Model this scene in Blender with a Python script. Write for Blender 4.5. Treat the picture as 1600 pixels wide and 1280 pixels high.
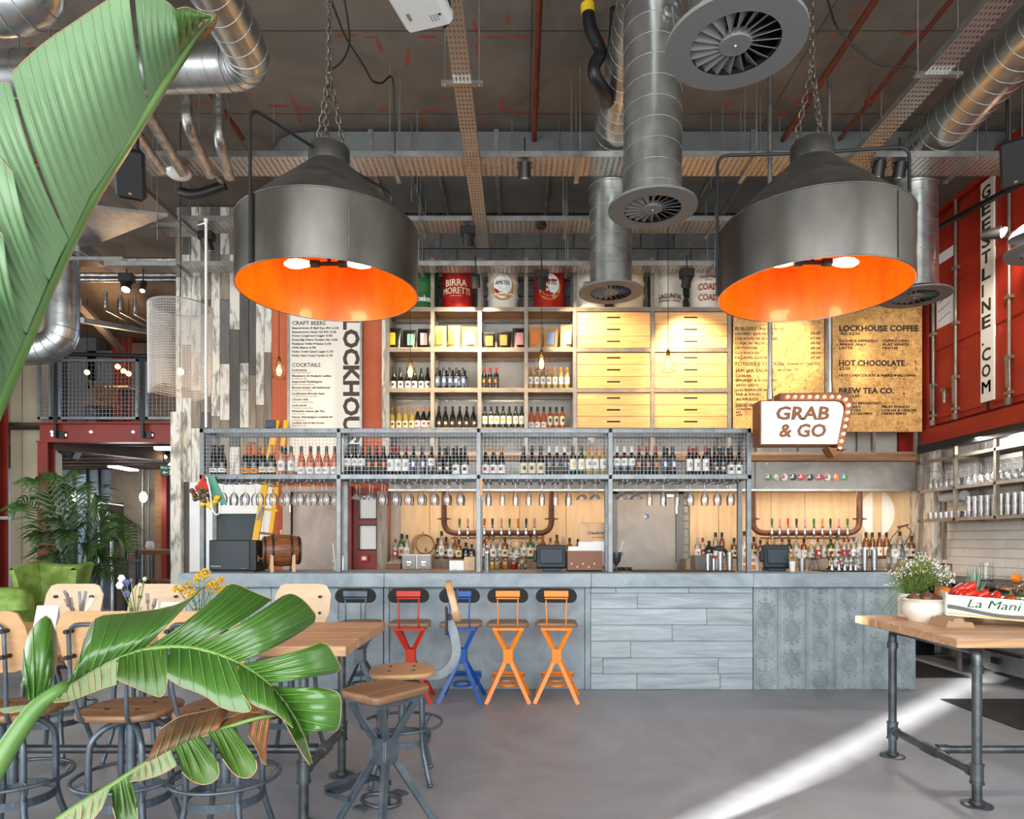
import bpy, math, random
from math import sin, cos, pi, radians, sqrt, atan2
from mathutils import Vector, Matrix
scene = bpy.context.scene
for o in list(bpy.data.objects):
 bpy.data.objects.remove(o)
random.seed(7)
# camera
FPX, VX, VY, EYE = 1060.0, 812.0, 843.0, 1.42      # focal length in pixels, vanishing point, eye height
cam_data = bpy.data.cameras.new('camera')
cam = bpy.data.objects.new('camera', cam_data)
scene.collection.objects.link(cam)
cam.location = (0, 0, EYE)
cam.rotation_euler = (pi / 2, 0, 0)
cam_data.sensor_width = 36
cam_data.lens = FPX / 1600 * 36
cam_data.shift_x = -(VX - 800) / 1600
cam_data.shift_y = (VY - 640) / 1600
cam_data.clip_start = 0.02
scene.camera = cam
# world, sun, assumed daylight lamps
world = bpy.data.worlds.new('world')
scene.world = world
world.use_nodes = True
wn = world.node_tree.nodes
wn['Background'].inputs[0].default_value = (0.62, 0.76, 1.0, 1)
wn['Background'].inputs[1].default_value = 1.1
def light(name, kind, loc, energy, color=(1, 1, 1), rot=None, target=None, size=None, size_y=None, angle=None,
   spot=None, blend=.5, radius=None):
 d = bpy.data.lights.new(name, kind)
 d.energy = energy
 d.color = color
 if kind == 'AREA':
  d.shape = 'RECTANGLE'
  d.size = size
  d.size_y = size_y or size
 if angle is not None:
  d.angle = angle
 if spot is not None:
  d.spot_size = spot
  d.spot_blend = blend
 if radius is not None:
  d.shadow_soft_size = radius
 o = bpy.data.objects.new(name, d)
 scene.collection.objects.link(o)
 o.location = loc
 if target is not None:
  o.rotation_euler = (Vector(target) - Vector(loc)).to_track_quat('-Z', 'Y').to_euler()
 elif rot is not None:
  o.rotation_euler = rot
 return o
SUN_DIR = Vector((.729, .685, -math.tan(radians(16)))).normalized()
sun = light('sun', 'SUN', (-12, -9, 8), 34, (1, .96, .88), angle=radians(.9))
sun.rotation_euler = SUN_DIR.to_track_quat('-Z', 'Y').to_euler()
# assumed daylight: area lamps set inside walls that have no glazing, plus an added fill
light('assumed_daylight_front', 'AREA', (-1.2, -4.4, 2.7), 1150, (.93, .97, 1.0), target=(-1.2, 5, 2.7), size=10.5, size_y=4.6)
light('assumed_daylight_side', 'AREA', (-8.6, 3.0, 2.6), 330, (.93, .97, 1.0), target=(0, 3.6, 2.4), size=6.5, size_y=4.2)
light('kitchen_fill', 'AREA', (5.2, 1.4, 2.5), 130, (.95, .98, 1.0), target=(1.2, 5.5, 1.8), size=4.0, size_y=3.2)  # added fill just inside the solid right wall, no opening behind it
vs = scene.view_settings
vs.view_transform = 'Standard'
vs.look = 'None'
vs.exposure = 0.2
vs.gamma = 1.0
vs.use_curve_mapping = False
try:
 scene.cycles.use_denoising = True
 scene.cycles.max_bounces = 8
 scene.cycles.transparent_max_bounces = 96
 scene.cycles.sample_clamp_indirect = 4
 scene.cycles.caustics_reflective = False
 scene.cycles.caustics_refractive = False
except Exception:
 pass
# coordinate helpers
def PX(px, Y):
 return (px - VX) * Y / FPX
def PZ(py, Y):
 return EYE + (VY - py) * Y / FPX
def W(px, py, Y):
 return Vector((PX(px, Y), Y, PZ(py, Y)))
def YF(py, z=0.0):
 return (EYE - z) * FPX / (py - VY)
def C(h):
 h = h.lstrip('#')
 r = [int(h[i:i + 2], 16) / 255 for i in (0, 2, 4)]
 return tuple(c / 12.92 if c <= .04045 else ((c + .055) / 1.055) ** 2.4 for c in r) + (1,)
# materials
MATS = {}
def newmat(name):
 m = bpy.data.materials.new(name)
 m.use_nodes = True
 MATS[name] = m
 nt = m.node_tree
 return m, nt, nt.nodes, nt.links, nt.nodes['Principled BSDF']
def coords(nt, scale=(1, 1, 1), kind='Object'):
 tc = nt.nodes.new('ShaderNodeTexCoord')
 mp = nt.nodes.new('ShaderNodeMapping')
 mp.inputs['Scale'].default_value = scale
 nt.links.new(tc.outputs[kind], mp.inputs['Vector'])
 return mp.outputs['Vector']
def pmat(name, c1, c2=None, rough=.5, metal=0, scale=6, detail=4, stretch=(1, 1, 1), bump=0, coat=0, lo=.35, hi=.65,
   vary=0, rvar=0, dist=0, spec=.5, bdist=.01):
 m, nt, N, L, b = newmat(name)
 b.inputs['Roughness'].default_value = rough
 b.inputs['Metallic'].default_value = metal
 b.inputs['Coat Weight'].default_value = coat
 b.inputs['Specular IOR Level'].default_value = spec
 c1 = C(c1)
 if c2 is None:
  b.inputs['Base Color'].default_value = c1
  out = None
  if not vary:
   return m
 else:
  c2 = C(c2)
  v = coords(nt, stretch)
  nz = N.new('ShaderNodeTexNoise')
  nz.inputs['Scale'].default_value = scale
  nz.inputs['Detail'].default_value = detail
  nz.inputs['Roughness'].default_value = .6
  nz.inputs['Distortion'].default_value = dist
  L.new(v, nz.inputs['Vector'])
  cr = N.new('ShaderNodeValToRGB')
  cr.color_ramp.elements[0].position = lo
  cr.color_ramp.elements[1].position = hi
  cr.color_ramp.elements[0].color = c1
  cr.color_ramp.elements[1].color = c2
  L.new(nz.outputs['Fac'], cr.inputs['Fac'])
  out = cr.outputs['Color']
  if vary:
   oi0 = N.new('ShaderNodeObjectInfo')
   ad = N.new('ShaderNodeVectorMath')
   ad.operation = 'ADD'
   sc_ = N.new('ShaderNodeVectorMath')
   sc_.operation = 'SCALE'
   sc_.inputs[0].default_value = (37, 19, 53)
   L.new(oi0.outputs['Random'], sc_.inputs['Scale'])
   L.new(v, ad.inputs[0])
   L.new(sc_.outputs[0], ad.inputs[1])
   L.new(ad.outputs[0], nz.inputs['Vector'])
  if bump:
   bp = N.new('ShaderNodeBump')
   bp.inputs['Strength'].default_value = bump
   bp.inputs['Distance'].default_value = bdist
   L.new(nz.outputs['Fac'], bp.inputs['Height'])
   L.new(bp.outputs['Normal'], b.inputs['Normal'])
  if rvar:
   mr = N.new('ShaderNodeMapRange')
   mr.inputs['To Min'].default_value = max(0.02, rough - rvar)
   mr.inputs['To Max'].default_value = min(1, rough + rvar)
   L.new(nz.outputs['Fac'], mr.inputs['Value'])
   L.new(mr.outputs['Result'], b.inputs['Roughness'])
 if vary:
  oi = N.new('ShaderNodeObjectInfo')
  mr = N.new('ShaderNodeMapRange')
  mr.inputs['To Min'].default_value = 1 - vary
  mr.inputs['To Max'].default_value = 1 + vary
  L.new(oi.outputs['Random'], mr.inputs['Value'])
  hs = N.new('ShaderNodeHueSaturation')
  L.new(mr.outputs['Result'], hs.inputs['Value'])
  if out is None:
   hs.inputs['Color'].default_value = c1
  else:
   L.new(out, hs.inputs['Color'])
  out = hs.outputs['Color']
 if out is not None:
  L.new(out, b.inputs['Base Color'])
 return m
def emat(name, col, strength):
 m, nt, N, L, b = newmat(name)
 c = C(col)
 b.inputs['Base Color'].default_value = c
 b.inputs['Emission Color'].default_value = c
 b.inputs['Emission Strength'].default_value = strength
 return m
def glassmat(name, col=(1, 1, 1, 1), rough=.02, ior=1.45, refl=1.0, body=0.0, bodycol=(1, 1, 1, 1)):
 """thin glass: clear film plus a fresnel reflection (each wall is a single sheet)"""
 m, nt, N, L, b = newmat(name)
 out = N['Material Output']
 tr = N.new('ShaderNodeBsdfTransparent')
 tr.inputs[0].default_value = col
 gl = N.new('ShaderNodeBsdfGlossy')
 gl.inputs['Roughness'].default_value = rough
 fr = N.new('ShaderNodeFresnel')
 fr.inputs['IOR'].default_value = ior
 mul = N.new('ShaderNodeMath')
 mul.operation = 'MULTIPLY_ADD'
 mul.inputs[1].default_value = refl
 mul.inputs[2].default_value = .03
 L.new(fr.outputs[0], mul.inputs[0])
 mx = N.new('ShaderNodeMixShader')
 L.new(mul.outputs[0], mx.inputs[0])
 if body:
  df = N.new('ShaderNodeBsdfDiffuse')
  df.inputs[0].default_value = bodycol
  mb_ = N.new('ShaderNodeMixShader')
  mb_.inputs[0].default_value = body
  L.new(tr.outputs[0], mb_.inputs[1])
  L.new(df.outputs[0], mb_.inputs[2])
  L.new(mb_.outputs[0], mx.inputs[1])
 else:
  L.new(tr.outputs[0], mx.inputs[1])
 L.new(gl.outputs[0], mx.inputs[2])
 L.new(mx.outputs[0], out.inputs['Surface'])
 N.remove(b)
 return m
def perfmat(name, base, scale, stretch, thr=.27, rough=.38):
 """galvanised sheet with rows of punched holes"""
 m, nt, N, L, b = newmat(name)
 b.inputs['Base Color'].default_value = C(base)
 b.inputs['Metallic'].default_value = .85
 b.inputs['Roughness'].default_value = rough
 v = coords(nt, stretch)
 vo = N.new('ShaderNodeTexVoronoi')
 vo.voronoi_dimensions = '2D'
 vo.inputs['Scale'].default_value = scale
 vo.inputs['Randomness'].default_value = 0.0
 L.new(v, vo.inputs['Vector'])
 lt = N.new('ShaderNodeMath')
 lt.operation = 'LESS_THAN'
 lt.inputs[1].default_value = thr
 L.new(vo.outputs['Distance'], lt.inputs[0])
 tr = N.new('ShaderNodeBsdfTransparent')
 mx = N.new('ShaderNodeMixShader')
 L.new(lt.outputs[0], mx.inputs[0])
 L.new(b.outputs[0], mx.inputs[1])
 L.new(tr.outputs[0], mx.inputs[2])
 L.new(mx.outputs[0], N['Material Output'].inputs['Surface'])
 return m
# mesh builder
def frame(d):
 d = Vector(d).normalized()
 a = Vector((0, 0, 1)) if abs(d.z) < .95 else Vector((1, 0, 0))
 x = d.cross(a).normalized()
 y = d.cross(x).normalized()
 return x, y, d
class MB:
 def __init__(s):
  s.v, s.f, s.sm = [], [], []
 def add(s, vs_, fs, smooth=False):
  n = len(s.v)
  s.v += [tuple(p) for p in vs_]
  s.f += [tuple(i + n for i in q) for q in fs]
  s.sm += [smooth] * len(fs)
  return s
 def box(s, x0, x1, y0, y1, z0, z1):
  x0, x1 = sorted((x0, x1)); y0, y1 = sorted((y0, y1)); z0, z1 = sorted((z0, z1))
  return s.add([(x0, y0, z0), (x1, y0, z0), (x1, y1, z0), (x0, y1, z0), (x0, y0, z1), (x1, y0, z1), (x1, y1, z1), (x0, y1, z1)],
      [(0, 3, 2, 1), (4, 5, 6, 7), (0, 1, 5, 4), (1, 2, 6, 5), (2, 3, 7, 6), (3, 0, 4, 7)])
 def cbox(s, c, d):
  return s.box(c[0] - d[0] / 2, c[0] + d[0] / 2, c[1] - d[1] / 2, c[1] + d[1] / 2, c[2] - d[2] / 2, c[2] + d[2] / 2)
 def bbox(s, x0, x1, y0, y1, z0, z1, b=.005):
  """box with chamfered edges"""
  x0, x1 = sorted((x0, x1)); y0, y1 = sorted((y0, y1)); z0, z1 = sorted((z0, z1))
  b = min(b, (x1 - x0) / 3, (y1 - y0) / 3, (z1 - z0) / 3)
  vs_, idx = [], {}
  for i, x in enumerate((x0, x1)):
   for j, y in enumerate((y0, y1)):
    for k, z in enumerate((z0, z1)):
     sx, sy, sz = (1 - 2 * i) * b, (1 - 2 * j) * b, (1 - 2 * k) * b
     idx[i, j, k] = len(vs_)
     vs_ += [(x, y + sy, z + sz), (x + sx, y, z + sz), (x + sx, y + sy, z)]
  fs = []
  g = lambda i, j, k, a: idx[i, j, k] + a
  for i in (0, 1):
   fs.append([g(i, 0, 0, 0), g(i, 1, 0, 0), g(i, 1, 1, 0), g(i, 0, 1, 0)])
   fs.append([g(0, i, 0, 1), g(1, i, 0, 1), g(1, i, 1, 1), g(0, i, 1, 1)])
   fs.append([g(0, 0, i, 2), g(1, 0, i, 2), g(1, 1, i, 2), g(0, 1, i, 2)])
   for j in (0, 1):
    fs.append([g(i, j, 0, 0), g(i, j, 1, 0), g(i, j, 1, 1), g(i, j, 0, 1)])
    fs.append([g(i, 0, j, 0), g(i, 1, j, 0), g(i, 1, j, 2), g(i, 0, j, 2)])
    fs.append([g(0, i, j, 1), g(1, i, j, 1), g(1, i, j, 2), g(0, i, j, 2)])
    for k in (0, 1):
     fs.append([g(i, j, k, 0), g(i, j, k, 1), g(i, j, k, 2)])
  return s.add(vs_, fs)
 def bar(s, p0, p1, w, h=None, up=None):
  """rectangular bar between two points"""
  h = h or w
  p0, p1 = Vector(p0), Vector(p1)
  d = (p1 - p0).normalized()
  u = Vector(up) if up else (Vector((0, 0, 1)) if abs(d.z) < .95 else Vector((0, 1, 0)))
  x = d.cross(u).normalized()
  y = x.cross(d).normalized()
  vs_ = []
  for p in (p0, p1):
   for a, b in ((-1, -1), (1, -1), (1, 1), (-1, 1)):
    vs_.append(p + x * (a * w / 2) + y * (b * h / 2))
  return s.add(vs_, [(0, 1, 2, 3), (7, 6, 5, 4), (0, 4, 5, 1), (1, 5, 6, 2), (2, 6, 7, 3), (3, 7, 4, 0)])
 def cyl(s, p0, p1, r0, r1=None, n=12, caps=True):
  r1 = r0 if r1 is None else r1
  p0, p1 = Vector(p0), Vector(p1)
  x, y, d = frame(p1 - p0)
  vs_ = []
  for p, r in ((p0, r0), (p1, r1)):
   for i in range(n):
    a = 2 * pi * i / n
    vs_.append(p + x * (r * cos(a)) + y * (r * sin(a)))
  s.add(vs_, [(i, (i + 1) % n, n + (i + 1) % n, n + i) for i in range(n)], True)
  if caps:
   s.add(vs_[:n], [tuple(range(n))])
   s.add(vs_[n:], [tuple(reversed(range(n)))])
  return s
 def tube(s, pts, r, n=8, closed=False, caps=True):
  pts = [Vector(p) for p in pts]
  m = len(pts)
  rr = r if isinstance(r, (list, tuple)) else [r] * m
  vs_, fs = [], []
  prev = None
  for i, p in enumerate(pts):
   if closed:
    d = pts[(i + 1) % m] - pts[i - 1]
   else:
    d = pts[min(i + 1, m - 1)] - pts[max(i - 1, 0)]
   if d.length < 1e-9:
    d = Vector((0, 0, 1))
   d.normalize()
   if prev is None:
    x, y, _ = frame(d)
   else:
    x = prev - d * prev.dot(d)
    x = x.normalized() if x.length > 1e-6 else frame(d)[0]
    y = d.cross(x)
   prev = x
   for k in range(n):
    a = 2 * pi * k / n
    vs_.append(p + x * (rr[i] * cos(a)) + y * (rr[i] * sin(a)))
  for i in range(m if closed else m - 1):
   j = (i + 1) % m
   for k in range(n):
    k2 = (k + 1) % n
    fs.append((i * n + k, i * n + k2, j * n + k2, j * n + k))
  s.add(vs_, fs, True)
  if caps and not closed:
   s.add(vs_[:n], [tuple(reversed(range(n)))])
   s.add(vs_[-n:], [tuple(range(n))])
  return s
 def lathe(s, prof, n=16, c=(0, 0, 0), capb=True, capt=True, sx=1, sy=1, smooth=True):
  # break the surface where the profile turns sharply so that edges stay crisp
  if smooth is True and len(prof) > 2:
   cuts = [0]
   for i in range(1, len(prof) - 1):
    a, b, d = prof[i - 1], prof[i], prof[i + 1]
    t = atan2(b[1] - a[1], b[0] - a[0]) - atan2(d[1] - b[1], d[0] - b[0])
    t = abs((t + pi) % (2 * pi) - pi)
    if t > .75: cuts.append(i)
   cuts.append(len(prof) - 1)
   if len(cuts) > 2:
    for k, (i, j) in enumerate(zip(cuts[:-1], cuts[1:])):
     s.lathe(prof[i:j + 1], n, c, capb and k == 0, capt and k == len(cuts) - 2, sx, sy, 2)
    return s
  vs_, fs = [], []
  m = len(prof)
  for r, z in prof:
   for k in range(n):
    a = 2 * pi * k / n
    vs_.append((c[0] + r * cos(a) * sx, c[1] + r * sin(a) * sy, c[2] + z))
  for i in range(m - 1):
   for k in range(n):
    k2 = (k + 1) % n
    fs.append((i * n + k, i * n + k2, (i + 1) * n + k2, (i + 1) * n + k))
  s.add(vs_, fs, bool(smooth))
  if capb and prof[0][0] > 1e-5:
   s.add(vs_[:n], [tuple(reversed(range(n)))])
  if capt and prof[-1][0] > 1e-5:
   s.add(vs_[-n:], [tuple(range(n))])
  return s
 def ball(s, c, r, n=10, sc=(1, 1, 1), rot=None):
  vs_, fs = [], []
  m = max(4, n * 2 // 3)
  for i in range(m + 1):
   t = pi * i / m
   for k in range(n):
    a = 2 * pi * k / n
    p = Vector((r * sin(t) * cos(a) * sc[0], r * sin(t) * sin(a) * sc[1], r * cos(t) * sc[2]))
    if rot:
     p = rot @ p
    vs_.append(p + Vector(c))
  for i in range(m):
   for k in range(n):
    k2 = (k + 1) % n
    fs.append((i * n + k, (i + 1) * n + k, (i + 1) * n + k2, i * n + k2))
  return s.add(vs_, fs, True)
 def torus(s, c, R, r, axis=(0, 0, 1), n=24, k=6, sx=1, sy=1):
  x, y, d = frame(axis)
  return s.tube([Vector(c) + x * (R * cos(2 * pi * i / n) * sx) + y * (R * sin(2 * pi * i / n) * sy) for i in range(n)], r, k, closed=True)
 def prism(s, pts, axis, a0, a1, smooth=False):
  """2-D outline extruded along axis 'x','y' or 'z' from a0 to a1"""
  def mk(p, a):
   return {'x': (a, p[0], p[1]), 'y': (p[0], a, p[1]), 'z': (p[0], p[1], a)}[axis]
  n = len(pts)
  vs_ = [mk(p, a0) for p in pts] + [mk(p, a1) for p in pts]
  s.add(vs_, [tuple(range(n)), tuple(range(2 * n - 1, n - 1, -1))])
  s.add(vs_, [(i, n + i, n + (i + 1) % n, (i + 1) % n) for i in range(n)], smooth)
  return s
 def grid(s, rows, smooth=True, flip=False):
  m, n = len(rows), len(rows[0])
  vs_ = [p for r in rows for p in r]
  fs = []
  for i in range(m - 1):
   for j in range(n - 1):
    q = (i * n + j, i * n + j + 1, (i + 1) * n + j + 1, (i + 1) * n + j)
    fs.append(tuple(reversed(q)) if flip else q)
  return s.add(vs_, fs, smooth)
 def merge(s, o, off=(0, 0, 0)):
  n = len(s.v)
  s.v += [(p[0] + off[0], p[1] + off[1], p[2] + off[2]) for p in o.v]
  s.f += [tuple(i + n for i in q) for q in o.f]
  s.sm += o.sm
  return s
 def xf(s, M):
  s.v = [tuple(M @ Vector(p)) for p in s.v]
  return s
 def mesh(s, name, off=(0, 0, 0)):
  me = bpy.data.meshes.new(name)
  if off != (0, 0, 0):
   vv = [(p[0] - off[0], p[1] - off[1], p[2] - off[2]) for p in s.v]
  else:
   vv = s.v
  me.from_pydata(vv, [], s.f)
  me.polygons.foreach_set('use_smooth', s.sm)
  me.update()
  return me
COL = scene.collection
def wloc(o):
 v = Vector((0, 0, 0))
 while o is not None:
  v = v + Vector(o.location)
  o = o.parent
 return v
def tag(o, label=None, cat=None, group=None, kind=None):
 if label: o['label'] = label
 if cat: o['category'] = cat
 if group: o['group'] = group
 if kind: o['kind'] = kind
 return o
def thing(name, label, cat, loc=(0, 0, 0), group=None, rotz=0, kind=None):
 o = bpy.data.objects.new(name, None)
 o.empty_display_size = .1
 COL.objects.link(o)
 o.location = loc
 o.rotation_euler = (0, 0, rotz)
 return tag(o, label, cat, group, kind)
def ob(name, mb, mat, parent=None, label=None, cat=None, group=None, kind=None, loc=None, local=False, rotz=0):
 """link a mesh; vertices are world coordinates unless local=True. loc = origin of the object"""
 if isinstance(mb, bpy.types.Mesh):
  me = mb
  l = loc or (0, 0, 0)
 else:
  base = wloc(parent) if parent is not None else Vector((0, 0, 0))
  if local:
   me = mb.mesh(name)
   l = loc or (0, 0, 0)
  else:
   l = Vector(loc) if loc is not None else base
   me = mb.mesh(name, tuple(l))
   l = l - base
 o = bpy.data.objects.new(name, me)
 if mat is not None and not me.materials:
  me.materials.append(MATS[mat] if isinstance(mat, str) else mat)
 COL.objects.link(o)
 o.parent = parent
 o.location = l
 o.rotation_euler = (0, 0, rotz)
 return tag(o, label, cat, group, kind)
def struct(name, mb, mat, **k):
 return ob(name, mb, mat, kind='structure', **k)
def copy_tree(o, parent=None, loc=None, rotz=None, label=None, group=None):
 c = o.copy()
 COL.objects.link(c)
 c.parent = parent
 if loc is not None: c.location = loc
 if rotz is not None: c.rotation_euler = (0, 0, rotz)
 if label: c['label'] = label
 if group: c['group'] = group
 for ch in o.children:
  copy_tree(ch, c)
 return c
ORD = ['', 'first', 'second', 'third', 'fourth', 'fifth', 'sixth', 'seventh', 'eighth', 'ninth', 'tenth', 'eleventh', 'twelfth']
def nth(i):
 if i < len(ORD): return ORD[i]
 return '%d%s' % (i, 'th' if 10 < i % 100 < 20 else {1: 'st', 2: 'nd', 3: 'rd'}.get(i % 10, 'th'))
def text_mb(s, size, align='CENTER', bold=0, extrude=.001, shear=0, spacing=1.0, width=None):
 """lettering in the local XZ plane (x right, z up), facing -Y"""
 cu = bpy.data.curves.new('lettering', 'FONT')
 cu.body = s
 cu.size = size
 cu.align_x = align
 cu.align_y = 'CENTER'
 cu.offset = 0 if 'M' in s else bold      # outlines with hairline steps cannot be offset
 cu.extrude = extrude
 cu.shear = shear
 cu.space_character = spacing
 cu.resolution_u = 2
 o = bpy.data.objects.new('lettering', cu)
 me = bpy.data.meshes.new_from_object(o)
 mb = MB()
 mb.add([(v.co.x, -v.co.z, v.co.y) for v in me.vertices], [tuple(p.vertices) for p in me.polygons])
 if 'M' in s and bold:
  b0 = MB().merge(mb)
  for k in (-1, 1):
   mb.merge(b0, (k * bold, 0, 0))
 bpy.data.objects.remove(o)
 bpy.data.curves.remove(cu)
 bpy.data.meshes.remove(me)
 if width and mb.v:
  xs = [p[0] for p in mb.v]
  k = width / max(1e-6, max(xs) - min(xs))
  c = {'CENTER': (max(xs) + min(xs)) / 2, 'LEFT': min(xs), 'RIGHT': max(xs)}[align]
  d = 0 if align != 'CENTER' else 0
  mb.v = [((p[0] - c) * k + d, p[1], p[2]) for p in mb.v]
 return mb
def moved(mb, off):
 mb.v = [(p[0] + off[0], p[1] + off[1], p[2] + off[2]) for p in mb.v]
 return mb
def arc(c, r, a0, a1, n, plane='xz'):
 out = []
 for i in range(n + 1):
  a = a0 + (a1 - a0) * i / n
  u, v = r * cos(a), r * sin(a)
  out.append({'xz': (c[0] + u, c[1], c[2] + v), 'yz': (c[0], c[1] + u, c[2] + v), 'xy': (c[0] + u, c[1] + v, c[2])}[plane])
 return out
def rounded(pts, r, n=5):
 """polyline with rounded corners"""
 pts = [Vector(p) for p in pts]
 out = [pts[0]]
 for i in range(1, len(pts) - 1):
  a, b, c = pts[i - 1], pts[i], pts[i + 1]
  d1, d2 = (a - b), (c - b)
  k = min(r, d1.length * .49, d2.length * .49)
  p, q = b + d1.normalized() * k, b + d2.normalized() * k
  for j in range(n + 1):
   t = j / n
   out.append(p * (1 - t) ** 2 + b * (2 * t * (1 - t)) + q * t ** 2)
 out.append(pts[-1])
 return out
# material library
pmat('floor_concrete', '#85888f', '#a3a7ae', rough=.42, scale=1.1, detail=9, dist=2.2, stretch=(1, .8, 1), lo=.3, hi=.72, rvar=.12, bump=.05)
pmat('ceiling_concrete', '#5e564d', '#80766b', rough=.85, scale=1.3, detail=9, dist=.6, lo=.3, hi=.7, bump=.25, bdist=.02)
pmat('plaster_light', '#b9b5ab', '#c9c5bb', rough=.8, scale=3)
pmat('white_paint', '#e4e4e2', '#efefec', rough=.6, scale=3)
pmat('block_grey', '#5a5855', '#6f6c68', rough=.9, scale=5, bump=.3, vary=.12)
pmat('mortar', '#7a7670', '#8a867e', rough=.9, scale=9)
pmat('counter_concrete', '#7d8b94', '#a1afb7', rough=.5, scale=2.2, detail=8, dist=1.2, bump=.08, rvar=.08)
pmat('counter_plank', '#84929a', '#b2bfc5', rough=.55, scale=5.0, detail=9, stretch=(.35, 1, 4), dist=.7, lo=.3, hi=.7, bump=.25, vary=.08)
pmat('tin_panel', '#87949a', '#a3b0b5', rough=.48, scale=4, detail=6, bump=.1)
pmat('galv', '#a7aaa8', '#c6c8c6', rough=.3, metal=.95, scale=5, detail=5, rvar=.08)
pmat('galv_dull', '#8f918f', '#aaaaa6', rough=.42, metal=.8, scale=7)
pmat('duct_grey', '#626664', '#707472', rough=.55, metal=.25, scale=2)
pmat('diffuser_grey', '#727270', rough=.5)
pmat('black_void', '#050505', rough=.9)
pmat('black_plastic', '#141415', rough=.45)
pmat('black_matte', '#1b1b1c', rough=.8)
pmat('black_metal', '#242628', rough=.4, metal=.4)
pmat('pipe_steel', '#4b5052', '#6a6f72', rough=.36, metal=.75, scale=9, rvar=.08)
pmat('stool_steel', '#4c5660', '#69747d', rough=.4, metal=.55, scale=9)
pmat('rust_pipe', '#5d3a2a', '#7a5240', rough=.55, metal=.4, scale=9)
pmat('sprinkler_red', '#5e2818', '#743420', rough=.6, scale=8)
pmat('lamp_steel', '#74716d', '#97948e', rough=.3, metal=1.0, scale=1.6, detail=7, stretch=(1, 1, .5), rvar=.08)
pmat('lamp_cone', '#4b4946', '#67645f', rough=.44, metal=.75, scale=3, detail=8, dist=1.2, rvar=.1)
pmat('lamp_orange', '#dc4a00', '#f07004', rough=.34, scale=4, stretch=(1, 1, .3), detail=6, coat=.2)
pmat('chain', '#5a5048', '#7c7268', rough=.5, metal=.8, scale=20)
pmat('rack_steel', '#686d6f', '#7d8284', rough=.42, metal=.7, scale=8)
pmat('shelf_steel', '#857b6f', '#9c9184', rough=.4, metal=.7, scale=8)
pmat('ply_shelf', '#b98a58', '#cfa26e', rough=.6, scale=5, stretch=(1, 6, 6))
pmat('ply_drawer', '#cf9756', '#e4b277', rough=.5, scale=2.2, detail=6, stretch=(.7, 3, 9), dist=1.6, vary=.08)
pmat('ply_panel', '#cfae80', '#dec29b', rough=.6, scale=2, stretch=(4, 4, .6), detail=6, dist=1, vary=.05)
pmat('timber_beam', '#7c5636', '#9a6e48', rough=.6, scale=4, stretch=(.6, 5, 5))
pmat('table_wood', '#a87d5a', '#cba27a', rough=.42, scale=3, stretch=(.8, 9, 9), detail=6, dist=.8, bump=.05)
pmat('table_edge', '#a8825c', '#c7a47c', rough=.6, scale=12, detail=5, bump=.3)
pmat('seat_wood', '#75553c', '#9b7656', rough=.45, scale=4, stretch=(.8, 7, 7), detail=6, vary=.06)
pmat('ply_chair', '#b48a5e', '#c99f72', rough=.4, scale=3, stretch=(1, 1, 5), coat=.15)
pmat('pale_chair', '#c9ab87', '#d8bf9f', rough=.45, scale=3, stretch=(1, 1, 5))
pmat('barrel_wood', '#6b3f22', '#8e5a34', rough=.45, scale=4, stretch=(1, 6, 6))
pmat('barrel_pale', '#c39b6e', '#d6b388', rough=.5, scale=4)
pmat('plank_white', '#8f8a80', '#ddd8cc', rough=.75, scale=3.4, detail=9, stretch=(4, 4, 1), lo=.38, hi=.52, dist=.7, vary=.05, bump=.3)
pmat('plank_grey', '#565250', '#6b6763', rough=.7, scale=3, detail=8, stretch=(5, 5, .7), vary=.2, bump=.2)
pmat('plank_tan', '#77695c', '#9d9182', rough=.75, scale=3.2, detail=9, stretch=(5, 5, .8), dist=.6, vary=.16, bump=.3)
pmat('terracotta', '#bb5b38', '#c86843', rough=.75, scale=2)
pmat('red_frame', '#7d2a1d', '#8d3224', rough=.5, scale=4)
pmat('door_steel', '#a09288', '#b5a79c', rough=.5, metal=.35, scale=2.4, detail=6, dist=1)
pmat('container_red', '#8e1f0e', '#a62a16', rough=.48, scale=2, detail=5)
pmat('steel_red', '#7c2318', '#8f2c1e', rough=.5, scale=3)
pmat('white_gloss', '#e9e7e1', rough=.15, coat=.3)
pmat('tile_white', '#dedad1', '#e6e3db', rough=.18, scale=3, vary=.03)
pmat('grout', '#8f8b83', rough=.9)
pmat('paper_white', '#e9e9e6', rough=.8)
pmat('paper_cream', '#ece7dc', rough=.8)
pmat('ink_brown', '#4a3c33', rough=.7)
pmat('ink_dark', '#2a211b', rough=.7)
pmat('ink_pale', '#c2ada0', rough=.7)
pmat('marquee_brown', '#6e3f22', '#835031', rough=.45, metal=.3, scale=6)
pmat('marquee_letter', '#8a5a34', rough=.6)
emat('marquee_face', '#ffffff', 1.7)
emat('marquee_bulb', '#ffdd9a', 14)
emat('filament', '#ffb04a', 26)
emat('bulb_hot', '#ffd48a', 40)
emat('spot_face', '#ffe2b8', 40)
emat('wall_globe', '#fff3de', 2.6)
emat('led_tube', '#f4f8ff', 3)
emat('led_strip', '#ffc98a', 6)
glassmat('glass_clear', refl=1.0, body=.1)  # white body paints bright glints into the clear glass
glassmat('glass_bulb', (1, .86, .62, 1), refl=.6)
glassmat('glass_window', (.86, .9, .93, 1), refl=.8)
glassmat('glass_jar', (.93, .95, .93, 1), refl=.8)
glassmat('glass_smoke', (.62, .68, .72, 1), refl=1.0, body=.25, bodycol=(.25, .3, .33, 1))
pmat('fabric_green', '#6a8438', '#8aa658', rough=.85, scale=6, detail=4, lo=.4, hi=.62, spec=.3)
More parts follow.
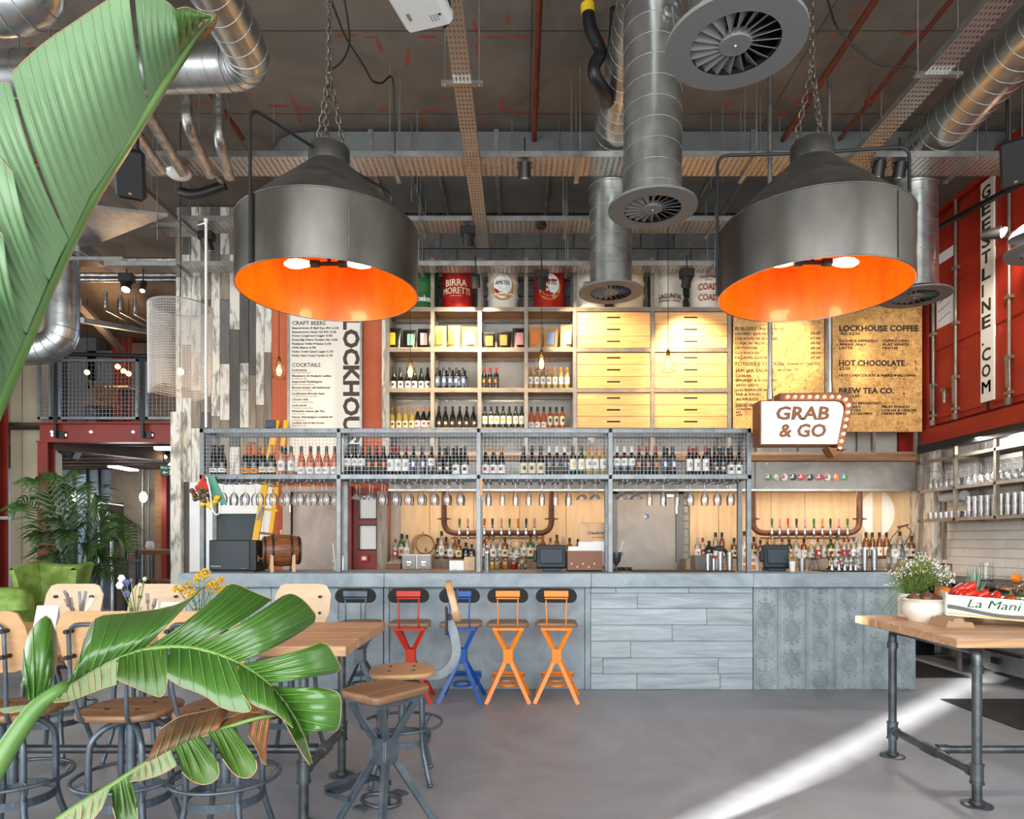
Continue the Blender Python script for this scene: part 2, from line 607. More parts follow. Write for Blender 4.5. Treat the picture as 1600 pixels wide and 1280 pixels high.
pmat('leaf_green', '#2c5018', '#446b26', rough=.32, scale=2.6, detail=6, stretch=(1, 1, 1), coat=.15)
pmat('leaf_under', '#557650', '#6f8f64', rough=.5, scale=2.4, detail=6)
pmat('leaf_pale', '#6e7f58', '#8a9874', rough=.5, scale=5, detail=6)
pmat('leaf_dry', '#4d2f1c', '#8a5430', rough=.6, scale=7, detail=6)
pmat('leaf_mixed', '#294815', '#4b6826', rough=.4, scale=4, detail=5)
pmat('leaf_vein', '#4f7a30', '#648f40', rough=.4, scale=6)
pmat('leaf_rib', '#5c7a34', '#728f46', rough=.4, scale=6)
pmat('leaf_stem', '#4a7030', '#618540', rough=.4, scale=4)
pmat('leaf_edge', '#9a7a52', '#b89a6c', rough=.7, scale=12)
pmat('palm_green', '#20390f', '#3a5f22', rough=.4, scale=5, vary=.2)
pmat('herb_green', '#5c7830', '#829a48', rough=.6, scale=9)
pmat('petal_white', '#e8e6ea', rough=.7)
pmat('petal_yellow', '#e0ad1c', rough=.7)
pmat('petal_blue', '#5b6796', rough=.7)
pmat('onion', '#54392c', '#74523f', rough=.45, scale=8)
pmat('pepper_red', '#b8190c', '#d23018', rough=.25, scale=6, coat=.3)
pmat('orange_fruit', '#e0740a', '#ee8c18', rough=.45, scale=12, bump=.1)
pmat('lemon', '#e0a818', '#edbe38', rough=.45, scale=12)
pmat('lime_dark', '#4a3c22', '#6a5c34', rough=.45, scale=6, vary=.2)
pmat('lime_green', '#7f9c2c', rough=.4)
pmat('net_red', '#c22a16', rough=.6)
pmat('teal_card', '#5b9a83', rough=.7)
pmat('chamber_white', '#ded9cc', '#e9e5da', rough=.2, scale=3, coat=.2)
pmat('carton_white', '#e6e6e2', rough=.7)
pmat('carton_grey', '#5d5f60', rough=.7)
pmat('carton_yellow', '#e3b040', rough=.7)
pmat('carton_green', '#3c8a50', rough=.7)
pmat('pulp_brown', '#a48868', rough=.85)
pmat('pineapple', '#6a4a22', '#9a7432', rough=.6, scale=24)
pmat('pine_leaf', '#6f8a78', '#8fa692', rough=.5, scale=6)
pmat('dark_bottle', '#0d0f0c', rough=.12, coat=.4)
pmat('green_bottle', '#1a2a10', rough=.1, coat=.4)
pmat('champ_bottle', '#101c0c', rough=.12, coat=.4)
glassmat('wine_white', (.72, .6, .22, 1), refl=.8, body=.45, bodycol=(.55, .42, .1, 1))
glassmat('wine_rose', (.9, .4, .25, 1), refl=.8, body=.5, bodycol=(.62, .16, .06, 1))
glassmat('wine_pink', (.95, .66, .5, 1), refl=.8, body=.35, bodycol=(.75, .4, .25, 1))
glassmat('spirit_clear', (.9, .93, .92, 1), refl=.8, body=.12, bodycol=(.7, .72, .72, 1))
glassmat('spirit_amber', (.75, .38, .12, 1), refl=.8, body=.5, bodycol=(.25, .09, .02, 1))
glassmat('spirit_green', (.25, .5, .2, 1), refl=.8, body=.55, bodycol=(.05, .14, .03, 1))
for n_, c_ in dict(lab_white='#e3e1da', lab_cream='#d9cba8', lab_orange='#e08a1a', lab_navy='#34425c', lab_dark='#2c2a2a', lab_grey='#8a8f92',
     lab_red='#a02a1c', lab_yellow='#e2b61e', lab_mint='#6fae9c', lab_pink='#c98a90', lab_sky='#6a88b0', lab_rosewood='#b89a9a', lab_orange2='#e07a24',
     cap_black='#161616', cap_red='#8e1c14', cap_gold='#c07a30', cap_white='#d8d8d4', cap_orange='#cc6a22', cap_silver='#a8aaac', cap_blue='#2c4f8a',
     cap_green='#1f6a34', keg_red='#a81410', keg_white='#dcd6c8', keg_green='#1d5a26', keg_cream='#d8c8a0', keg_gold='#b98b3c', bag_black='#1d1b1a',
     bag_kraft='#bd9462', stool_red='#c42a10', stool_blue='#1450a0', stool_orange='#f08a20', badge_green='#3a8a4a', badge_blue='#3a6aa8', badge_black='#222222',
     badge_silver='#a8a8a4', badge_red='#c0301c', badge_white='#d8d8d2', sticker_blue='#1866b0', exit_green='#1d5b3a', yellow_ladder='#e6b018',
     mat_rubber='#161718', rubber='#1a1a1a', till='#1c242c', till_face='#2c3843', wood_box='#7a4a30', chill='#2a3138', kitchen_orange='#b5713c',
     crate_blue='#7f9cc4', projector='#d9dad8', cable='#0c0c0c', stone='#9a968e').items():
 pmat(n_, c_, rough=.5 if not n_.startswith('stool') else .35)
for n_ in ('dark_bottle', 'green_bottle', 'champ_bottle'):
 pass
pmat('bag_black', '#1d1b1a', rough=.35)
pmat('steel_bright', '#b9bbbc', '#d4d6d7', rough=.22, metal=1.0, scale=6)
pmat('steel_brushed', '#9a9c9d', '#b6b8b9', rough=.36, metal=.85, scale=5)
pmat('brass_dull', '#8a6a3a', rough=.4, metal=.8)
pmat('fascia_steel', '#77736e', '#8f8b86', rough=.42, metal=.7, scale=2.5, detail=7, dist=1)
pmat('zinc_door', '#8f8880', '#a39c93', rough=.45, metal=.35, scale=2, detail=7, dist=1)
pmat('insul_foil', '#9a9894', '#c8c6c2', rough=.28, metal=.9, scale=14, detail=6, bump=.6, bdist=.02)
pmat('spray_orange', '#a5492a', '#8f4f36', rough=.8, scale=18, detail=6)
pmat('lobby_panel', '#5d6c7d', '#6f7f90', rough=.4, scale=2)
pmat('lobby_metal', '#6f675e', '#8a8278', rough=.4, metal=.4, scale=2)
pmat('deck_dark', '#3a2d26', '#4a3a30', rough=.7, scale=4)
pmat('concrete_column', '#b5a78f', '#c9bba3', rough=.85, scale=2, detail=6)
pmat('stool_red', '#c42a10', rough=.35); pmat('stool_blue', '#1450a0', rough=.35); pmat('stool_orange', '#f08a20', rough=.35)
pmat('wire', '#8d9193', rough=.45, metal=.6)
pmat('bead_wire', '#cfc9c2', rough=.4)
perfmat('tray_x', '#b8b2aa', 34, (.55, 1, 1))
perfmat('tray_y', '#b8b2aa', 34, (1, .55, 1))
# oriented strand board
def osb():
 m, nt, N, L, b = newmat('osb')
 b.inputs['Roughness'].default_value = .6
 v = coords(nt, (1, 1, 1))
 vo = N.new('ShaderNodeTexVoronoi')
 vo.inputs['Scale'].default_value = 26
 nz = N.new('ShaderNodeTexNoise')
 nz.inputs['Scale'].default_value = 9
 nz.inputs['Distortion'].default_value = 3
 mixv = N.new('ShaderNodeVectorMath')
 mixv.operation = 'ADD'
 L.new(v, nz.inputs['Vector'])
 L.new(v, mixv.inputs[0])
 sc_ = N.new('ShaderNodeVectorMath')
 sc_.operation = 'SCALE'
 sc_.inputs['Scale'].default_value = .16
 L.new(nz.outputs['Color'], sc_.inputs[0])
 L.new(sc_.outputs[0], mixv.inputs[1])
 L.new(mixv.outputs[0], vo.inputs['Vector'])
 sp = N.new('ShaderNodeSeparateColor')
 L.new(vo.outputs['Color'], sp.inputs[0])
 cr = N.new('ShaderNodeValToRGB')
 e = cr.color_ramp.elements
 e[0].position, e[0].color = 0.0, C('#b07c40')
 e[1].position, e[1].color = 1.0, C('#ecc07c')
 for p, c in ((.18, '#d09c58'), (.6, '#deac66')):
  x = e.new(p)
  x.color = C(c)
 L.new(sp.outputs[0], cr.inputs['Fac'])
 L.new(cr.outputs[0], b.inputs['Base Color'])
osb()
# STRUCTURE
CEIL = 5.85
YB = 9.1          # back wall face
YS = 8.6          # front of the shelving
struct('floor', MB().box(-11, 6.6, -4.8, 16, -.12, 0), 'floor_concrete')
ceil_ = struct('ceiling', MB().box(-11, 6.6, -4.8, 16, CEIL, CEIL + .2), 'ceiling_concrete')
# orange setting-out marks sprayed on the soffit, seams of the formwork
def ceil_mark(px0, py0, px1, py1, wpx=5):
 def g(px, py):
  Y = (CEIL - EYE) * FPX / (VY - py)
  return Vector((PX(px, Y), Y, CEIL - .002))
 a, b = g(px0, py0), g(px1, py1)
 w = wpx * a.y / FPX
 mb = MB()
 d = (b - a).normalized()
 s_ = Vector((-d.y, d.x, 0))
 n = 6
 L_, R_ = [], []
 for i in range(n + 1):
  p = a.lerp(b, i / n)
  k = w / 2 * (1 + random.uniform(-.35, .35)) * (.6 if i in (0, n) else 1)
  L_.append(p + s_ * k); R_.append(p - s_ * k)
 mb.grid([L_, R_], smooth=False, flip=True)
 mb.grid([[q + Vector((0, 0, .0015)) for q in L_], [q + Vector((0, 0, .0015)) for q in R_]], smooth=False)
 ob('spray_mark', mb, 'spray_orange', ceil_)
for m_ in [(523, 55, 558, 55), (571, 58, 590, 57), (588, 60, 597, 80), (453, 145, 460, 163), (419, 165, 452, 166), (460, 169, 487, 170), (463, 172, 470, 192),
   (590, 172, 607, 172), (638, 78, 636, 104), (657, 57, 682, 58), (740, 30, 745, 53), (755, 57, 792, 57), (792, 20, 793, 40), (746, 66, 748, 92),
   (660, 173, 688, 172), (658, 178, 664, 198), (738, 173, 753, 173), (785, 172, 805, 172), (755, 180, 757, 198), (784, 152, 783, 172), (802, 57, 828, 57), (930, 60, 965, 60),
   (800, 175, 830, 175), (1290, 55, 1310, 54), (1405, 52, 1450, 48), (1462, 32, 1478, 15), (1330, 30, 1345, 12), (1358, 165, 1375, 148), (1130, 170, 1142, 155), (1142, 176, 1162, 176),
   (1212, 178, 1232, 178), (34, 48, 66, 50), (42, 70, 50, 66), (352, 52, 372, 53), (285, 160, 330, 162), (1243, 165, 1252, 150), (1305, 180, 1325, 180)]:
 ceil_mark(*m_)
for z_, in ((7.05,), (5.9,)):
 ob('board_seam', MB().box(-10, 6.5, z_, z_ + .006, CEIL - .003, CEIL + .01), 'deck_dark', ceil_)
for x_ in (-3.1, .1, 2.6):
 ob('board_seam', MB().box(x_, x_ + .006, 2, 8.9, CEIL - .003, CEIL + .01), 'deck_dark', ceil_)
wb = struct('wall_back', MB().box(-4.56, 5.5, YB, YB + .25, 0, CEIL), 'plaster_light')
# block courses on the upper wall: every block is a piece of its own
blk = MB().bbox(-.216, .216, -.03, .03, -.1, .1, .006).mesh('block')
blk.materials.append(MATS['block_grey'])
ob('mortar_bed', MB().box(-3.3, 5.5, YB - .035, YB, 4.42, CEIL), 'mortar', wb)
for r_ in range(7):
 z_ = 4.55 + r_ * .212
 for c_ in range(20):
  x_ = -3.05 + c_ * .444 + (.222 if r_ % 2 else 0)
  if x_ > 5.25: continue
  o = ob('block', blk, None, wb, loc=(x_, YB - .045, z_))
wf = MB()
wf.box(-11, -7.95, -4.85, -4.6, 0, CEIL).box(-7.43, 6.6, -4.85, -4.6, 0, CEIL).box(-7.95, -7.43, -4.85, -4.6, 5.0, CEIL)
struct('wall_front', wf, 'plaster_light')  # unseen wall, solid but for a slit shaped to throw the sun strip
struct('wall_left', MB().box(-11.2, -11, -4.85, 16, 0, CEIL), 'plaster_light')
wr = struct('wall_right', MB().box(5.3, 5.55, -4.6, YB, 0, 2.75), 'grout')
struct('wall_right_upper', MB().box(6.6, 6.8, -4.85, YB + .25, 0, CEIL + .2), 'plaster_light')
# white tiles
tile = MB().bbox(-.006, .006, -.0985, .0985, -.0485, .0485, .003).mesh('tile')
tile.materials.append(MATS['tile_white'])
tile_h = MB().bbox(-.006, .006, -.0485, .0485, -.0485, .0485, .003).mesh('tile')
tile_h.materials.append(MATS['tile_white'])
for r_ in range(16):
 z_ = .96 + r_ * .1015
 off = 0 if r_ % 2 else .1
 for c_ in range(11):
  y_ = 8.40 - off - c_ * .2015
  if y_ < 6.3: continue
  ob('tile', tile, None, wr, loc=(5.295, y_, z_))
 if r_ % 2 == 0:
  ob('tile', tile_h, None, wr, loc=(5.295, 8.45, z_))
ob('corner_board', MB().bbox(5.2, 5.3, 8.52, 8.78, 0, 2.56), 'plank_white', wr)
ob('corner_board', MB().bbox(5.21, 5.3, 8.80, 9.06, 0, 2.56), 'plank_white', wr)
# planked wall on the left of the bar
wp = struct('wall_planked', MB().box(PX(275, 9.0), PX(425, 9.0), 9.03, 9.5, 2.18, CEIL).box(PX(275, 9.0), PX(296, 9.0), 9.03, 9.5, 0, 2.18), 'plank_grey')
cols_ = [275, 285, 299, 314, 330, 344, 359, 375, 389, 400, 413, 425]
sty = ['plank_tan', 'plank_white', 'plank_grey']
cut = {0: [(2.18, 4.9, 1)], 1: [(2.18, 3.3, 1), (3.3, 4.0, 0), (4.0, 5.2, 1)], 2: [(2.18, 2.9, 1), (2.9, 3.4, 0), (3.4, 3.9, 1), (3.9, 4.9, 1)],
  3: [(2.18, 3.1, 2), (3.1, 4.1, 0), (4.1, 4.6, 2)], 4: [(2.18, 3.05, 0), (3.05, 5.1, 1)], 5: [(2.18, 3.0, 0), (3.0, 3.75, 1), (3.75, 4.6, 2), (4.6, 5.2, 0)],
  6: [(2.18, 2.65, 1), (2.65, 4.2, 2), (4.2, 5.2, 1)], 7: [(2.18, 2.9, 0), (2.9, 3.4, 1), (3.4, 3.76, 1), (3.76, 5.2, 2)], 8: [(2.18, 2.7, 2), (2.7, 3.6, 0), (3.6, 5.2, 2)],
  9: [(2.18, 3.2, 0), (3.2, 4.6, 1), (4.6, 5.2, 2)], 10: [(2.18, 2.8, 2), (2.8, 3.9, 0), (3.9, 5.2, 1)]}
for i in range(11):
 segs = cut[i] + ([(0, 2.18, 1)] if i == 0 else [])
 top_ = max(s_[1] for s_ in segs)
 segs = segs + [(top_, CEIL - .02, (i * 2) % 3)]
 for (a_, b_, k_) in segs:
  d_ = .03 + random.uniform(0, .012)
  ob('plank', MB().bbox(PX(cols_[i], 9.0) + .002, PX(cols_[i + 1], 9.0) - .002, 9.03 - d_, 9.03, a_ + .002, b_ - .002, .003), sty[k_], wp)
ob('corner_post', MB().bbox(PX(275, 8.95) - .06, PX(284, 8.95), 8.92, 9.02, 0, 3.1, .004), 'plank_white', wp)
# white wall with a window under the planks
xw0, xw1 = PX(296, 9.0), PX(425, 9.0)
gx0, gx1, gz0, gz1 = PX(333, 9.0), PX(412, 9.0), .95, PZ(797, 9.0)
ww = MB()
ww.box(xw0, gx0, 9.0, 9.45, 0, 2.18).box(gx1, xw1, 9.0, 9.45, 0, 2.18).box(gx0, gx1, 9.0, 9.45, 0, gz0).box(gx0, gx1, 9.0, 9.45, gz1, 2.18)
struct('wall_white', ww, 'white_paint')
w1 = thing('window_1', 'fixed grey window pane in the white wall beside the yellow ladder', None, ((gx0 + gx1) / 2, 9.0, gz0), kind='structure')
fm = MB()
for a_ in ((gx0, gx0 + .05, gz0, gz1), (gx1 - .05, gx1, gz0, gz1), (gx0, gx1, gz0, gz0 + .05), (gx0, gx1, gz1 - .05, gz1)):
 fm.box(a_[0], a_[1], 8.985, 9.05, a_[2], a_[3])
ob('window_frame', fm, 'white_paint', w1)
ob('pane', MB().box(gx0 + .05, gx1 - .05, 9.06, 9.07, gz0 + .05, gz1 - .05), 'glass_smoke', w1)
dots = MB()
for i in range(5):
 dots.cyl((gx0 + .12 + i * .09, 9.058, 1.36), (gx0 + .12 + i * .09, 9.06, 1.36), .014, n=10)
ob('manifestation_dot', dots, 'white_paint', w1)
# terracotta wall, steel door, certificates
struct('wall_terracotta', MB().box(PX(425, 9.0), PX(455, 9.0), 9.0, 9.1, 0, CEIL).box(PX(455, 9.0), PX(540, 9.0), 9.0, 9.1, 2.06, CEIL).box(PX(540, 9.0), PX(608, 9.0), 9.0, 9.1, 0, CEIL), 'terracotta')
d1 = thing('door_1', 'pinkish brushed steel door with grey jamb beside the certificates', None, (PX(495, 9), 9.0, 0), kind='structure')
ob('door_leaf', MB().bbox(PX(456, 9.0), PX(538, 9.0), 9.02, 9.06, .01, 2.05), 'door_steel', d1)
ob('door_frame', MB().box(PX(443, 9.0), PX(455, 9.0), 8.97, 9.06, 0, 2.1).box(PX(443, 9.0), PX(545, 9.0), 8.975, 9.055, 2.05, 2.12), 'door_steel', d1)
ob('hinge', MB().cyl((PX(455, 9.0), 8.965, 1.78), (PX(455, 9.0), 8.965, 1.9), .012), 'steel_bright', d1)
ob('red_jamb', MB().box(PX(540, 9.0), PX(552, 9.0), 8.9, 9.0, 0, 2.12), 'red_frame', d1)
pm = struct('trim_1', MB().bbox(PX(591, 8.9), PX(607, 8.9), 8.82, 8.95, 0, 2.05), 'plank_tan')
struct('trim_2', MB().box(PX(553, 9), PX(591, 9), 8.985, 9.0, 0, 2.1), 'red_frame')
for k_, (y0, y1) in enumerate(((773, 812), (820, 860))):
 t = thing('certificate', ('white certificate in black frame, upper of the pair on the red wall', 'white certificate in black frame, lower of the pair above the alarm')[k_], 'certificate',
    (PX(575.5, 8.98), 8.98, PZ(y1, 8.98)), group='framed certificates')
 x0, x1, z0, z1 = PX(561, 8.98), PX(590, 8.98), PZ(y1, 8.98), PZ(y0, 8.98)
 f = MB()
 for a_ in ((x0, x0 + .016, z0, z1), (x1 - .016, x1, z0, z1), (x0, x1, z0, z0 + .016), (x0, x1, z1 - .016, z1)):
  f.box(a_[0], a_[1], 8.955, 8.985, a_[2], a_[3])
 ob('frame', f, 'black_metal', t)
 ob('sheet', MB().box(x0 + .01, x1 - .01, 8.97, 8.98, z0 + .01, z1 - .01), 'paper_white', t)
t = thing('fire_alarm_point', 'small red fire alarm call point under the certificates', 'fire alarm', (PX(569, 8.98), 8.98, PZ(878, 8.98)))
ob('case', MB().bbox(PX(563, 8.98), PX(576, 8.98), 8.95, 8.985, PZ(878, 8.98), PZ(867, 8.98), .006), 'stool_red', t)
ob('label_plate', MB().box(PX(566.5, 8.98), PX(573, 8.98), 8.947, 8.951, PZ(875, 8.98), PZ(870, 8.98)), 'paper_white', t)
# back bar recess: plywood panels, second door, brick strip
for a_, b_ in ((626, 672), (672, 740), (740, 812), (812, 884), (884, 956), (1077, 1122), (1122, 1181), (1181, 1204), (1204, 1257), (1257, 1345), (1345, 1431)):
 ob('ply_panel', MB().bbox(PX(a_, 9.08) + .002, PX(b_, 9.08) - .002, 9.06, 9.1, 0, 2.06, .004), 'ply_panel', wb)
d2 = thing('door_2', 'plain zinc grey door with round blue sticker behind the bar', None, (PX(1010, 9.05), 9.05, 0), kind='structure')
ob('door_leaf', MB().bbox(PX(964, 9.03), PX(1056, 9.03), 9.03, 9.06, .01, PZ(772, 9.03)), 'zinc_door', d2)
ob('door_frame', MB().box(PX(956, 9.03), PX(964, 9.03), 9.0, 9.1, 0, 2.07).box(PX(1056, 9.03), PX(1067, 9.03), 9.0, 9.1, 0, 2.07).box(PX(956, 9.03), PX(1067, 9.03), 9.0, 9.1, PZ(772, 9.03), 2.07), 'diffuser_grey', d2)
st = ob('round_sticker', MB().cyl(W(1010, 807, 9.03), W(1010, 807, 9.027), .034, n=20), 'sticker_blue', d2)
ob('sticker_print', MB().box(PX(1007, 9.02), PX(1013, 9.02), 9.0255, 9.0272, PZ(806.4, 9), PZ(805.2, 9)).box(PX(1006.5, 9.02), PX(1013.5, 9.02), 9.0255, 9.0272, PZ(808.9, 9), PZ(807.6, 9)), 'paper_white', st)
ob('hinge', MB().box(PX(1055.5, 9), PX(1058, 9), 8.99, 9.03, PZ(803, 9), PZ(789, 9)), 'steel_bright', d2)
ob('hinge', MB().box(PX(1055.5, 9), PX(1058, 9), 8.99, 9.03, PZ(893, 9), PZ(880, 9)), 'steel_bright', d2)
ob('door_closer', MB().box(PX(1042, 8.98), PX(1052, 8.98), 8.97, 9.03, PZ(777, 9), PZ(773, 9)), 'steel_bright', d2)
for i in range(17):
 z_ = .3 + i * .105
 ob('stone_brick', MB().bbox(PX(1067.5, 9.05), PX(1067.5, 9.05) + random.uniform(.065, .08), 9.05 - random.uniform(0, .012), 9.1, z_, z_ + .097, .006), 'stone', wb)
# painted stencil letter on the plywood
def half(cx, cz, rx, rz, side, cutx):
 pts = []
 a0 = math.acos(min(1, cutx / rx))
 for i in range(19):
  a = -a0 + 2 * a0 * i / 18
  if side < 0: a = pi - a
  pts.append((cx + rx * cos(a), cz + rz * sin(a)))
 return pts
for sd in (-1, 1):
 pts = half(PX(1370.5, 9.06), PZ(802, 9.06), PX(1398, 9.06) - PX(1371, 9.06), .305, sd, .062)
 ob('painted_letter', MB().prism(pts if sd > 0 else pts[::-1], 'y', 9.056, 9.06), 'paper_cream', wb, label='pale painted stencil letter O')
ob('painted_letter', MB().box(PX(1362.5, 9.06), PX(1378.5, 9.06), 9.057, 9.061, PZ(831, 9.06), PZ(771, 9.06)), 'ply_panel', wb)
# fascia, timber beam and soffit over the back bar
xF0, xF1 = PX(607, 8.55), PX(1431, 8.55)
zb0, zb1 = PZ(765, 8.55), PZ(721, 8.55)
fa = thing('back_bar_fascia', 'long grey steel fascia board above the back bar taps', 'fascia', (xF0, 8.55, zb0))
for a_, b_ in ((607, 880), (880, 1180), (1180, 1431)):
 ob('steel_panel', MB().bbox(PX(a_, 8.55) + .002, PX(b_, 8.55) - .002, 8.55, 8.57, zb0, zb1), 'fascia_steel', fa)
ob('edge_trim', MB().box(xF0, xF1, 8.535, 8.56, zb0 - .02, zb0 + .004), 'galv', fa)
ob('soffit', MB().box(xF0, xF1, 8.56, 9.06, zb0, zb0 + .02), 'ply_panel', fa)
ob('timber_rail', MB().bbox(xF0, xF1, 8.5, 8.58, zb1, zb1 + .075), 'timber_beam', fa)
sc = MB()
for px_ in list(range(640, 1430, 62)):
 for z_ in (zb0 + .03, zb1 - .03):
  sc.cyl((PX(px_, 8.55), 8.551, z_), (PX(px_, 8.55), 8.546, z_), .006, n=8)
ob('screw', sc, 'steel_bright', fa)
ls = ob('led_strip', MB().box(xF0 + .1, xF1 - .1, 8.62, 8.64, zb0 - .012, zb0 - .001), 'led_strip', fa, label='warm LED strip under the fascia')
for k_ in range(4):
 xa = xF0 + (xF1 - xF0) * (k_ + .5) / 4
 light('led_strip_light', 'AREA', (xa, 8.66, zb0 - .02), 4.6, (1, .8, .57), target=(xa, 8.95, 0), size=1.55, size_y=.05)
# beer badges on the fascia
bc = ['badge_green', 'badge_silver', 'badge_white', 'badge_black', 'badge_red', 'badge_black', 'badge_red', 'badge_white', 'lab_orange2', 'badge_green']
bn = ['green', 'silver', 'white', 'black', 'red', 'black', 'red', 'white', 'orange', 'green']
def badge(px, py, c, lab):
 t = thing('beer_badge', lab, 'badge', W(px, py, 8.545), group='round beer badges on the steel fascia')
 ob('disc', MB().cyl(W(px, py, 8.55), W(px, py, 8.54), .046, n=20), c, t)
 ob('rim', MB().torus(W(px, py, 8.54), .044, .004, (0, 1, 0), 20, 5), 'cap_silver', t)
 ob('emblem', MB().box(PX(px, 8.54) - .028, PX(px, 8.54) + .028, 8.535, 8.541, PZ(py, 8.54) - .009, PZ(py, 8.54) + .009).cyl(W(px, py - 3, 8.541), W(px, py - 3, 8.536), .012, n=10), 'paper_white' if c != 'badge_white' else 'badge_red', t)
for i, px_ in enumerate((1200, 1212, 1224.6, 1238.7, 1251.6, 1265, 1279.5, 1292, 1305, 1319)):
 badge(px_, 746, bc[i], '%s round beer badge, %s from the left below the lit sign' % (bn[i], nth(i + 1)))
for i, px_ in enumerate((719, 732, 757, 770, 780, 796, 809, 822, 835)):
 badge(px_, 748, bc[(i * 3 + 4) % 10], '%s round beer badge, %s from the left behind the hanging glasses' % (bn[(i * 3 + 4) % 10], nth(i + 1)))
# CEILING SERVICES
# rectangular air duct under the soffit
du = thing('rectangular_duct', 'long flat grey rectangular air duct across the back of the ceiling', 'air duct', (-2.7, 7.28, 5.44))
def duct_seg(x0, x1):
 ob('duct_section', MB().bbox(x0, x1, 7.28, 8.35, 5.44, 5.80, .004), 'duct_grey', du)
xs_ = [-2.2, -1.6, -.25, 1.15, 2.5, 3.9, 5.3]
pts = [(-2.2, 7.28), (-2.45, 7.32), (-2.62, 7.42), (-2.75, 7.6), (-2.8, 7.85), (-2.8, 8.35), (-2.2, 8.35)]
ob('duct_bend', MB().prism(pts, 'z', 5.44, 5.80), 'duct_grey', du)
for a_, b_ in zip(xs_[:-1], xs_[1:]):
 duct_seg(a_ + .004, b_ - .004)
 ob('flange', MB().box(b_ - .025, b_ + .025, 7.265, 8.36, 5.425, 5.815), 'galv_dull', du)
for x_ in (-1.2, -.9, .3, 1.6, 2.1, 3.1, 4.3):
 ob('bottom_strap', MB().box(x_, x_ + .03, 7.26, 8.37, 5.415, 5.44), 'galv_dull', du)
def rod(mb, x, y, z0, z1=CEIL, r=.006):
 mb.cyl((x, y, z0), (x, y, z1), r, n=6, caps=False)
# perforated cable trays
def tray(name_label, axis, a0, a1, b0, b1, z, hangers=(), lip=.055):
 """axis x: runs a0..a1 in X, b0..b1 in Y ; axis y: runs a0..a1 in Y, b0..b1 in X"""
 if axis == 'x':
  t = thing('cable_tray', name_label, 'cable tray', (a0, b0, z), group='perforated cable trays')
  ob('perforated_bed', MB().box(a0, a1, b0, b1, z, z + .002), 'tray_x', t)
  lp = lambda q: MB().box(a0, a1, q - .002, q + .002, z, z + lip)
  fl = lambda q, s_: MB().box(a0, a1, q, q + s_ * .014, z + lip - .003, z + lip)
 else:
  t = thing('cable_tray', name_label, 'cable tray', (b0, a0, z), group='perforated cable trays')
  ob('perforated_bed', MB().box(b0, b1, a0, a1, z, z + .002), 'tray_y', t)
  lp = lambda q: MB().box(q - .002, q + .002, a0, a1, z, z + lip)
  fl = lambda q, s_: MB().box(q, q + s_ * .014, a0, a1, z + lip - .003, z + lip)
 for q, s_ in ((b0, 1), (b1, -1)):
  ob('side_lip', lp(q).merge(fl(q, s_)), 'galv_dull', t)
 for h_ in hangers:
  if axis == 'x':
   ob('hanger_channel', MB().box(h_ - .02, h_ + .02, b0 - .08, b1 + .1, z - .025, z - .001), 'galv_dull', t)
   for y_ in (b0 - .05, b1 + .07):
    r_ = MB(); rod(r_, h_, y_, z - .04)
    ob('hanger_rod', r_, 'galv_dull', t)
  else:
   ob('hanger_channel', MB().box(b0 - .09, b1 + .09, h_ - .02, h_ + .02, z - .028, z - .001), 'galv', t)
   for x_ in (b0 - .06, b1 + .06):
    r_ = MB(); rod(r_, x_, h_, z - .045)
    ob('hanger_rod', r_, 'galv_dull', t)
 return t
tray('wide perforated cable tray nearest the room, passing behind both big lamp shades', 'x', PX(208, 6.4), 5.05, 6.40, 6.74, 5.03, hangers=(PX(330, 6.6), PX(617, 6.6), PX(903, 6.6), PX(1168, 6.6), PX(1500, 6.6)))
tray('perforated cable tray in the middle depth above the bottle shelves', 'x', PX(284, 7.7), 3.7, 7.68, 8.0, 5.03, hangers=(PX(293, 7.8), PX(660, 7.8), PX(884, 7.8), PX(1113, 7.8)))
tray('perforated cable tray furthest back just above the beer kegs', 'x', PX(163, 8.2), 3.5, 8.2, 8.42, 4.73, hangers=(PX(285, 8.3), PX(657, 8.3), PX(886, 8.3), PX(1112, 8.3)))
tray('narrow cable tray running away from the camera beside the white projector', 'y', 1.5, 8.3, -.52, -.375, 4.985, hangers=(5.28,))
tray('narrow cable tray running away beside the long spiral duct', 'y', 1.5, 6.5, 3.10, 3.285, 4.985, hangers=(5.18,))
tray('cable tray running away behind the big banana leaf', 'y', 2.0, 8.25, -4.25, -3.95, 5.1, hangers=(7.95,))
# loose threaded rods
for k_, (px, y_, z0) in enumerate(sorted(((29, 5.2, 4.7), (77, 5.2, 4.7), (357, 6.2, 5.08), (428, 6.9, 5.45), (625, 6.42, 5.05), (643, 7.2, 5.0), (652, 7.0, 5.0), (800, 7.15, 5.4), (873, 7.2, 5.4), (880, 7.3, 4.75),
     (884, 8.0, 4.75), (893, 6.5, 5.05), (1111, 7.0, 5.05), (1129, 6.9, 5.05), (1164, 6.6, 5.05), (1188, 6.8, 5.05), (1218, 7.1, 5.4), (1346, 7.1, 5.4), (1377, 6.6, 5.05), (1578, 6.5, 5.0),
     (1597, 6.3, 5.0), (1541, 7.1, 5.4), (240, 6.5, 5.0), (246, 7.2, 4.6), (215, 6.5, 5.0)))):
 m_ = MB(); rod(m_, PX(px, y_), y_, z0)
 ob('threaded_rod', m_, 'galv_dull', None, label='thin threaded ceiling rod, %s from the left' % nth(k_ + 1), cat='rod', group='threaded ceiling rods', loc=(PX(px, y_), y_, z0))
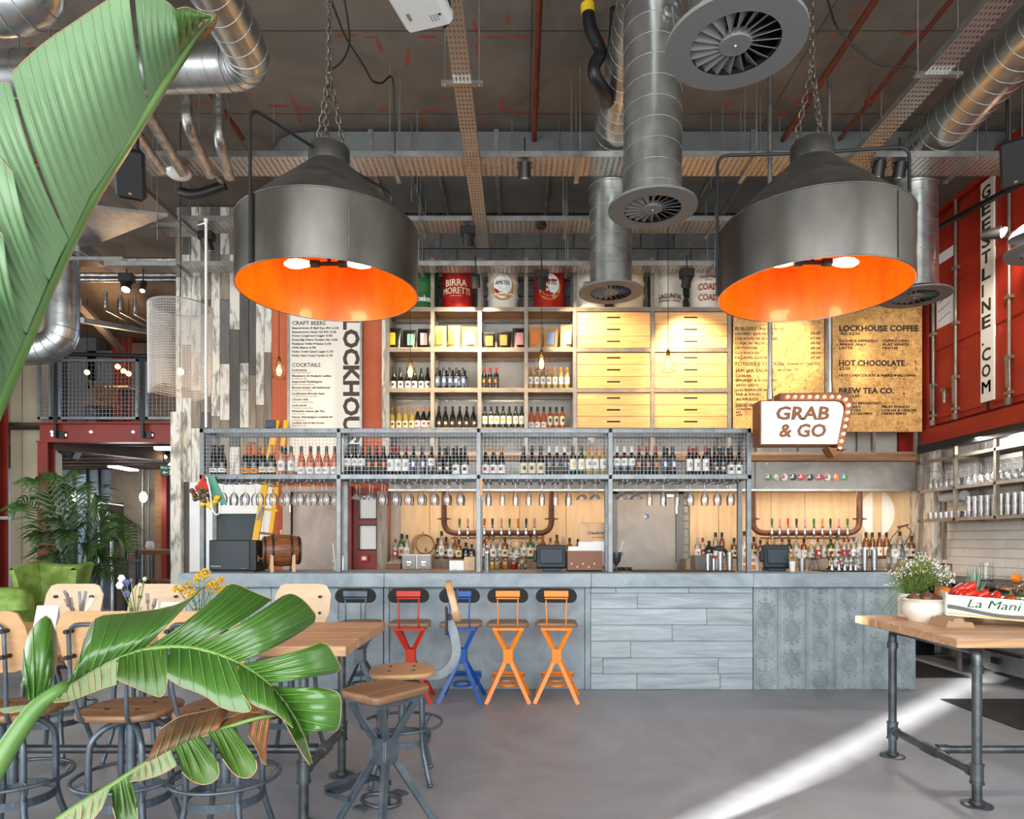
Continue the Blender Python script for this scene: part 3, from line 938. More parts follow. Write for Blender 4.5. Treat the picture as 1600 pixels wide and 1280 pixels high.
# spiral ducts
def spiral(name, pts, r, label, step=.135, seg=28):
 t = thing(name, label, 'air duct', pts[-1], group='round spiral ducts')
 path = rounded(pts, r * 1.6, 5) if len(pts) > 2 else [Vector(p) for p in pts]
 ob('duct_tube', MB().tube(path, r, seg, caps=False), 'galv', t)
 sm = MB()
 for a_, b_ in zip(path[:-1], path[1:]):
  L_ = (b_ - a_).length
  d = (b_ - a_) / max(L_, 1e-6)
  n = max(1, int(L_ / step))
  for i in range(n):
   p = a_ + d * (L_ * (i + .5) / n)
   x, y, _ = frame(d)
   ax = (d + x * (.12 if L_ > .3 else 0)).normalized()
   sm.torus(p, r + .001, .0035 if L_ > .3 else .006, ax, 24, 4)
 ob('spiral_seam', sm, 'galv_dull', t)
 return t
spiral('spiral_duct', [(.9, 1.6, 5.32), (.93, 6.98, 5.32), (.938, 6.98, 3.98)], .215, 'round spiral duct along the ceiling turning down to the middle diffuser above the drawers')
spiral('spiral_duct', [(.92, 4.7, 5.12), (.92, 4.7, 3.73)], .2, 'vertical spiral duct dropping to the diffuser in the centre')
spiral('spiral_duct', [(.96, 3.02, 5.12), (.96, 3.02, 3.65)], .2, 'short vertical spiral duct above the largest diffuser')
spiral('spiral_duct', [(3.8, 1.6, 5.32), (4.05, 6.98, 5.32), (4.065, 6.98, 3.94)], .215, 'spiral duct running to the red container and turning down')
spiral('spiral_duct', [(-1.94, 2.0, 4.9), (-1.94, 5.0, 4.9), (-4.4, 5.0, 4.83)], .155, 'spiral duct with elbow behind the tip of the banana leaf')
spiral('spiral_duct', [(-4.4, 4.2, 4.72), (-2.95, 4.2, 4.72), (-2.95, 4.0, 5.8)], .16, 'spiral duct elbow in the top corner behind the banana leaf')
spiral('spiral_duct', [(PX(98, 8.5), 8.5, 4.95), (PX(98, 8.5), 8.5, 3.82), (-7.6, 8.5, 3.7)], .185, 'vertical spiral duct with elbow above the concrete column')
# small port with damper lever on the centre drop
t = ob('damper_lever', MB().cyl((1.0, 4.5, 4.93), (1.0, 4.47, 4.93), .045, n=14, caps=False).cyl((1.005, 4.47, 4.93), (1.015, 4.44, 4.76), .008, n=6), 'galv_dull', None,
  label='damper port with hanging lever on the centre spiral duct', cat='damper', loc=(1.0, 4.5, 4.93))
# swirl diffusers
def diffuser(c, label, R=.305):
 t = thing('swirl_diffuser', label, 'diffuser', c, group='round swirl diffusers')
 ri = R * .64
 ob('face_ring', MB().lathe([(ri, .0), (R, .0), (R, .018), (ri, .018)], 48, c, False, False, smooth=False), 'diffuser_grey', t)
 ob('plenum', MB().cyl((c[0], c[1], c[2] + .06), (c[0], c[1], c[2] + .07), ri, n=32).cyl((c[0], c[1], c[2] + .005), (c[0], c[1], c[2] + .07), ri + .003, n=32, caps=False), 'black_void', t)
 ob('hub', MB().lathe([(0.001, -.002), (R * .22, -.002), (R * .24, .01), (R * .24, .03)], 24, c), 'diffuser_grey', t)
 ob('hub_screw', MB().ball((c[0], c[1], c[2] - .003), .008, 8), 'steel_bright', t)
 n = 20
 for i in range(n):
  a = 2 * pi * i / n
  r0, r1 = R * .22, ri + .002
  t0, t1 = a, a + .12
  w0, w1 = .12, .285
  vs_ = []
  for dz in (0, .004):
   vs_ += [(c[0] + r0 * cos(t0), c[1] + r0 * sin(t0), c[2] + .002 + dz), (c[0] + r1 * cos(t1), c[1] + r1 * sin(t1), c[2] + .002 + dz),
     (c[0] + r1 * cos(t1 + w1), c[1] + r1 * sin(t1 + w1), c[2] + .045 + dz), (c[0] + r0 * cos(t0 + w0), c[1] + r0 * sin(t0 + w0), c[2] + .02 + dz)]
  ob('vane', MB().add(vs_, [(0, 3, 2, 1), (4, 5, 6, 7), (0, 1, 5, 4), (1, 2, 6, 5), (2, 3, 7, 6), (3, 0, 4, 7)]), 'diffuser_grey', t)
diffuser((.96, 3.02, 3.62), 'largest and nearest round swirl diffuser with grey vanes')
diffuser((.92, 4.7, 3.705), 'grey swirl diffuser in the centre below the vertical spiral duct')
diffuser((.938, 6.98, 3.955), 'grey swirl diffuser in front of the cream beer keg', .33)
diffuser((4.065, 6.98, 3.91), 'grey swirl diffuser partly behind the rim of a big lamp shade', .34)
diffuser((PX(1640, 5.4), 5.4, 3.72), 'grey swirl diffuser cut by the frame edge near the red container')
# big factory lamps
def chain(mb, p0, p1, link=.055, wire=.006):
 p0, p1 = Vector(p0), Vector(p1)
 L_ = (p1 - p0).length
 n = max(2, int(L_ / (link * .72)))
 d = (p1 - p0) / L_
 x, y, _ = frame(d)
 for i in range(n):
  c = p0 + d * (L_ * (i + .5) / n)
  u = x if i % 2 else y
  pts = [c + d * (link / 2 * cos(2 * pi * k / 8)) + u * (link * .28 * sin(2 * pi * k / 8)) for k in range(8)]
  mb.tube(pts, wire, 4, closed=True)
def big_lamp(c, ang, label, H=.385, R=.545, on=True):
 cx, cy, zr = c
 t = thing('factory_pendant_lamp', label, 'lamp', c, group='big steel pendant lamps')
 zs = zr + H
 n = 64
 ob('drum', MB().lathe([(R, 0), (R, H)], n, c, False, False).torus((cx, cy, zr), R - .002, .004, (0, 0, 1), n, 6), 'lamp_steel', t)
 ob('shoulder_weld', MB().torus((cx, cy, zs), R - .002, .006, (0, 0, 1), n, 6), 'lamp_cone', t)
 ob('cone', MB().lathe([(R - .001, H), (.12, H + .405)], n, c, False, False), 'lamp_cone', t)
 ob('liner', MB().lathe([(R - .005, .0), (R - .007, .02), (R - .007, H - .006), (.11, H + .38), (.001, H + .385)], n, c, False, False), 'lamp_orange', t, label='glossy orange inside of the shade')
 ob('neck', MB().lathe([(.125, H + .40), (.125, H + .50), (.118, H + .51), (.001, H + .51)], 32, c, False, False), 'lamp_cone', t)
 ob('drum_seam', MB().box(cx + R * cos(-1.1) - .004, cx + R * cos(-1.1) + .004, cy + R * sin(-1.1) - .006, cy + R * sin(-1.1) + .004, zr + .01, zs - .015), 'lamp_cone', t)
 for s_ in (1, -1):
  ux, uy = cos(ang) * s_, sin(ang) * s_
  pth = [(cx + ux * .12, cy + uy * .12, zr + H + .46), (cx + ux * (R + .012), cy + uy * (R + .012), zr + H + .47), (cx + ux * (R + .012), cy + uy * (R + .012), zr + .0)]
  ob('bracket_rod', MB().tube(rounded(pth, .07, 6), .0095, 10), 'black_metal', t)
 kn = Vector((cx, cy, zr + H + .98))
 ch = MB()
 for k in range(3):
  a = 2 * pi * k / 3 + .6
  chain(ch, (cx + .1 * cos(a), cy + .1 * sin(a), zr + H + .52), kn)
 chain(ch, kn, (cx, cy, CEIL))
 ob('chain', ch, 'chain', t, kind='stuff')
 ho = MB().cyl((cx - .2, cy, zr + .182), (cx + .2, cy, zr + .182), .014, n=8).cyl((cx, cy, zr + .182), (cx, cy, zr + H + .35), .012, n=8)
 for s_ in (-1, 1):
  ho.cyl((cx + s_ * .06, cy, zr + .182), (cx + s_ * .115, cy, zr + .182), .024, n=10)
 ob('lamp_holder', ho, 'black_metal', t)
 for s_ in (-1, 1):
  b = MB().lathe([(.012, 0), (.022, .03), (.03, .08), (.026, .13), (.01, .16), (.001, .163)], 14)
  b.xf(Matrix.Translation((cx + s_ * .115, cy, zr + .182)) @ Matrix.Rotation(s_ * pi / 2, 4, 'Y'))
  ob('bulb', b, 'bulb_hot', t)
  light('lamp_glow', 'POINT', (cx + s_ * .2, cy, zr + .13), 5, (1, .76, .46), radius=.06)
 return t
big_lamp((-1.18, 4.2, 2.945), radians(180 + 57), 'big steel drum lamp with orange inside hanging near the banana leaf')
big_lamp((1.755, 4.07, 2.90), radians(-5), 'big steel drum lamp with orange inside hanging before the menu boards', H=.38)
# black flex running along the left lamp chain and looping to the rod
cab = [(-1.18, 4.2, 4.32), (-1.12, 4.25, 4.4), (-1.07, 4.3, 4.55), (-1.1, 4.3, 4.8), (-1.17, 4.25, 5.1), (-1.2, 4.25, 5.85)]
ob('lamp_flex', MB().tube(rounded(cab, .1, 4), .006, 6), 'cable', None, label='black flex along the chain of the lamp near the banana leaf', cat='cable', loc=cab[0])
pts = [W(517, 0, 4.4), W(540, 60, 5.0), W(567, 100, 5.5), W(582, 128, 5.9), W(597, 131, 6.0), W(615, 112, 6.2), W(617, 240, 6.4)]
ob('lamp_flex', MB().tube(rounded(pts, .2, 5), .008, 6), 'cable', None, label='black cable sagging to a hanger rod beside the projector', cat='cable', loc=pts[0])
pts = [W(1293, 0, 4.9), W(1305, 40, 5.2), W(1330, 70, 5.2), W(1365, 98, 5.2), W(1390, 104, 5.2), W(1425, 103, 5.2), W(1436, 110, 5.2)]
ob('lamp_flex', MB().tube(rounded(pts, .2, 5), .008, 6), 'cable', None, label='black cable sagging to the tray beside the long spiral duct', cat='cable', loc=pts[0])
# pipes on the soffit
for x_, lab in ((.155, 'rust red sprinkler pipe left of the centre spiral duct'), (2.82, 'rust red sprinkler pipe above the lamp before the menu boards'), (-2.96, 'rust red sprinkler pipe behind the lamp near the banana leaf'), (3.42, 'rust red sprinkler pipe beside the long spiral duct')):
 m_ = MB().cyl((x_, 4.6 if x_ == -2.96 else 1.5, 5.7), (x_, 7.25, 5.7), .028 if x_ != 3.42 else .02, n=10)
 for y_ in (5.2, 6.6):
  m_.cyl((x_, y_, 5.7), (x_, y_ + .06, 5.7), .038, n=10).cyl((x_, y_ + .03, 5.7), (x_, y_ + .03, CEIL), .008, n=6)
 ob('sprinkler_pipe', m_, 'sprinkler_red', None, label=lab, cat='pipe', group='sprinkler pipes', loc=(x_, 1.5, 5.7))
m_ = MB().cyl((-5.5, 7.12, 5.35), (-2.9, 7.12, 5.35), .035, n=10)
ob('sprinkler_pipe', m_, 'sprinkler_red', None, label='rust red pipe crossing behind the bracket of the lamp near the leaf', cat='pipe', group='sprinkler pipes', loc=(-5.5, 7.2, 5.35))
for k_, (x_, y0) in enumerate(((-3.36, 5.35), (-3.16, 5.5), (-2.9, 5.7), (-2.72, 5.9))):
 pth = [(x_ + .1, y0, CEIL), (x_ + .1, y0, 4.98 - k_ * .03), (x_, 6.36, 4.88 - k_ * .02)]
 ob('foil_pipe', MB().tube(rounded(pth, .12, 4), .048, 12), 'insul_foil', None, label='foil wrapped pipe with elbow, %s from the banana leaf' % nth(k_ + 1), cat='pipe', group='foil wrapped pipes', loc=(x_, 6.36, 4.86))
pts = [W(918, 12, 5.5), W(922, 45, 5.5), W(934, 68, 5.5), W(940, 85, 5.5), W(928, 100, 5.5), W(928, 118, 5.5), W(943, 140, 5.6), W(950, 160, 5.8)]
t = thing('flexible_hose', 'black flexible hose hanging beside the centre spiral duct', 'hose', pts[0])
ob('hose', MB().tube(rounded(pts, .15, 5), .052, 14), 'black_plastic', t)
ob('hose_cuff', MB().cyl(W(918, 8, 5.5), W(919, 22, 5.5), .058, n=14), 'lab_yellow', t, label='yellow tape at the hose end')
pts = [W(962, 12, 5.6), W(960, 50, 5.75), W(952, 110, 6.2), W(940, 190, 7.0)]
ob('flexible_hose', MB().tube(rounded(pts, .2, 4), .045, 10), 'black_plastic', None, label='thin black hose half hidden by the centre spiral duct', cat='hose', loc=pts[0])
# projector
t = thing('projector', 'white ceiling projector with black cables beside the narrow cable tray', 'projector', (-.64, 4.45, 4.9))
b = MB().bbox(-.17, .17, -.17, .19, 0, .11, .03).xf(Matrix.Translation((-.655, 4.44, 4.88)) @ Matrix.Rotation(radians(-16), 4, 'Z'))
ob('body', b, 'projector', t)
ob('pole', MB().cyl((-.65, 4.4, 4.97), (-.65, 4.4, CEIL), .02), 'projector', t)
R_ = Matrix.Translation((-.655, 4.44, 4.88)) @ Matrix.Rotation(radians(-16), 4, 'Z')
ob('latch', MB().box(-.1, -.08, .0, .06, -.004, .001).xf(R_), 'steel_bright', t)
kb = MB()
for i in range(3):
 for j in range(3):
  kb.cyl((.05 + i * .022, .06 + j * .02, -.003), (.05 + i * .022, .06 + j * .02, .001), .004, n=6)
kb.cyl((.115, .06, -.003), (.115, .06, .001), .009, n=10)
ob('button', kb.xf(R_), 'black_plastic', t)
ob('cable', MB().tube(rounded([(-.5, 4.35, 4.93), (-.46, 4.45, 4.97), (-.47, 4.6, 4.93), (-.52, 4.62, 4.9)], .05, 4), .007, 6), 'cable', t)
# spot heads, speakers, detector
def spot_head(px, py, Y, label, plate=True, aim=(0, .35, -1), on=False, s=1.0):
 p = W(px, py, Y)
 t = thing('spotlight', label, 'spotlight', p, group='black spotlights on the trays')
 if plate:
  ob('gear_box', MB().bbox(p.x - .085 * s, p.x + .085 * s, Y - .05, Y + .05, p.z + .03, p.z + .13, .008), 'black_plastic', t)
 a = Vector(aim).normalized()
 ob('head', MB().cyl(p + Vector((0, 0, .01)) - a * .05, p + a * .08, .055 * s, .06 * s, n=16), 'black_plastic', t)
 ob('yoke', MB().tube([p + Vector((-.07 * s, 0, 0)), p + Vector((-.07 * s, 0, .06)), p + Vector((.07 * s, 0, .06)), p + Vector((.07 * s, 0, 0))], .006, 5), 'black_plastic', t)
 ob('stem', MB().cyl(p + Vector((0, 0, .04)), p + Vector((0, 0, .3)), .008, n=6), 'black_plastic', t)
 ob('lens', MB().cyl(p + a * .081, p + a * .083, .046 * s, n=14), 'spot_face' if on else 'steel_bright', t)
 return t
spot_head(820, 264, 6.45, 'black spotlight under the nearest wide tray left of the spiral duct', plate=False)
spot_head(1373, 262, 6.5, 'left one of two black spotlights beside the bracket of the lamp', plate=False)
spot_head(1406, 264, 6.5, 'right one of two black spotlights beside the bracket of the lamp', plate=False)
spot_head(731, 372, 7.75, 'black spotlight with gear box above the red keg', aim=(0, .8, -1))
spot_head(743, 438, 8.2, 'black spotlight between the red and the white keg', aim=(0, .8, -1), plate=False)
spot_head(846, 440, 8.2, 'black spotlight in front of the second red keg', aim=(0, .8, -1))
spot_head(1073, 438, 8.2, 'black spotlight between the two printed white kegs', aim=(0, .8, -1))
spot_head(323, 380, 7.9, 'black spotlight by the pole on the planked wall', aim=(.2, .5, -1))
spot_head(198, 445, 8.3, 'lit spotlight on the tray left of the bead lamp', plate=True, aim=(.1, -.5, -1), on=True)
spot_head(224, 447, 8.3, 'small lit spotlight nearest the bead lamp', plate=False, aim=(.1, -.5, -1), on=True, s=.6)
def speaker(c, rx, rz, label):
 t = thing('loudspeaker', label, 'loudspeaker', c, group='black loudspeakers')
 M_ = Matrix.Translation(c) @ Matrix.Rotation(rz, 4, 'Z') @ Matrix.Rotation(rx, 4, 'X')
 ob('cabinet', MB().bbox(-.11, .11, -.1, .1, -.19, .19, .03).xf(M_), 'black_plastic', t)
 ob('grille', MB().bbox(-.095, .095, -.108, -.095, -.17, .17, .02).xf(M_), 'black_matte', t)
 ob('badge', MB().box(-.012, .012, -.112, -.107, -.15, -.135).xf(M_), 'brass_dull', t)
 ob('bracket', MB().cyl(Vector(c) + Vector((0, .1, 0)), (c[0], c[1] + .12, CEIL), .012), 'black_metal', t)
speaker(W(204, 272, 5.6), radians(28), radians(24), 'black loudspeaker beside the banana leaf rib')
speaker(W(1588, 255, 5.8), radians(24), radians(-40), 'black loudspeaker cut by the frame beside the red container')
c = W(279, 272, 6.55)
t = thing('smoke_detector', 'white dome detector under the wide cable tray', 'detector', c)
ob('dome', MB().lathe([(.001, -.045), (.06, -.04), (.1, -.02), (.118, .0), (.118, .012)], 24, c), 'white_gloss', t)
ob('stem', MB().cyl((c.x, c.y, c.z + .01), (c.x, c.y, c.z + .2), .02, n=8), 'white_gloss', t)
ob('status_light', MB().ball((c.x + .03, c.y - .03, c.z - .042), .006, 6), 'badge_blue', t)
pts = [W(282, 300, 6.9), W(300, 305, 6.9), W(318, 302, 6.9), W(340, 294, 6.9), W(352, 290, 6.9)]
ob('flexible_hose', MB().tube(rounded(pts, .1, 4), .05, 12), 'black_plastic', None, label='black hose under the tray beside the white detector', cat='hose', loc=pts[0])
# plenum box and ductwork over the mezzanine
t = thing('plenum_box', 'pale galvanised plenum box with sloping sides above the mezzanine', 'air duct', W(180, 350, 8.2))
q = [W(110, 320, 7.3), W(262, 338, 7.3), W(160, 378, 8.3), W(60, 400, 8.3)]
ob('sloping_panel', MB().add([p for p in q] + [p + Vector((0, 0, .03)) for p in q], [(0, 3, 2, 1), (4, 5, 6, 7), (0, 1, 5, 4), (1, 2, 6, 5), (2, 3, 7, 6), (3, 0, 4, 7)]), 'galv_dull', t)
ob('box', MB().bbox(PX(70, 8.5), PX(140, 8.5), 8.3, 8.8, PZ(402, 8.5), PZ(385, 8.5)), 'galv', t)
ob('flange', MB().box(PX(66, 8.4), PX(200, 8.4), 8.28, 8.32, PZ(407, 8.3), PZ(402, 8.3)), 'galv', t)
for k_, (y_, ya, yb) in enumerate(((9.3, 406, 406), (9.4, 412, 412), (9.5, 430, 430), (9.6, 437, 437))):
 ob('foil_pipe', MB().cyl((PX(120, y_), y_, PZ(ya, y_)), (PX(276, y_), y_, PZ(yb, y_)), .035, n=10).cyl((PX(200, y_), y_, PZ(ya, y_)), (PX(200, y_), y_, CEIL), .006, n=6), 'insul_foil', None, label='foil pipe crossing above the mezzanine, %s from the top' % nth(k_ + 1), cat='pipe', group='foil pipes over the mezzanine', loc=(PX(120, y_), y_, PZ(ya, y_)))
# slender pole beside the gantry
t = thing('steel_pole', 'slender pale steel pole rising from the bottle gantry by the planked wall', 'pole', W(322, 668, 6.6))
ob('shaft', MB().cyl(W(322, 668, 6.6), W(322, 345, 6.6), .013, n=10), 'white_gloss', t)
ob('cap', MB().lathe([(.014, -.01), (.022, .0), (.018, .02), (.001, .03)], 10, W(322, 345, 6.6)).cyl(W(322, 348, 6.6), W(308, 352, 6.6), .01, .004, n=8), 'white_gloss', t)
# filament pendants
def pendant(px, py, Y, label, ztop, energy=7):
 p = W(px, py, Y)
 t = thing('filament_pendant', label, 'pendant lamp', p, group='filament bulb pendants')
 ob('cord', MB().cyl(p + Vector((0, 0, .14)), (p.x, Y, ztop), .004, n=6), 'cable', t)
 ob('holder', MB().lathe([(.02, .075), (.024, .11), (.012, .14), (.005, .15)], 12, p), 'brass_dull', t)
 ob('bulb', MB().lathe([(.001, -.075), (.02, -.07), (.034, -.045), (.036, -.02), (.026, .03), (.015, .075)], 14, p), 'glass_bulb', t)
 f = MB()
 for k in range(5):
  a = 2 * pi * k / 5
  f.cyl((p.x + .013 * cos(a), Y + .013 * sin(a), p.z - .035), (p.x + .006 * cos(a), Y + .006 * sin(a), p.z + .045), .004, n=5)
 ob('filament', f, 'filament', t)
 cg = MB()
 for k in range(6):
  a = 2 * pi * k / 6
  cg.tube([(p.x + r_ * cos(a), Y + r_ * sin(a), p.z + z_) for r_, z_ in ((.022, .09), (.06, .03), (.075, -.06), (.078, -.1))], .0022, 4)
 cg.torus((p.x, Y, p.z - .1), .078, .003, (0, 0, 1), 18, 4)
 ob('wire_cage', cg, 'black_metal', t)
 light('pendant_glow', 'POINT', (p.x, Y - .0, p.z + .0), energy, (1, .62, .28), radius=.05)
pendant(436, 577, 7.75, 'filament bulb pendant in front of the terracotta wall', 5.0)
pendant(641, 579, 7.75, 'filament bulb pendant in front of the white label bottles', 5.0)
pendant(846, 566, 7.75, 'filament bulb pendant in front of the white wine row', 5.03)
pendant(1044, 566, 7.75, 'filament bulb pendant in front of the wooden drawers', 5.0)
ob('ceiling_rose', MB().lathe([(.06, 0), (.06, .03), (.02, .05)], 16, (PX(846, 7.75), 7.75, 4.985)), 'black_plastic', None, label='black cord rose under the middle tray above the white wine row', cat='cord rose', loc=(PX(846, 7.75), 7.75, 4.985))
# bead mesh lamp
c = W(282, 545, 7.2)
t = thing('bead_lamp', 'tall pale bead mesh drum lamp hanging before the planked wall', 'lamp', (c.x, 7.2, 2.97))
mesh_ = MB()
R_ = .305
for k in range(120):
 a = 2 * pi * k / 120
 p0 = (c.x + R_ * cos(a), 7.2 + R_ * sin(a), 2.98 + .03 * sin(a * 3))
 p1 = (c.x + R_ * 1.02 * cos(a), 7.2 + R_ * 1.02 * sin(a), 3.89)
 mesh_.cyl(p0, p1, .0022, n=3, caps=False)
for k in range(34):
 z_ = 2.99 + k * .0268
 mesh_.torus((c.x, 7.2, z_), R_ * (1 + .02 * k / 34), .0022, (0, 0, 1), 36, 3)
ob('bead_mesh', mesh_, 'bead_wire', t, kind='stuff')
ob('hoop', MB().torus((c.x, 7.2, 3.89), R_ * 1.02, .006, (0, 0, 1), 36, 6), 'galv_dull', t)
ob('cord', MB().cyl((c.x, 7.2, 3.25), (c.x, 7.2, CEIL), .005, n=6), 'cable', t)
ob('bulb', MB().ball((c.x, 7.2, 3.2), .035, 10), 'filament', t)
light('bead_glow', 'POINT', (c.x, 7.2, 3.2), 5, (1, .7, .4), radius=.06)
# accent spotlights (their heads hang on the trays above)
for (px, py, Yl, zl, tx, ty, e, ang) in ((731, 372, 7.55, 4.75, 735, 560, 300, 60), (846, 440, 8.0, 4.55, 950, 570, 400, 70), (1073, 438, 7.9, 4.5, 1085, 585, 380, 72), (1373, 262, 6.6, 4.8, 1225, 560, 520, 28),
           (1406, 264, 6.6, 4.8, 1385, 570, 430, 28), (323, 380, 7.7, 4.6, 300, 560, 25, 40), (743, 438, 8.0, 4.55, 670, 590, 300, 80)):
 light('accent_spot', 'SPOT', (PX(px, Yl), Yl, zl), e, (1, .78, .5), target=W(tx, ty, 8.6), spot=radians(ang), blend=.8, radius=.04)
# BACK BAR
def put_text(parent, s, px, py, Y, hpx, mat, align='LEFT', wpx=None, bold=0.0, name='lettering', shear=0, rot90=False, ext=.0012):
 """flat lettering on a plane facing the camera at depth Y"""
 mb = text_mb(s, hpx * Y / FPX / .727, align, bold * Y / FPX, ext, shear, width=(wpx * Y / FPX if wpx else None))
 if rot90:
  mb.v = [(p[2], p[1], -p[0]) for p in mb.v]
 p = W(px, py, Y)
 moved(mb, (p.x, Y - .0015, p.z))
 return ob(name, mb, mat, parent)
# steel shelving with drawers
LV = [PZ(y, YS) for y in (708, 670, 608, 545, 482)]
PXS = [606, 676, 749.5, 822, 898, 1019, 1139]
su = thing('shelf_unit', 'tall steel framed shelf wall holding bottles, coffee bags, kegs and drawers', 'shelving', (PX(606, YS), YS, LV[0] - .05))
hw = .024
for px_ in PXS:
 x_ = PX(px_, YS)
 for y_ in (YS, 9.03):
  ob('post', MB().box(x_ - hw, x_ + hw, y_ - hw, y_ + hw, LV[0] - .05, 4.98), 'shelf_steel', su)
 for z_ in LV[1:]:
  ob('side_rail', MB().box(x_ - hw * .8, x_ + hw * .8, YS + hw, 9.0, z_ - .04, z_), 'shelf_steel', su)
x0, x1 = PX(606, YS), PX(1139, YS)
for z_ in LV + [4.95]:
 ob('rail', MB().box(x0 - hw, x1 + hw, YS - hw * 1.05, YS + hw, z_ - .046, z_), 'shelf_steel', su)
 ob('rail', MB().box(x0 - hw, x1 + hw, 9.0, 9.04, z_ - .046, z_), 'shelf_steel', su)
for z_ in LV:
 for a_, b_ in zip(PXS[:-1], PXS[1:]):
  if a_ >= 898 and z_ not in (LV[0], LV[4]): continue
  ob('shelf_board', MB().box(PX(a_, YS) + hw, PX(b_, YS) - hw, YS - .01, 9.0, z_, z_ + .014), 'ply_shelf', su)
ob('side_panel', MB().box(PX(598, YS) - .01, PX(604, YS), YS, 9.0, LV[0], 4.95), 'plank_white', su)
# lower bay running on to the red container
xr = PX(1431, YS)
ob('rail', MB().box(x1, xr, YS - hw, YS + hw, LV[0] - .046, LV[0]), 'shelf_steel', su)
ob('shelf_board', MB().box(x1, xr, YS - .01, 9.0, LV[0], LV[0] + .014), 'ply_shelf', su)
for px_ in (1218, 1290, 1365, 1430):
 x_ = PX(px_, YS)
 ob('post', MB().box(x_ - .018, x_ + .018, YS - .018, YS + .018, LV[0], 4.4 if px_ in (1290, 1430) else LV[0] + .45), 'shelf_steel', su)
for a_, b_ in ((1145, 1180), (1184, 1246), (1250, 1338), (1342, 1362), (1366, 1404)):
 ob('back_board', MB().box(PX(a_, 9.0), PX(b_, 9.0), 9.04, 9.06, LV[0], LV[0] + .6), 'plaster_light', su)
ob('back_board', MB().box(PX(1406, 9.0), PX(1431, 9.0), 9.03, 9.06, LV[0], LV[0] + .6), 'container_red', su)
def drawer(x0, x1, z0, z1, n):
 d = MB()
 y0, y1 = YS - .012, YS + .012
 cx, cz = (x0 + x1) / 2, (z0 + z1) / 2 + .008
 sw, sh = .085, .011
 d.box(x0, cx - sw, y0, y1, z0, z1).box(cx + sw, x1, y0, y1, z0, z1).box(cx - sw, cx + sw, y0, y1, z0, cz - sh).box(cx - sw, cx + sw, y0, y1, cz + sh, z1)
 o = ob('drawer', d, 'ply_drawer', su)
 ob('slot_dark_fill', MB().box(cx - sw, cx + sw, y0 + .004, y1 + .03, cz - sh, cz + sh), 'black_matte', o)  # black filler stands for the shade inside the cut-out
k_ = 0
for a_, b_ in ((898, 1019), (1019, 1139)):
 xa, xb = PX(a_, YS) + hw + .004, PX(b_, YS) - hw - .004
 for lv in range(1, 4):
  za, zb = LV[lv] + .006, LV[lv + 1] - .05
  for r_ in range(3):
   z0 = za + (zb - za) * r_ / 3
   drawer(xa, xb, z0 + .002, z0 + (zb - za) / 3 - .003, k_)
   k_ += 1
# bottles
BP = {
 'bordeaux': [(.001, 0), (.034, 0), (.0365, .006), (.0365, .185), (.033, .203), (.018, .225), (.0145, .24), (.0145, .29), (.0165, .292), (.0165, .3), (.001, .3)],
 'burgundy': [(.001, 0), (.037, 0), (.0405, .006), (.0405, .13), (.036, .165), (.022, .21), (.0155, .24), (.0145, .285), (.0165, .288), (.0165, .298), (.001, .3)],
 'champagne': [(.001, 0), (.04, 0), (.044, .008), (.044, .13), (.04, .165), (.026, .21), (.017, .245), (.0165, .29), (.02, .295), (.02, .31), (.001, .315)],
 'spirit': [(.001, 0), (.036, 0), (.04, .006), (.04, .16), (.036, .18), (.018, .2), (.014, .21), (.014, .25), (.016, .252), (.016, .262), (.001, .262)],
 'squat': [(.001, 0), (.045, 0), (.05, .008), (.05, .11), (.044, .135), (.02, .155), (.015, .165), (.015, .2), (.001, .2)],
 'tall': [(.001, 0), (.03, 0), (.033, .006), (.033, .2), (.028, .225), (.015, .25), (.013, .3), (.001, .3)],
}
CAPZ = {'bordeaux': (.236, .303, .0172), 'burgundy': (.238, .303, .017), 'champagne': (.215, .32, None), 'spirit': (.222, .275, .0175), 'squat': (.172, .215, .018), 'tall': (.262, .315, .0165)}
RAD = {'bordeaux': .0365, 'burgundy': .0405, 'champagne': .044, 'spirit': .04, 'squat': .05, 'tall': .033}
MC = {}
def cached(key, fn, mat):
 k = key + (mat,)
 if k not in MC:
  me = fn().mesh(key[0])
  me.materials.append(MATS[mat])
  MC[k] = me
 return MC[k]
def arc_strip(r, z0, z1, half, n=10):
 rows = []
 for z in (z0, z1):
  rows.append([(r * sin(-half + 2 * half * i / n), -r * cos(-half + 2 * half * i / n), z) for i in range(n + 1)])
 return MB().grid(rows, smooth=True)
def cap_mb(kind):
 z0, z1, r = CAPZ[kind]
 if r is None:
  return MB().lathe([(.0275, z0), (.0185, z0 + .035), (.0185, .29), (.022, .295), (.022, .312), (.001, .319)], 12)
 return MB().lathe([(r, z0), (r, z1 - .002), (r * .8, z1), (.001, z1)], 12)
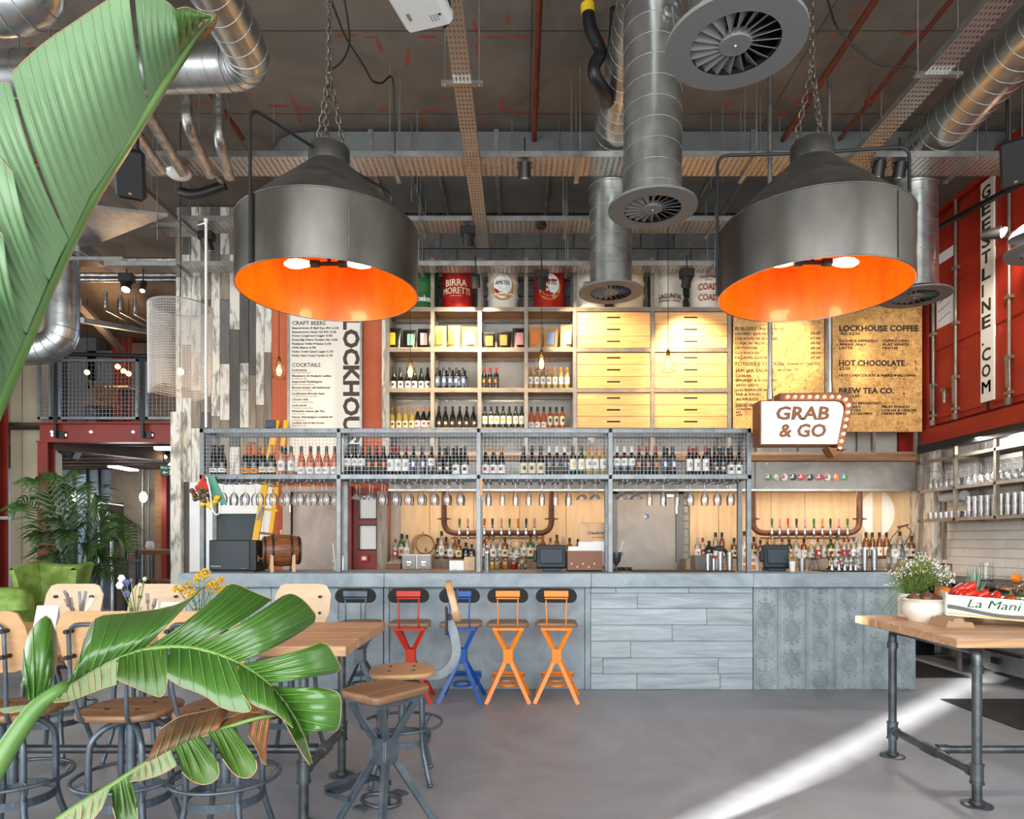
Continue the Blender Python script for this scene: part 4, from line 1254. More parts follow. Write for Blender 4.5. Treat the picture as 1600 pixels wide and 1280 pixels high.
# style: kind, body, label, cap, label z0, z1, print mat
ST = {
 'champ_w': ('champagne', 'champ_bottle', 'lab_white', 'cap_black', .03, .075, 'lab_grey'),
 'champ_o': ('champagne', 'champ_bottle', 'lab_orange', 'cap_orange', .02, .075, 'lab_dark'),
 'champ_g': ('champagne', 'champ_bottle', 'lab_cream', 'cap_gold', .03, .085, 'lab_grey'),
 'pinkish': ('bordeaux', 'wine_pink', 'lab_white', 'cap_black', .05, .15, 'lab_grey'),
 'rose': ('burgundy', 'wine_rose', 'lab_white', 'cap_black', .015, .085, 'lab_grey'),
 'red_w': ('bordeaux', 'dark_bottle', 'lab_white', 'cap_black', .1, .175, 'lab_grey'),
 'red_wr': ('bordeaux', 'dark_bottle', 'lab_white', 'cap_red', .045, .17, 'lab_grey'),
 'red_ww': ('bordeaux', 'dark_bottle', 'lab_white', 'cap_white', .1, .175, 'lab_grey'),
 'red_d': ('bordeaux', 'dark_bottle', 'lab_dark', 'cap_black', .05, .17, 'lab_orange2'),
 'red_dr': ('bordeaux', 'dark_bottle', 'lab_dark', 'cap_red', .05, .17, 'lab_orange2'),
 'navy': ('bordeaux', 'dark_bottle', 'lab_navy', 'cap_black', .045, .18, 'lab_white'),
 'burg_d': ('burgundy', 'dark_bottle', 'lab_dark', 'cap_black', .03, .11, 'lab_cream'),
 'burg_w': ('burgundy', 'dark_bottle', 'lab_white', 'cap_black', .015, .11, 'lab_dark'),
 'burg_wr': ('burgundy', 'dark_bottle', 'lab_white', 'cap_gold', .02, .11, 'lab_red'),
 'burg_c': ('burgundy', 'dark_bottle', 'lab_cream', 'cap_black', .02, .13, 'lab_dark'),
 'wcap_d': ('bordeaux', 'dark_bottle', 'lab_dark', 'cap_white', .05, .17, 'lab_grey'),
 'green_w': ('bordeaux', 'green_bottle', 'lab_white', 'cap_black', .06, .17, 'lab_yellow'),
 'white_o': ('bordeaux', 'wine_white', 'lab_white', 'cap_orange', .07, .17, 'lab_grey'),
 'yellow': ('burgundy', 'wine_white', 'lab_cream', 'cap_gold', .015, .105, 'lab_dark'),
 'rose_b': ('bordeaux', 'wine_rose', 'lab_cream', 'cap_black', .05, .17, 'lab_dark'),
 's_clear': ('spirit', 'spirit_clear', 'lab_white', 'cap_silver', .03, .13, 'lab_grey'),
 's_cred': ('spirit', 'spirit_clear', 'lab_red', 'cap_red', .03, .12, 'lab_white'),
 's_amber': ('spirit', 'spirit_amber', 'lab_cream', 'cap_black', .03, .12, 'lab_dark'),
 's_green': ('spirit', 'spirit_green', 'lab_cream', 'cap_black', .03, .13, 'lab_red'),
 's_black': ('squat', 'dark_bottle', 'lab_dark', 'cap_black', .03, .08, 'lab_white'),
 's_gcap': ('spirit', 'spirit_clear', 'lab_white', 'cap_green', .03, .12, 'lab_red'),
 's_blue': ('spirit', 'spirit_clear', 'lab_white', 'cap_blue', .03, .12, 'lab_sky'),
 's_wcap': ('squat', 'spirit_clear', 'lab_white', 'cap_white', .02, .08, 'lab_grey'),
 's_tall': ('tall', 'spirit_clear', 'lab_white', 'cap_black', .04, .15, 'lab_grey'),
 's_tamb': ('tall', 'spirit_amber', 'lab_white', 'cap_black', .04, .14, 'lab_orange2'),
 's_orange': ('spirit', 'spirit_amber', 'lab_orange2', 'cap_orange', .03, .13, 'lab_white'),
}
DESC = {
 'champ_w': 'dark green sparkling bottle with white label', 'champ_o': 'sparkling bottle with orange label and foil', 'champ_g': 'sparkling bottle with gold foil neck',
 'pinkish': 'pale pink wine bottle with white label', 'rose': 'rose wine bottle with white label', 'red_w': 'red wine bottle with white label', 'red_wr': 'red wine bottle with red capsule and white label',
 'red_ww': 'red wine bottle with white capsule', 'red_d': 'red wine bottle with dark label', 'red_dr': 'red wine bottle with dark label and red capsule', 'navy': 'wine bottle with navy label',
 'burg_d': 'dark sloping wine bottle with dark label', 'burg_w': 'dark sloping wine bottle with low white label', 'burg_wr': 'dark sloping wine bottle with white and red label',
 'burg_c': 'dark sloping wine bottle with cream label', 'wcap_d': 'dark wine bottle with white capsule and dark label', 'green_w': 'green wine bottle with white label', 'white_o': 'white wine bottle with orange capsule',
 'yellow': 'golden sloping wine bottle with cream label', 'rose_b': 'rose wine bottle with cream label', 's_clear': 'clear spirit bottle with white label', 's_cred': 'clear spirit bottle with red label',
 's_amber': 'amber spirit bottle with cream label', 's_green': 'green spirit bottle with cream label', 's_black': 'squat black spirit bottle', 's_gcap': 'clear spirit bottle with green cap',
 's_blue': 'clear spirit bottle with blue cap', 's_wcap': 'squat clear bottle with white cap', 's_tall': 'tall clear spirit bottle', 's_tamb': 'tall amber bottle with white label', 's_orange': 'amber bottle with orange label'}
def bottle(style, x, y, z, label, group, s=1.0, rz=0):
 kind, body, lab, cap, z0, z1, pr = ST[style]
 t = thing('bottle', label, 'bottle', (x, y, z), group=group, rotz=rz)
 t.scale = (s, s, s)
 ob('glass_body', cached(('glass_body', kind), lambda: MB().lathe(BP[kind], 14), body), None, t)
 ob('capsule', cached(('capsule', kind), lambda: cap_mb(kind), cap), None, t)
 l_ = ob('paper_label', cached(('paper_label', kind, z0, z1), lambda: arc_strip(RAD[kind] + .0006, z0, z1, 1.35), lab), None, t)
 zm = (z0 + z1) / 2
 ob('label_print', cached(('label_print', kind, z0, z1), lambda: arc_strip(RAD[kind] + .0011, zm - (z1 - z0) * .16, zm + (z1 - z0) * .2, .42, 6), pr), None, l_)
 return t
def row_of(items, Y, z, where, group, s=1.0, jit=.006, posts=()):
 """items: list of (px, style) from left to right"""
 xs = [PX(px, Y) for px, _ in items]
 rs = [RAD[ST[s_][0]] * s + .0006 for _, s_ in items]
 for _ in range(60):                      # shoulder the bottles apart, clear of the posts
  for i in range(len(xs)):
   if i + 1 < len(xs):
    d = rs[i] + rs[i + 1] - (xs[i + 1] - xs[i])
    if d > 0:
     xs[i] -= d / 2; xs[i + 1] += d / 2
   for q in posts:
    d = rs[i] + .024 - abs(xs[i] - q)
    if d > 0: xs[i] += d if xs[i] > q else -d
 for i, (px, stl) in enumerate(items):
  bottle(stl, xs[i], Y + random.uniform(-jit, jit), z, '%s, %s from left, %s' % (DESC[stl], nth(i + 1), where), group, s, random.uniform(-.35, .35))
SC = 4.92
cx_ = lambda v: 590 + v / SC
zA, zB, zC = LV[2] + .0145, LV[1] + .0145, LV[3] + .0145
row_of([(cx_(v), 'burg_w') for v in (122, 175, 232, 285, 335, 385)], 8.70, zA, 'upper shelf bay one', 'bottles on the steel shelves', .93)
row_of([(cx_(v), 'navy') for v in (457, 507, 555, 605, 655)], 8.70, zA, 'upper shelf bay two', 'bottles on the steel shelves', .93)
row_of([(cx_(v) , 'navy') for v in (480, 529, 578, 627, 672)], 8.84, zA, 'upper shelf rear row', 'bottles on the steel shelves', .93)
row_of([(cx_(v), 'red_dr') for v in (820, 865, 912)], 8.70, zA, 'upper shelf bay three', 'bottles on the steel shelves', .93)
row_of([(cx_(v), 'white_o') for v in (1178, 1224, 1272, 1318, 1365, 1412, 1459)], 8.70, zA, 'upper shelf bay four', 'bottles on the steel shelves', .93)
row_of([(cx_(v), 'yellow') for v in (110, 162, 212, 262)] + [(cx_(v), 'burg_wr') for v in (312, 354, 397)], 8.70, zB, 'lower shelf bay one', 'bottles on the steel shelves', .93)
row_of([(cx_(v), 'burg_d') for v in (470, 522, 578, 632, 685, 738)], 8.70, zB, 'lower shelf bay two', 'bottles on the steel shelves', .95)
row_of([(cx_(v), 'green_w') for v in (825, 874, 918, 965, 1013, 1062, 1108)], 8.70, zB, 'lower shelf bay three', 'bottles on the steel shelves', .95)
row_of([(cx_(v), 'rose') for v in (1182, 1230, 1278)] + [(cx_(v), 'rose_b') for v in (1326, 1374, 1420)], 8.70, zB, 'lower shelf bay four', 'bottles on the steel shelves', .93)
# coffee bags
def coffee_bag(px, wpx, hpx, mat, lab, lx, label):
 Y = 8.74
 x, w, h = PX(px, Y), wpx * Y / FPX, hpx * Y / FPX
 t = thing('coffee_bag', label, 'coffee bag', (x, Y, zC), group='coffee bags on the shelf')
 rows = []
 n = 8
 lean = random.uniform(-.02, .02)
 for j in range(7):
  v = j / 6
  d = .055 * (1 - v) ** .6 * (1 - .25 * (1 - v)) + .004
  ww = w / 2 * (.92 + .08 * v)
  row = []
  for i in range(2 * n):
   a = 2 * pi * i / (2 * n)
   ca, sa = cos(a), sin(a)
   row.append((x + lean * v + ww * (abs(ca) ** .5) * (1 if ca >= 0 else -1), Y - .0 + d * sa + .02 * v, zC + h * v))
  row.append(row[0])
  rows.append(row)
 b = MB().grid(rows)
 b.add(rows[0][:-1], [tuple(range(2 * n))]); b.add(rows[-1][:-1], [tuple(range(2 * n))])
 ob('pouch', b, mat, t)
 lw, lh = w * .46, h * .52
 ob('label', MB().box(x + lx - lw / 2, x + lx + lw / 2, Y - .063, Y - .058, zC + h * .2, zC + h * .2 + lh).xf(Matrix.Identity(4)), lab, t)
 ob('fold', MB().box(x + lean - w * .47, x + lean + w * .47, Y + .008, Y + .03, zC + h * .9, zC + h * .985), mat, t)
for args in ((616, 23, 36, 'bag_black', 'lab_yellow', -.02, 'black coffee bag with yellow label at the shelf end'), (640, 21, 33, 'bag_black', 'lab_mint', .02, 'black coffee bag with mint label'),
    (662, 23, 35, 'bag_black', 'lab_rosewood', .01, 'black coffee bag with dusty pink label beside the mint one'), (688, 22, 39, 'bag_kraft', 'lab_yellow', 0, 'kraft coffee bag with yellow label, nearer the black bags'),
    (709, 20, 40, 'bag_kraft', 'lab_yellow', -.02, 'kraft coffee bag with yellow label between two kraft bags'), (733, 26, 38, 'bag_kraft', 'lab_sky', .02, 'kraft coffee bag with pale blue label in the bright spot'),
    (764, 22, 29, 'bag_black', 'lab_yellow', .01, 'low black coffee bag with yellow label'), (787, 23, 31, 'bag_black', 'lab_orange2', 0, 'black coffee bag with orange label'),
    (811, 24, 36, 'bag_black', 'lab_pink', .01, 'black coffee bag with pink label by the shelf post'), (837, 23, 40, 'bag_kraft', 'lab_orange2', -.02, 'kraft coffee bag with orange label'),
    (860, 24, 37, 'bag_kraft', 'lab_sky', 0, 'kraft coffee bag with slate blue label'), (884, 20, 41, 'bag_kraft', 'lab_rosewood', .03, 'kraft coffee bag with pale pink label next to the drawers')):
 coffee_bag(*args)
# beer kegs
def wrapped(mb, c, r):
 mb.v = [(c[0] + (r - p[1]) * sin(p[0] / r), c[1] - (r - p[1]) * cos(p[0] / r), c[2] + p[2]) for p in mb.v]
 return mb
def keg(px, mat, label, texts=(), oval=None, Y=8.80):
 z = LV[4] + .0145
 c = (PX(px, Y), Y, z)
 t = thing('beer_keg', label, 'keg', c, group='printed beer kegs on the top shelf')
 r = .2
 prof = [(r - .012, 0), (r, .008), (r, .04), (r - .006, .06), (r - .006, .155), (r + .006, .165), (r + .006, .185), (r - .006, .195), (r - .006, .33), (r + .006, .34), (r + .006, .36), (r - .006, .37), (r - .006, .47), (r, .49), (r, .53), (r - .015, .54), (r - .03, .50), (.001, .50)]
 ob('shell', MB().lathe(prof, 40, c, True, False), mat, t)
 ob('valve', MB().cyl((c[0], Y, z + .5), (c[0], Y, z + .53), .04), 'steel_bright', t)
 for (s_, zz, h, m_, wd) in texts:
  ob('print', wrapped(text_mb(s_, h / .727, 'CENTER', h * .03, .0008, width=wd), (c[0], c[1], z + zz), r + .0075), m_, t)
 if oval:
  for (rr, m_, dz, off) in oval:
   n = 28
   mb = MB()
   mb.add([(rr * cos(2 * pi * i / n), 0, rr * sin(2 * pi * i / n) * 1.12) for i in range(n)], [tuple(range(n))])
   ob('oval_print', wrapped(mb, (c[0], c[1], z + dz), r + off), m_, t)
 return t
keg(661, 'keg_green', 'dark green beer keg half hidden by the lamp shade', [('Heineken', .11, .075, 'paper_white', .30)])
keg(715, 'keg_red', 'red beer keg with two lines of cream lettering', [('BIRRA', .31, .085, 'lab_cream', .29), ('MORETTI', .21, .085, 'lab_cream', .385), ('ricetta italiana', .15, .014, 'lab_cream', .15)])
AM = [(.152, 'keg_gold', .26, .0068), (.125, 'paper_white', .285, .0074)]
def amstel(px, mat, label):
 t = keg(px, mat, label, [('AMSTEL', .31, .05, 'ink_dark', .2), ('BIER', .225, .034, 'paper_white', .095)], AM)
 z = LV[4] + .0145
 c = (PX(px, 8.80), 8.80, z)
 n = 20
 mb = MB()
 mb.add([(.12 * cos(pi + pi * i / n), 0, .125 * sin(pi + pi * i / n)) for i in range(n + 1)], [tuple(range(n + 1))])
 ob('oval_print', wrapped(mb, (c[0], c[1], z + .275), .2078), 'keg_red', t)
amstel(786, 'keg_white', 'white beer keg with gold oval label')
amstel(858, 'keg_red', 'second red beer keg with gold oval label')
keg(921, 'keg_white', 'white beer keg beside the spiral duct', [('SYMONDS', .3, .05, 'ink_dark', .2), ('FOUNDERS', .22, .026, 'lab_red', .18)])
keg(982, 'keg_cream', 'cream beer keg behind the diffuser rim', [('RESERVE', .3, .036, 'lab_red', .17), ('CIDER', .22, .045, 'lab_red', .18)])
keg(1043, 'keg_white', 'white beer keg with black lettering and red line', [('LAGUNITAS', .14, .06, 'ink_dark', .31), ('BREWING COMPANY', .085, .024, 'lab_red', .3)])
keg(1101, 'keg_white', 'white beer keg with red lettering beside the big lamp', [('CALEDONIAN', .39, .03, 'lab_red', .24), ('BREWERY', .345, .014, 'lab_red', .1), ('COAST', .26, .085, 'lab_red', .27), ('COAST', .125, .085, 'lab_red', .27)])
# white drinks menu
Ym = 8.95
mn = thing('drinks_menu_board', 'tall white drinks menu board with big vertical lettering on the terracotta wall', 'menu board', (PX(506, Ym), Ym, PZ(737, Ym)))
ob('board', MB().bbox(PX(452, Ym), PX(563, Ym), Ym, Ym + .03, PZ(737, Ym), PZ(430, Ym)), 'paper_cream', mn)
fr_ = MB()
for a_, b_, c_, d_ in ((449, 452.5, 738, 429), (563, 566, 738, 429), (449, 566, 738, 735.5), (449, 566, 431, 428)):
 fr_.box(PX(a_, Ym), PX(b_, Ym), Ym - .012, Ym + .035, PZ(c_, Ym), PZ(d_, Ym))
ob('frame', fr_, 'galv_dull', mn)
ty = lambda v: 480 + v / 6.095
tx = lambda v: 430 + v / 6.095
for (s_, y_, h, m_, w_) in (('CRAFT BEERS', 154, 6.2, 'ink_brown', 52), ('Beavertown 8 Ball Rye IPA 6.2%', 200, 3.2, 'ink_brown', 73), ('Beavertown Neck Oil IPA 4.3%', 238, 3.2, 'ink_brown', 69), ('Kona Longboard Lager 4.4%', 273, 3.2, 'ink_brown', 63),
      ('Kona Big Wave Golden Ale 4.6%', 312, 3.2, 'ink_brown', 71), ('Paulaner Hefe-Weisse 5.5%', 350, 3.2, 'ink_brown', 61), ('1936 Biere 4.7%', 387, 3.2, 'ink_brown', 37), ('Hobo Craft Czech Lager 5.1%', 424, 3.2, 'ink_brown', 64),
      ('Hobo East Coast Cyder 5.1%', 462, 3.2, 'ink_brown', 63), ('COCKTAILS', 553, 6.2, 'ink_brown', 44), ('Lock party', 600, 3.2, 'ink_brown', 23), ('Bourbon & beer', 624, 2.4, 'ink_pale', 29),
      ('Blueberry & rhubarb collins', 656, 3.2, 'ink_brown', 61), ('Vodka & gin', 682, 2.4, 'ink_pale', 23), ('Improved Paddington', 711, 3.2, 'ink_brown', 47), ('Rum & marmalade', 737, 2.4, 'ink_pale', 35),
      ('Brown butter old fashioned', 767, 3.2, 'ink_brown', 59), ('Bourbon & butter', 793, 2.4, 'ink_pale', 32), ('Lockhouse bloody mary', 824, 3.2, 'ink_brown', 51), ('Vodka & fresh tomato', 850, 2.4, 'ink_pale', 40),
      ('Cloved club', 880, 3.2, 'ink_brown', 25), ('Gin & raspberries', 906, 2.4, 'ink_pale', 33), ('Lock stock', 936, 3.2, 'ink_brown', 23), ('Tequila & paprika', 961, 2.4, 'ink_pale', 32),
      ('Pistachio ramos gin fizz', 991, 3.2, 'ink_brown', 51), ('Gin & nuts', 1017, 2.4, 'ink_pale', 20), ('Fancy champagne cocktail #1', 1047, 3.2, 'ink_brown', 63), ('Champagne', 1075, 2.4, 'ink_pale', 21),
      ('Locked out of the house', 1103, 3.2, 'ink_brown', 50), ('Rum & fruit', 1129, 2.4, 'ink_pale', 22), ('HOUSE SPIRITS', 1225, 4.5, 'ink_brown', 44)):
 put_text(mn, s_, tx(162), ty(y_), Ym, h, m_, 'LEFT', w_, .12)
put_text(mn, 'LOCKHOUSE', 547.5, 498, Ym, 24.5, 'ink_brown', 'LEFT', 213, 1.3, rot90=True)
put_text(mn, 'BAR & KITCHEN', 536, 492, Ym, 4, 'ink_brown', 'RIGHT', 32, .4, rot90=True)
# chipboard menus
Yo = 8.555
def osb_board(x0, x1, y0, y1, label):
 t = thing('food_menu_board', label, 'menu board', (PX((x0 + x1) / 2, Yo), Yo, PZ(y1, Yo)), group='chipboard menu boards')
 ob('board', MB().bbox(PX(x0, Yo), PX(x1, Yo), Yo, Yo + .02, PZ(y1, Yo), PZ(y0, Yo), .002), 'osb', t)
 sp = MB()
 for k in range(26):
  a, b = random.uniform(x0 + 4, x1 - 4), random.uniform(y0 + 40, y1 - 4)
  r = random.uniform(.004, .011) * (1.8 if k % 9 == 0 else 1)
  p = W(a, b, Yo)
  n = 7
  sp.add([(p.x + r * random.uniform(.6, 1.3) * cos(2 * pi * i / n), Yo - .001, p.z + r * random.uniform(.6, 1.5) * sin(2 * pi * i / n)) for i in range(n)], [tuple(range(n))])
  if k % 9 == 0:
   sp.box(p.x - .0025, p.x + .0025, Yo - .0012, Yo, p.z - random.uniform(.06, .2), p.z)
 ob('paint_splash', sp, 'lab_red', t)
 return t
m1 = osb_board(1146, 1288, 440, 677, 'chipboard burger menu board half hidden behind the lit sign')
m2 = osb_board(1301, 1441, 478, 675, 'chipboard coffee menu board next to the red container')
ox = lambda v: 1130 + v / 4.848
oy = lambda v: 480 + v / 4.848
for (s_, x_, y_, h, w_) in (('BURGERS', 90, 165, 5.6, 33), ('LOCKED & LOADED', 90, 203, 3.9, 60), ('LOCKHOUSE BURGER', 90, 240, 3.9, 67), ("LOCK 'N' BLUE", 90, 275, 3.9, 46), ('HOTHOUSE', 90, 311, 3.9, 35), ('COCKHOUSE', 90, 348, 3.9, 38), ('FALAFEL LOCK', 90, 384, 3.9, 52),
       ('ROTISSERIE CHICKEN', 90, 432, 5.6, 76), ('JAM JAR SALADS', 90, 482, 5.6, 61), ('CAESAR', 92, 522, 3.9, 25), ('SMOKED & ROASTED', 92, 556, 3.9, 66), ('GADO GADO', 94, 592, 3.9, 36), ('LOCKHOUSE BEETS', 95, 628, 3.9, 62), ('FAR & AWAY', 95, 663, 3.9, 40),
       ('ACAPULCO', 95, 699, 3.9, 36), ('SANDWICHES', 95, 745, 5.6, 48), ('LOCKHOUSE CLUB', 95, 773, 2.6, 36), ('BAT', 97, 797, 2.6, 8), ('ALTO', 97, 818, 2.6, 10), ('Add fries for £3', 275, 165, 3.6, 38), ('Quarter £7 | Half £13', 482, 430, 3.6, 51), ('All £7.50', 410, 478, 3.6, 22)):
 put_text(m1, s_, ox(x_), oy(y_), Yo, h, 'ink_brown', 'LEFT', w_, .14)
for y_, s_ in ((199, '£8.50'), (237, '£7.50'), (273, '£8.50'), (311, '£8.50'), (348, '£8.50'), (384, '£7.00')):
 put_text(m1, s_, ox(737), oy(y_), Yo, 3.7, 'ink_brown', 'RIGHT', 15.5, .2)
for (s_, x_, y_, h, w_) in (('LOCKHOUSE COFFEE', 878, 163, 9, 124), ('ALL £2.50', 882, 202, 4, 32), ('DOUBLE ESPRESSO', 880, 257, 4, 60), ('AMERICANO', 878, 285, 4, 41), ('LATTE', 878, 311, 4, 21), ('CAPPUCCINO', 1206, 257, 4, 42), ('FLAT WHITE', 1208, 285, 4, 41), ('MOCHA', 1208, 311, 4, 24),
       ('HOT CHOCOLATE', 876, 427, 9, 103), ('£2.50', 880, 466, 4, 17), ('HOT CHOCOLATE & MARSHMALLOWS', 876, 519, 4, 120), ('BREW TEA CO.', 876, 636, 9, 86), ('ALL £2.50', 882, 675, 4, 31), ('ENGLISH BREAKFAST', 880, 729, 4, 65), ('EARL GREY', 880, 757, 4, 34), ('GREEN TEA', 880, 783, 4, 34),
       ('MOROCCAN MINT', 880, 808, 4, 52), ('FRUIT PUNCH', 1200, 757, 4, 43), ('LEMON & GINGER', 1200, 783, 4, 55), ('FRESH MINT', 1200, 808, 4, 40)):
 put_text(m2, s_, ox(x_), oy(y_), Yo, h, 'ink_dark', 'LEFT', w_, .2 if h < 6 else .45)
# lit marquee sign
Yg = 6.3
gx = lambda v: 1150 + v / 5.333
gy = lambda v: 600 + v / 5.333
sg = thing('marquee_sign', 'white lit box sign with bulb edged brown arrow hanging over the bar', 'sign', W(1250, 708, Yg))
def P2(v, w):
 p = W(gx(v), gy(w), Yg)
 return (p.x, p.z)
face = [P2(213, 498), P2(840, 498), P2(893, 230), P2(890, 195), P2(878, 170), P2(855, 153), P2(825, 148), P2(213, 148)]
body = [P2(200, 508), P2(850, 508), P2(905, 230), P2(902, 190), P2(886, 160), P2(860, 143), P2(830, 138), P2(200, 138)]
ob('box', MB().prism(body, 'y', Yg, Yg + .2), 'marquee_brown', sg)
ob('lit_face', MB().prism(face, 'y', Yg - .004, Yg + .01), 'marquee_face', sg, label='glowing white sign face')
for s_, x_, y_, w_ in (('GRAB', 555, 250, 84), ('& GO', 555, 395, 74.5)):
 put_text(sg, s_, gx(x_), gy(y_), Yg - .005, 20.5, 'marquee_letter', 'CENTER', w_, 1.2, shear=.14)
out_ = [(360, 80), (890, 75), (925, 85), (950, 110), (965, 150), (962, 200), (880, 560), (830, 560), (905, 200), (895, 165), (870, 145), (830, 140), (360, 140)]
ob('arrow_channel', MB().prism([P2(*q) for q in out_], 'y', Yg - .02, Yg + .14), 'marquee_brown', sg)
ob('arrow_head', MB().prism([P2(760, 530), P2(920, 548), P2(808, 612)], 'y', Yg - .02, Yg + .12), 'marquee_brown', sg)
for q in ((423, 113), (483, 113), (543, 113), (605, 113), (665, 113), (727, 113), (788, 113), (847, 113), (902, 135), (928, 183), (922, 241), (910, 300), (897, 358), (883, 420), (868, 480), (855, 540)):
 p = W(gx(q[0]), gy(q[1]), Yg)
 ob('bulb', MB().ball((p.x, Yg - .034, p.z), .0125, 10), 'marquee_bulb', sg)
for px_, py_ in ((1203, 625), (1296, 614)):
 p = W(px_, py_, Yg + .05)
 ob('hanging_pole', MB().cyl((p.x, Yg + .05, p.z), (p.x, Yg + .05, CEIL), .021, n=12).cyl((p.x, Yg + .05, p.z), (p.x, Yg + .05, p.z + .1), .028, n=12), 'galv', sg)
light('sign_glow', 'AREA', (PX(1250, Yg), Yg - .08, PZ(660, Yg)), 6, (1, .95, .85), target=(PX(1250, Yg), 0, 1.5), size=.6, size_y=.35)
# tap pipes
def tap_pipe(xl, xr, taps, where):
 Yt = 8.64
 p = [(PX(xl, Yt), Yt, zb0 - .001), W(xl, 833, Yt), W(xr, 833, Yt), (PX(xr, Yt), Yt, zb0 - .001)]
 t = thing('beer_tap_pipe', 'U shaped rusty pipe of beer taps %s' % where, 'beer tap', p[1], group='pipe beer fonts')
 ob('pipe', MB().tube(rounded(p, .16, 8), .036, 18), 'rust_pipe', t)
 cl = MB()
 for px_ in (xl, xr):
  q = W(px_, 811, Yt)
  cl.lathe([(.036, -.012), (.05, -.012), (.05, .012), (.036, .012)], 18, q, False, False, smooth=False).box(q.x - .085, q.x + .085, Yt - .01, Yt + .01, q.z - .008, q.z + .008)
 ob('clamp', cl, 'rust_pipe', t)
 cols = ['cap_green', 'lab_pink', 'stool_red', 'lab_dark', 'lab_pink', 'cap_green', 'lab_orange2', 'lab_dark', 'lab_pink', 'cap_green']
 for i, px_ in enumerate(taps):
  q = W(px_, 833, Yt)
  o = ob('tap', MB().cyl((q.x, Yt - .03, q.z), (q.x, Yt - .09, q.z), .016, n=10).lathe([(.012, -.05), (.02, -.04), (.022, 0), (.016, .04), (.012, .06), (.018, .075), (.012, .085)], 10, (q.x, Yt - .09, q.z)).cyl((q.x, Yt - .09, q.z - .04), (q.x, Yt - .13, q.z - .08), .009, n=8), 'steel_bright', t)
  ob('tap_handle', MB().lathe([(.008, .08), (.014, .12), (.016, .17), (.006, .185)], 10, (q.x, Yt - .09, q.z)), cols[i % 10], o)
 ob('drip_rail', MB().box(W(taps[0] - 14, 842, Yt).x, W(taps[-1] + 14, 842, Yt).x, Yt - .02, Yt + .02, p[1].z - .075, p[1].z - .055), 'rust_pipe', t)
tap_pipe(693.8, 861.5, (719, 732, 757.5, 770, 784, 796.5, 809.5, 822, 835), 'over the spirits left of the zinc door')
tap_pipe(1176, 1343, (1202, 1214, 1227, 1240, 1253, 1267, 1280, 1292.5, 1305.6, 1319), 'below the badges under the lit sign')
# back counter and spirits
bcnt = thing('back_counter', 'dark back bar counter with raised bottle step', 'counter', (0, 8.25, 0))
for a_, b_ in ((PX(610, 9.0), PX(955, 8.6)), (PX(1075, 8.6), PX(1431, 8.7))):
 ob('base_cabinet', MB().bbox(a_, b_, 8.3, 9.02, 0, 1.0), 'black_metal', bcnt)
 ob('worktop', MB().bbox(a_, b_, 8.25, 9.04, 1.0, 1.05), 'timber_beam', bcnt)
 ob('bottle_step', MB().bbox(max(a_, PX(608, 8.7)), b_, 8.72, 9.04, 1.05, 1.165), 'plank_tan', bcnt)
SP = [(618, 's_cred', .95), (628, 's_green', 1.2), (636, 's_tall', 1.0), (684, 's_amber', 1.0), (690, 's_tall', 1.15), (697, 's_amber', 1.05), (704, 's_clear', 1.0), (711, 's_orange', 1.1), (717, 's_amber', .95), (728, 's_black', 1.0), (737, 's_black', .9),
  (749, 's_amber', 1.1), (757, 's_tamb', 1.0), (764, 's_cred', 1.15), (771, 's_gcap', 1.1), (782, 's_clear', 1.1), (789, 's_amber', 1.05), (796, 's_wcap', 1.1), (807, 's_wcap', 1.0), (819, 's_clear', 1.15), (829, 's_green', 1.15), (838, 's_tall', .95),
  (848, 's_orange', 1.15), (860, 's_cred', 1.0), (870, 's_tamb', 1.0), (880, 's_clear', 1.05), (890, 's_amber', 1.0), (903, 's_amber', .95), (1090, 's_clear', 1.0), (1098, 's_cred', 1.0), (1108, 's_black', 1.1), (1118, 's_tall', 1.1), (1128, 's_tamb', 1.1),
  (1147, 's_amber', 1.0), (1163, 's_tall', 1.15), (1178, 's_amber', 1.05), (1188, 's_amber', .9), (1199, 's_orange', 1.0), (1210, 's_clear', 1.0), (1222, 's_cred', 1.0), (1233, 's_green', 1.0), (1244, 's_clear', 1.05), (1256, 's_amber', 1.0), (1268, 's_wcap', 1.1), (1278, 's_cred', 1.0), (1288, 's_clear', 1.0), (1298, 's_green', 1.05),
  (1308, 's_gcap', 1.1), (1319, 's_cred', 1.0), (1326, 's_cred', 1.0), (1334, 's_blue', 1.05), (1343, 's_clear', 1.2), (1353, 's_tamb', 1.1), (1363, 's_tamb', 1.1), (1374, 's_tamb', 1.1), (1385, 's_tamb', 1.1), (1397, 's_clear', 1.0), (1406, 's_tall', 1.15), (1414, 's_clear', 1.1), (1424, 's_amber', 1.1)]
for i, (px_, stl, s_) in enumerate(SP):
 Y_ = 8.80 + (.11 if i % 2 else 0)
 bottle(stl, PX(px_, Y_), Y_, 1.1655, '%s, %s from left, back bar step' % (DESC[stl], nth(i + 1)), 'spirits on the back bar step', s_)
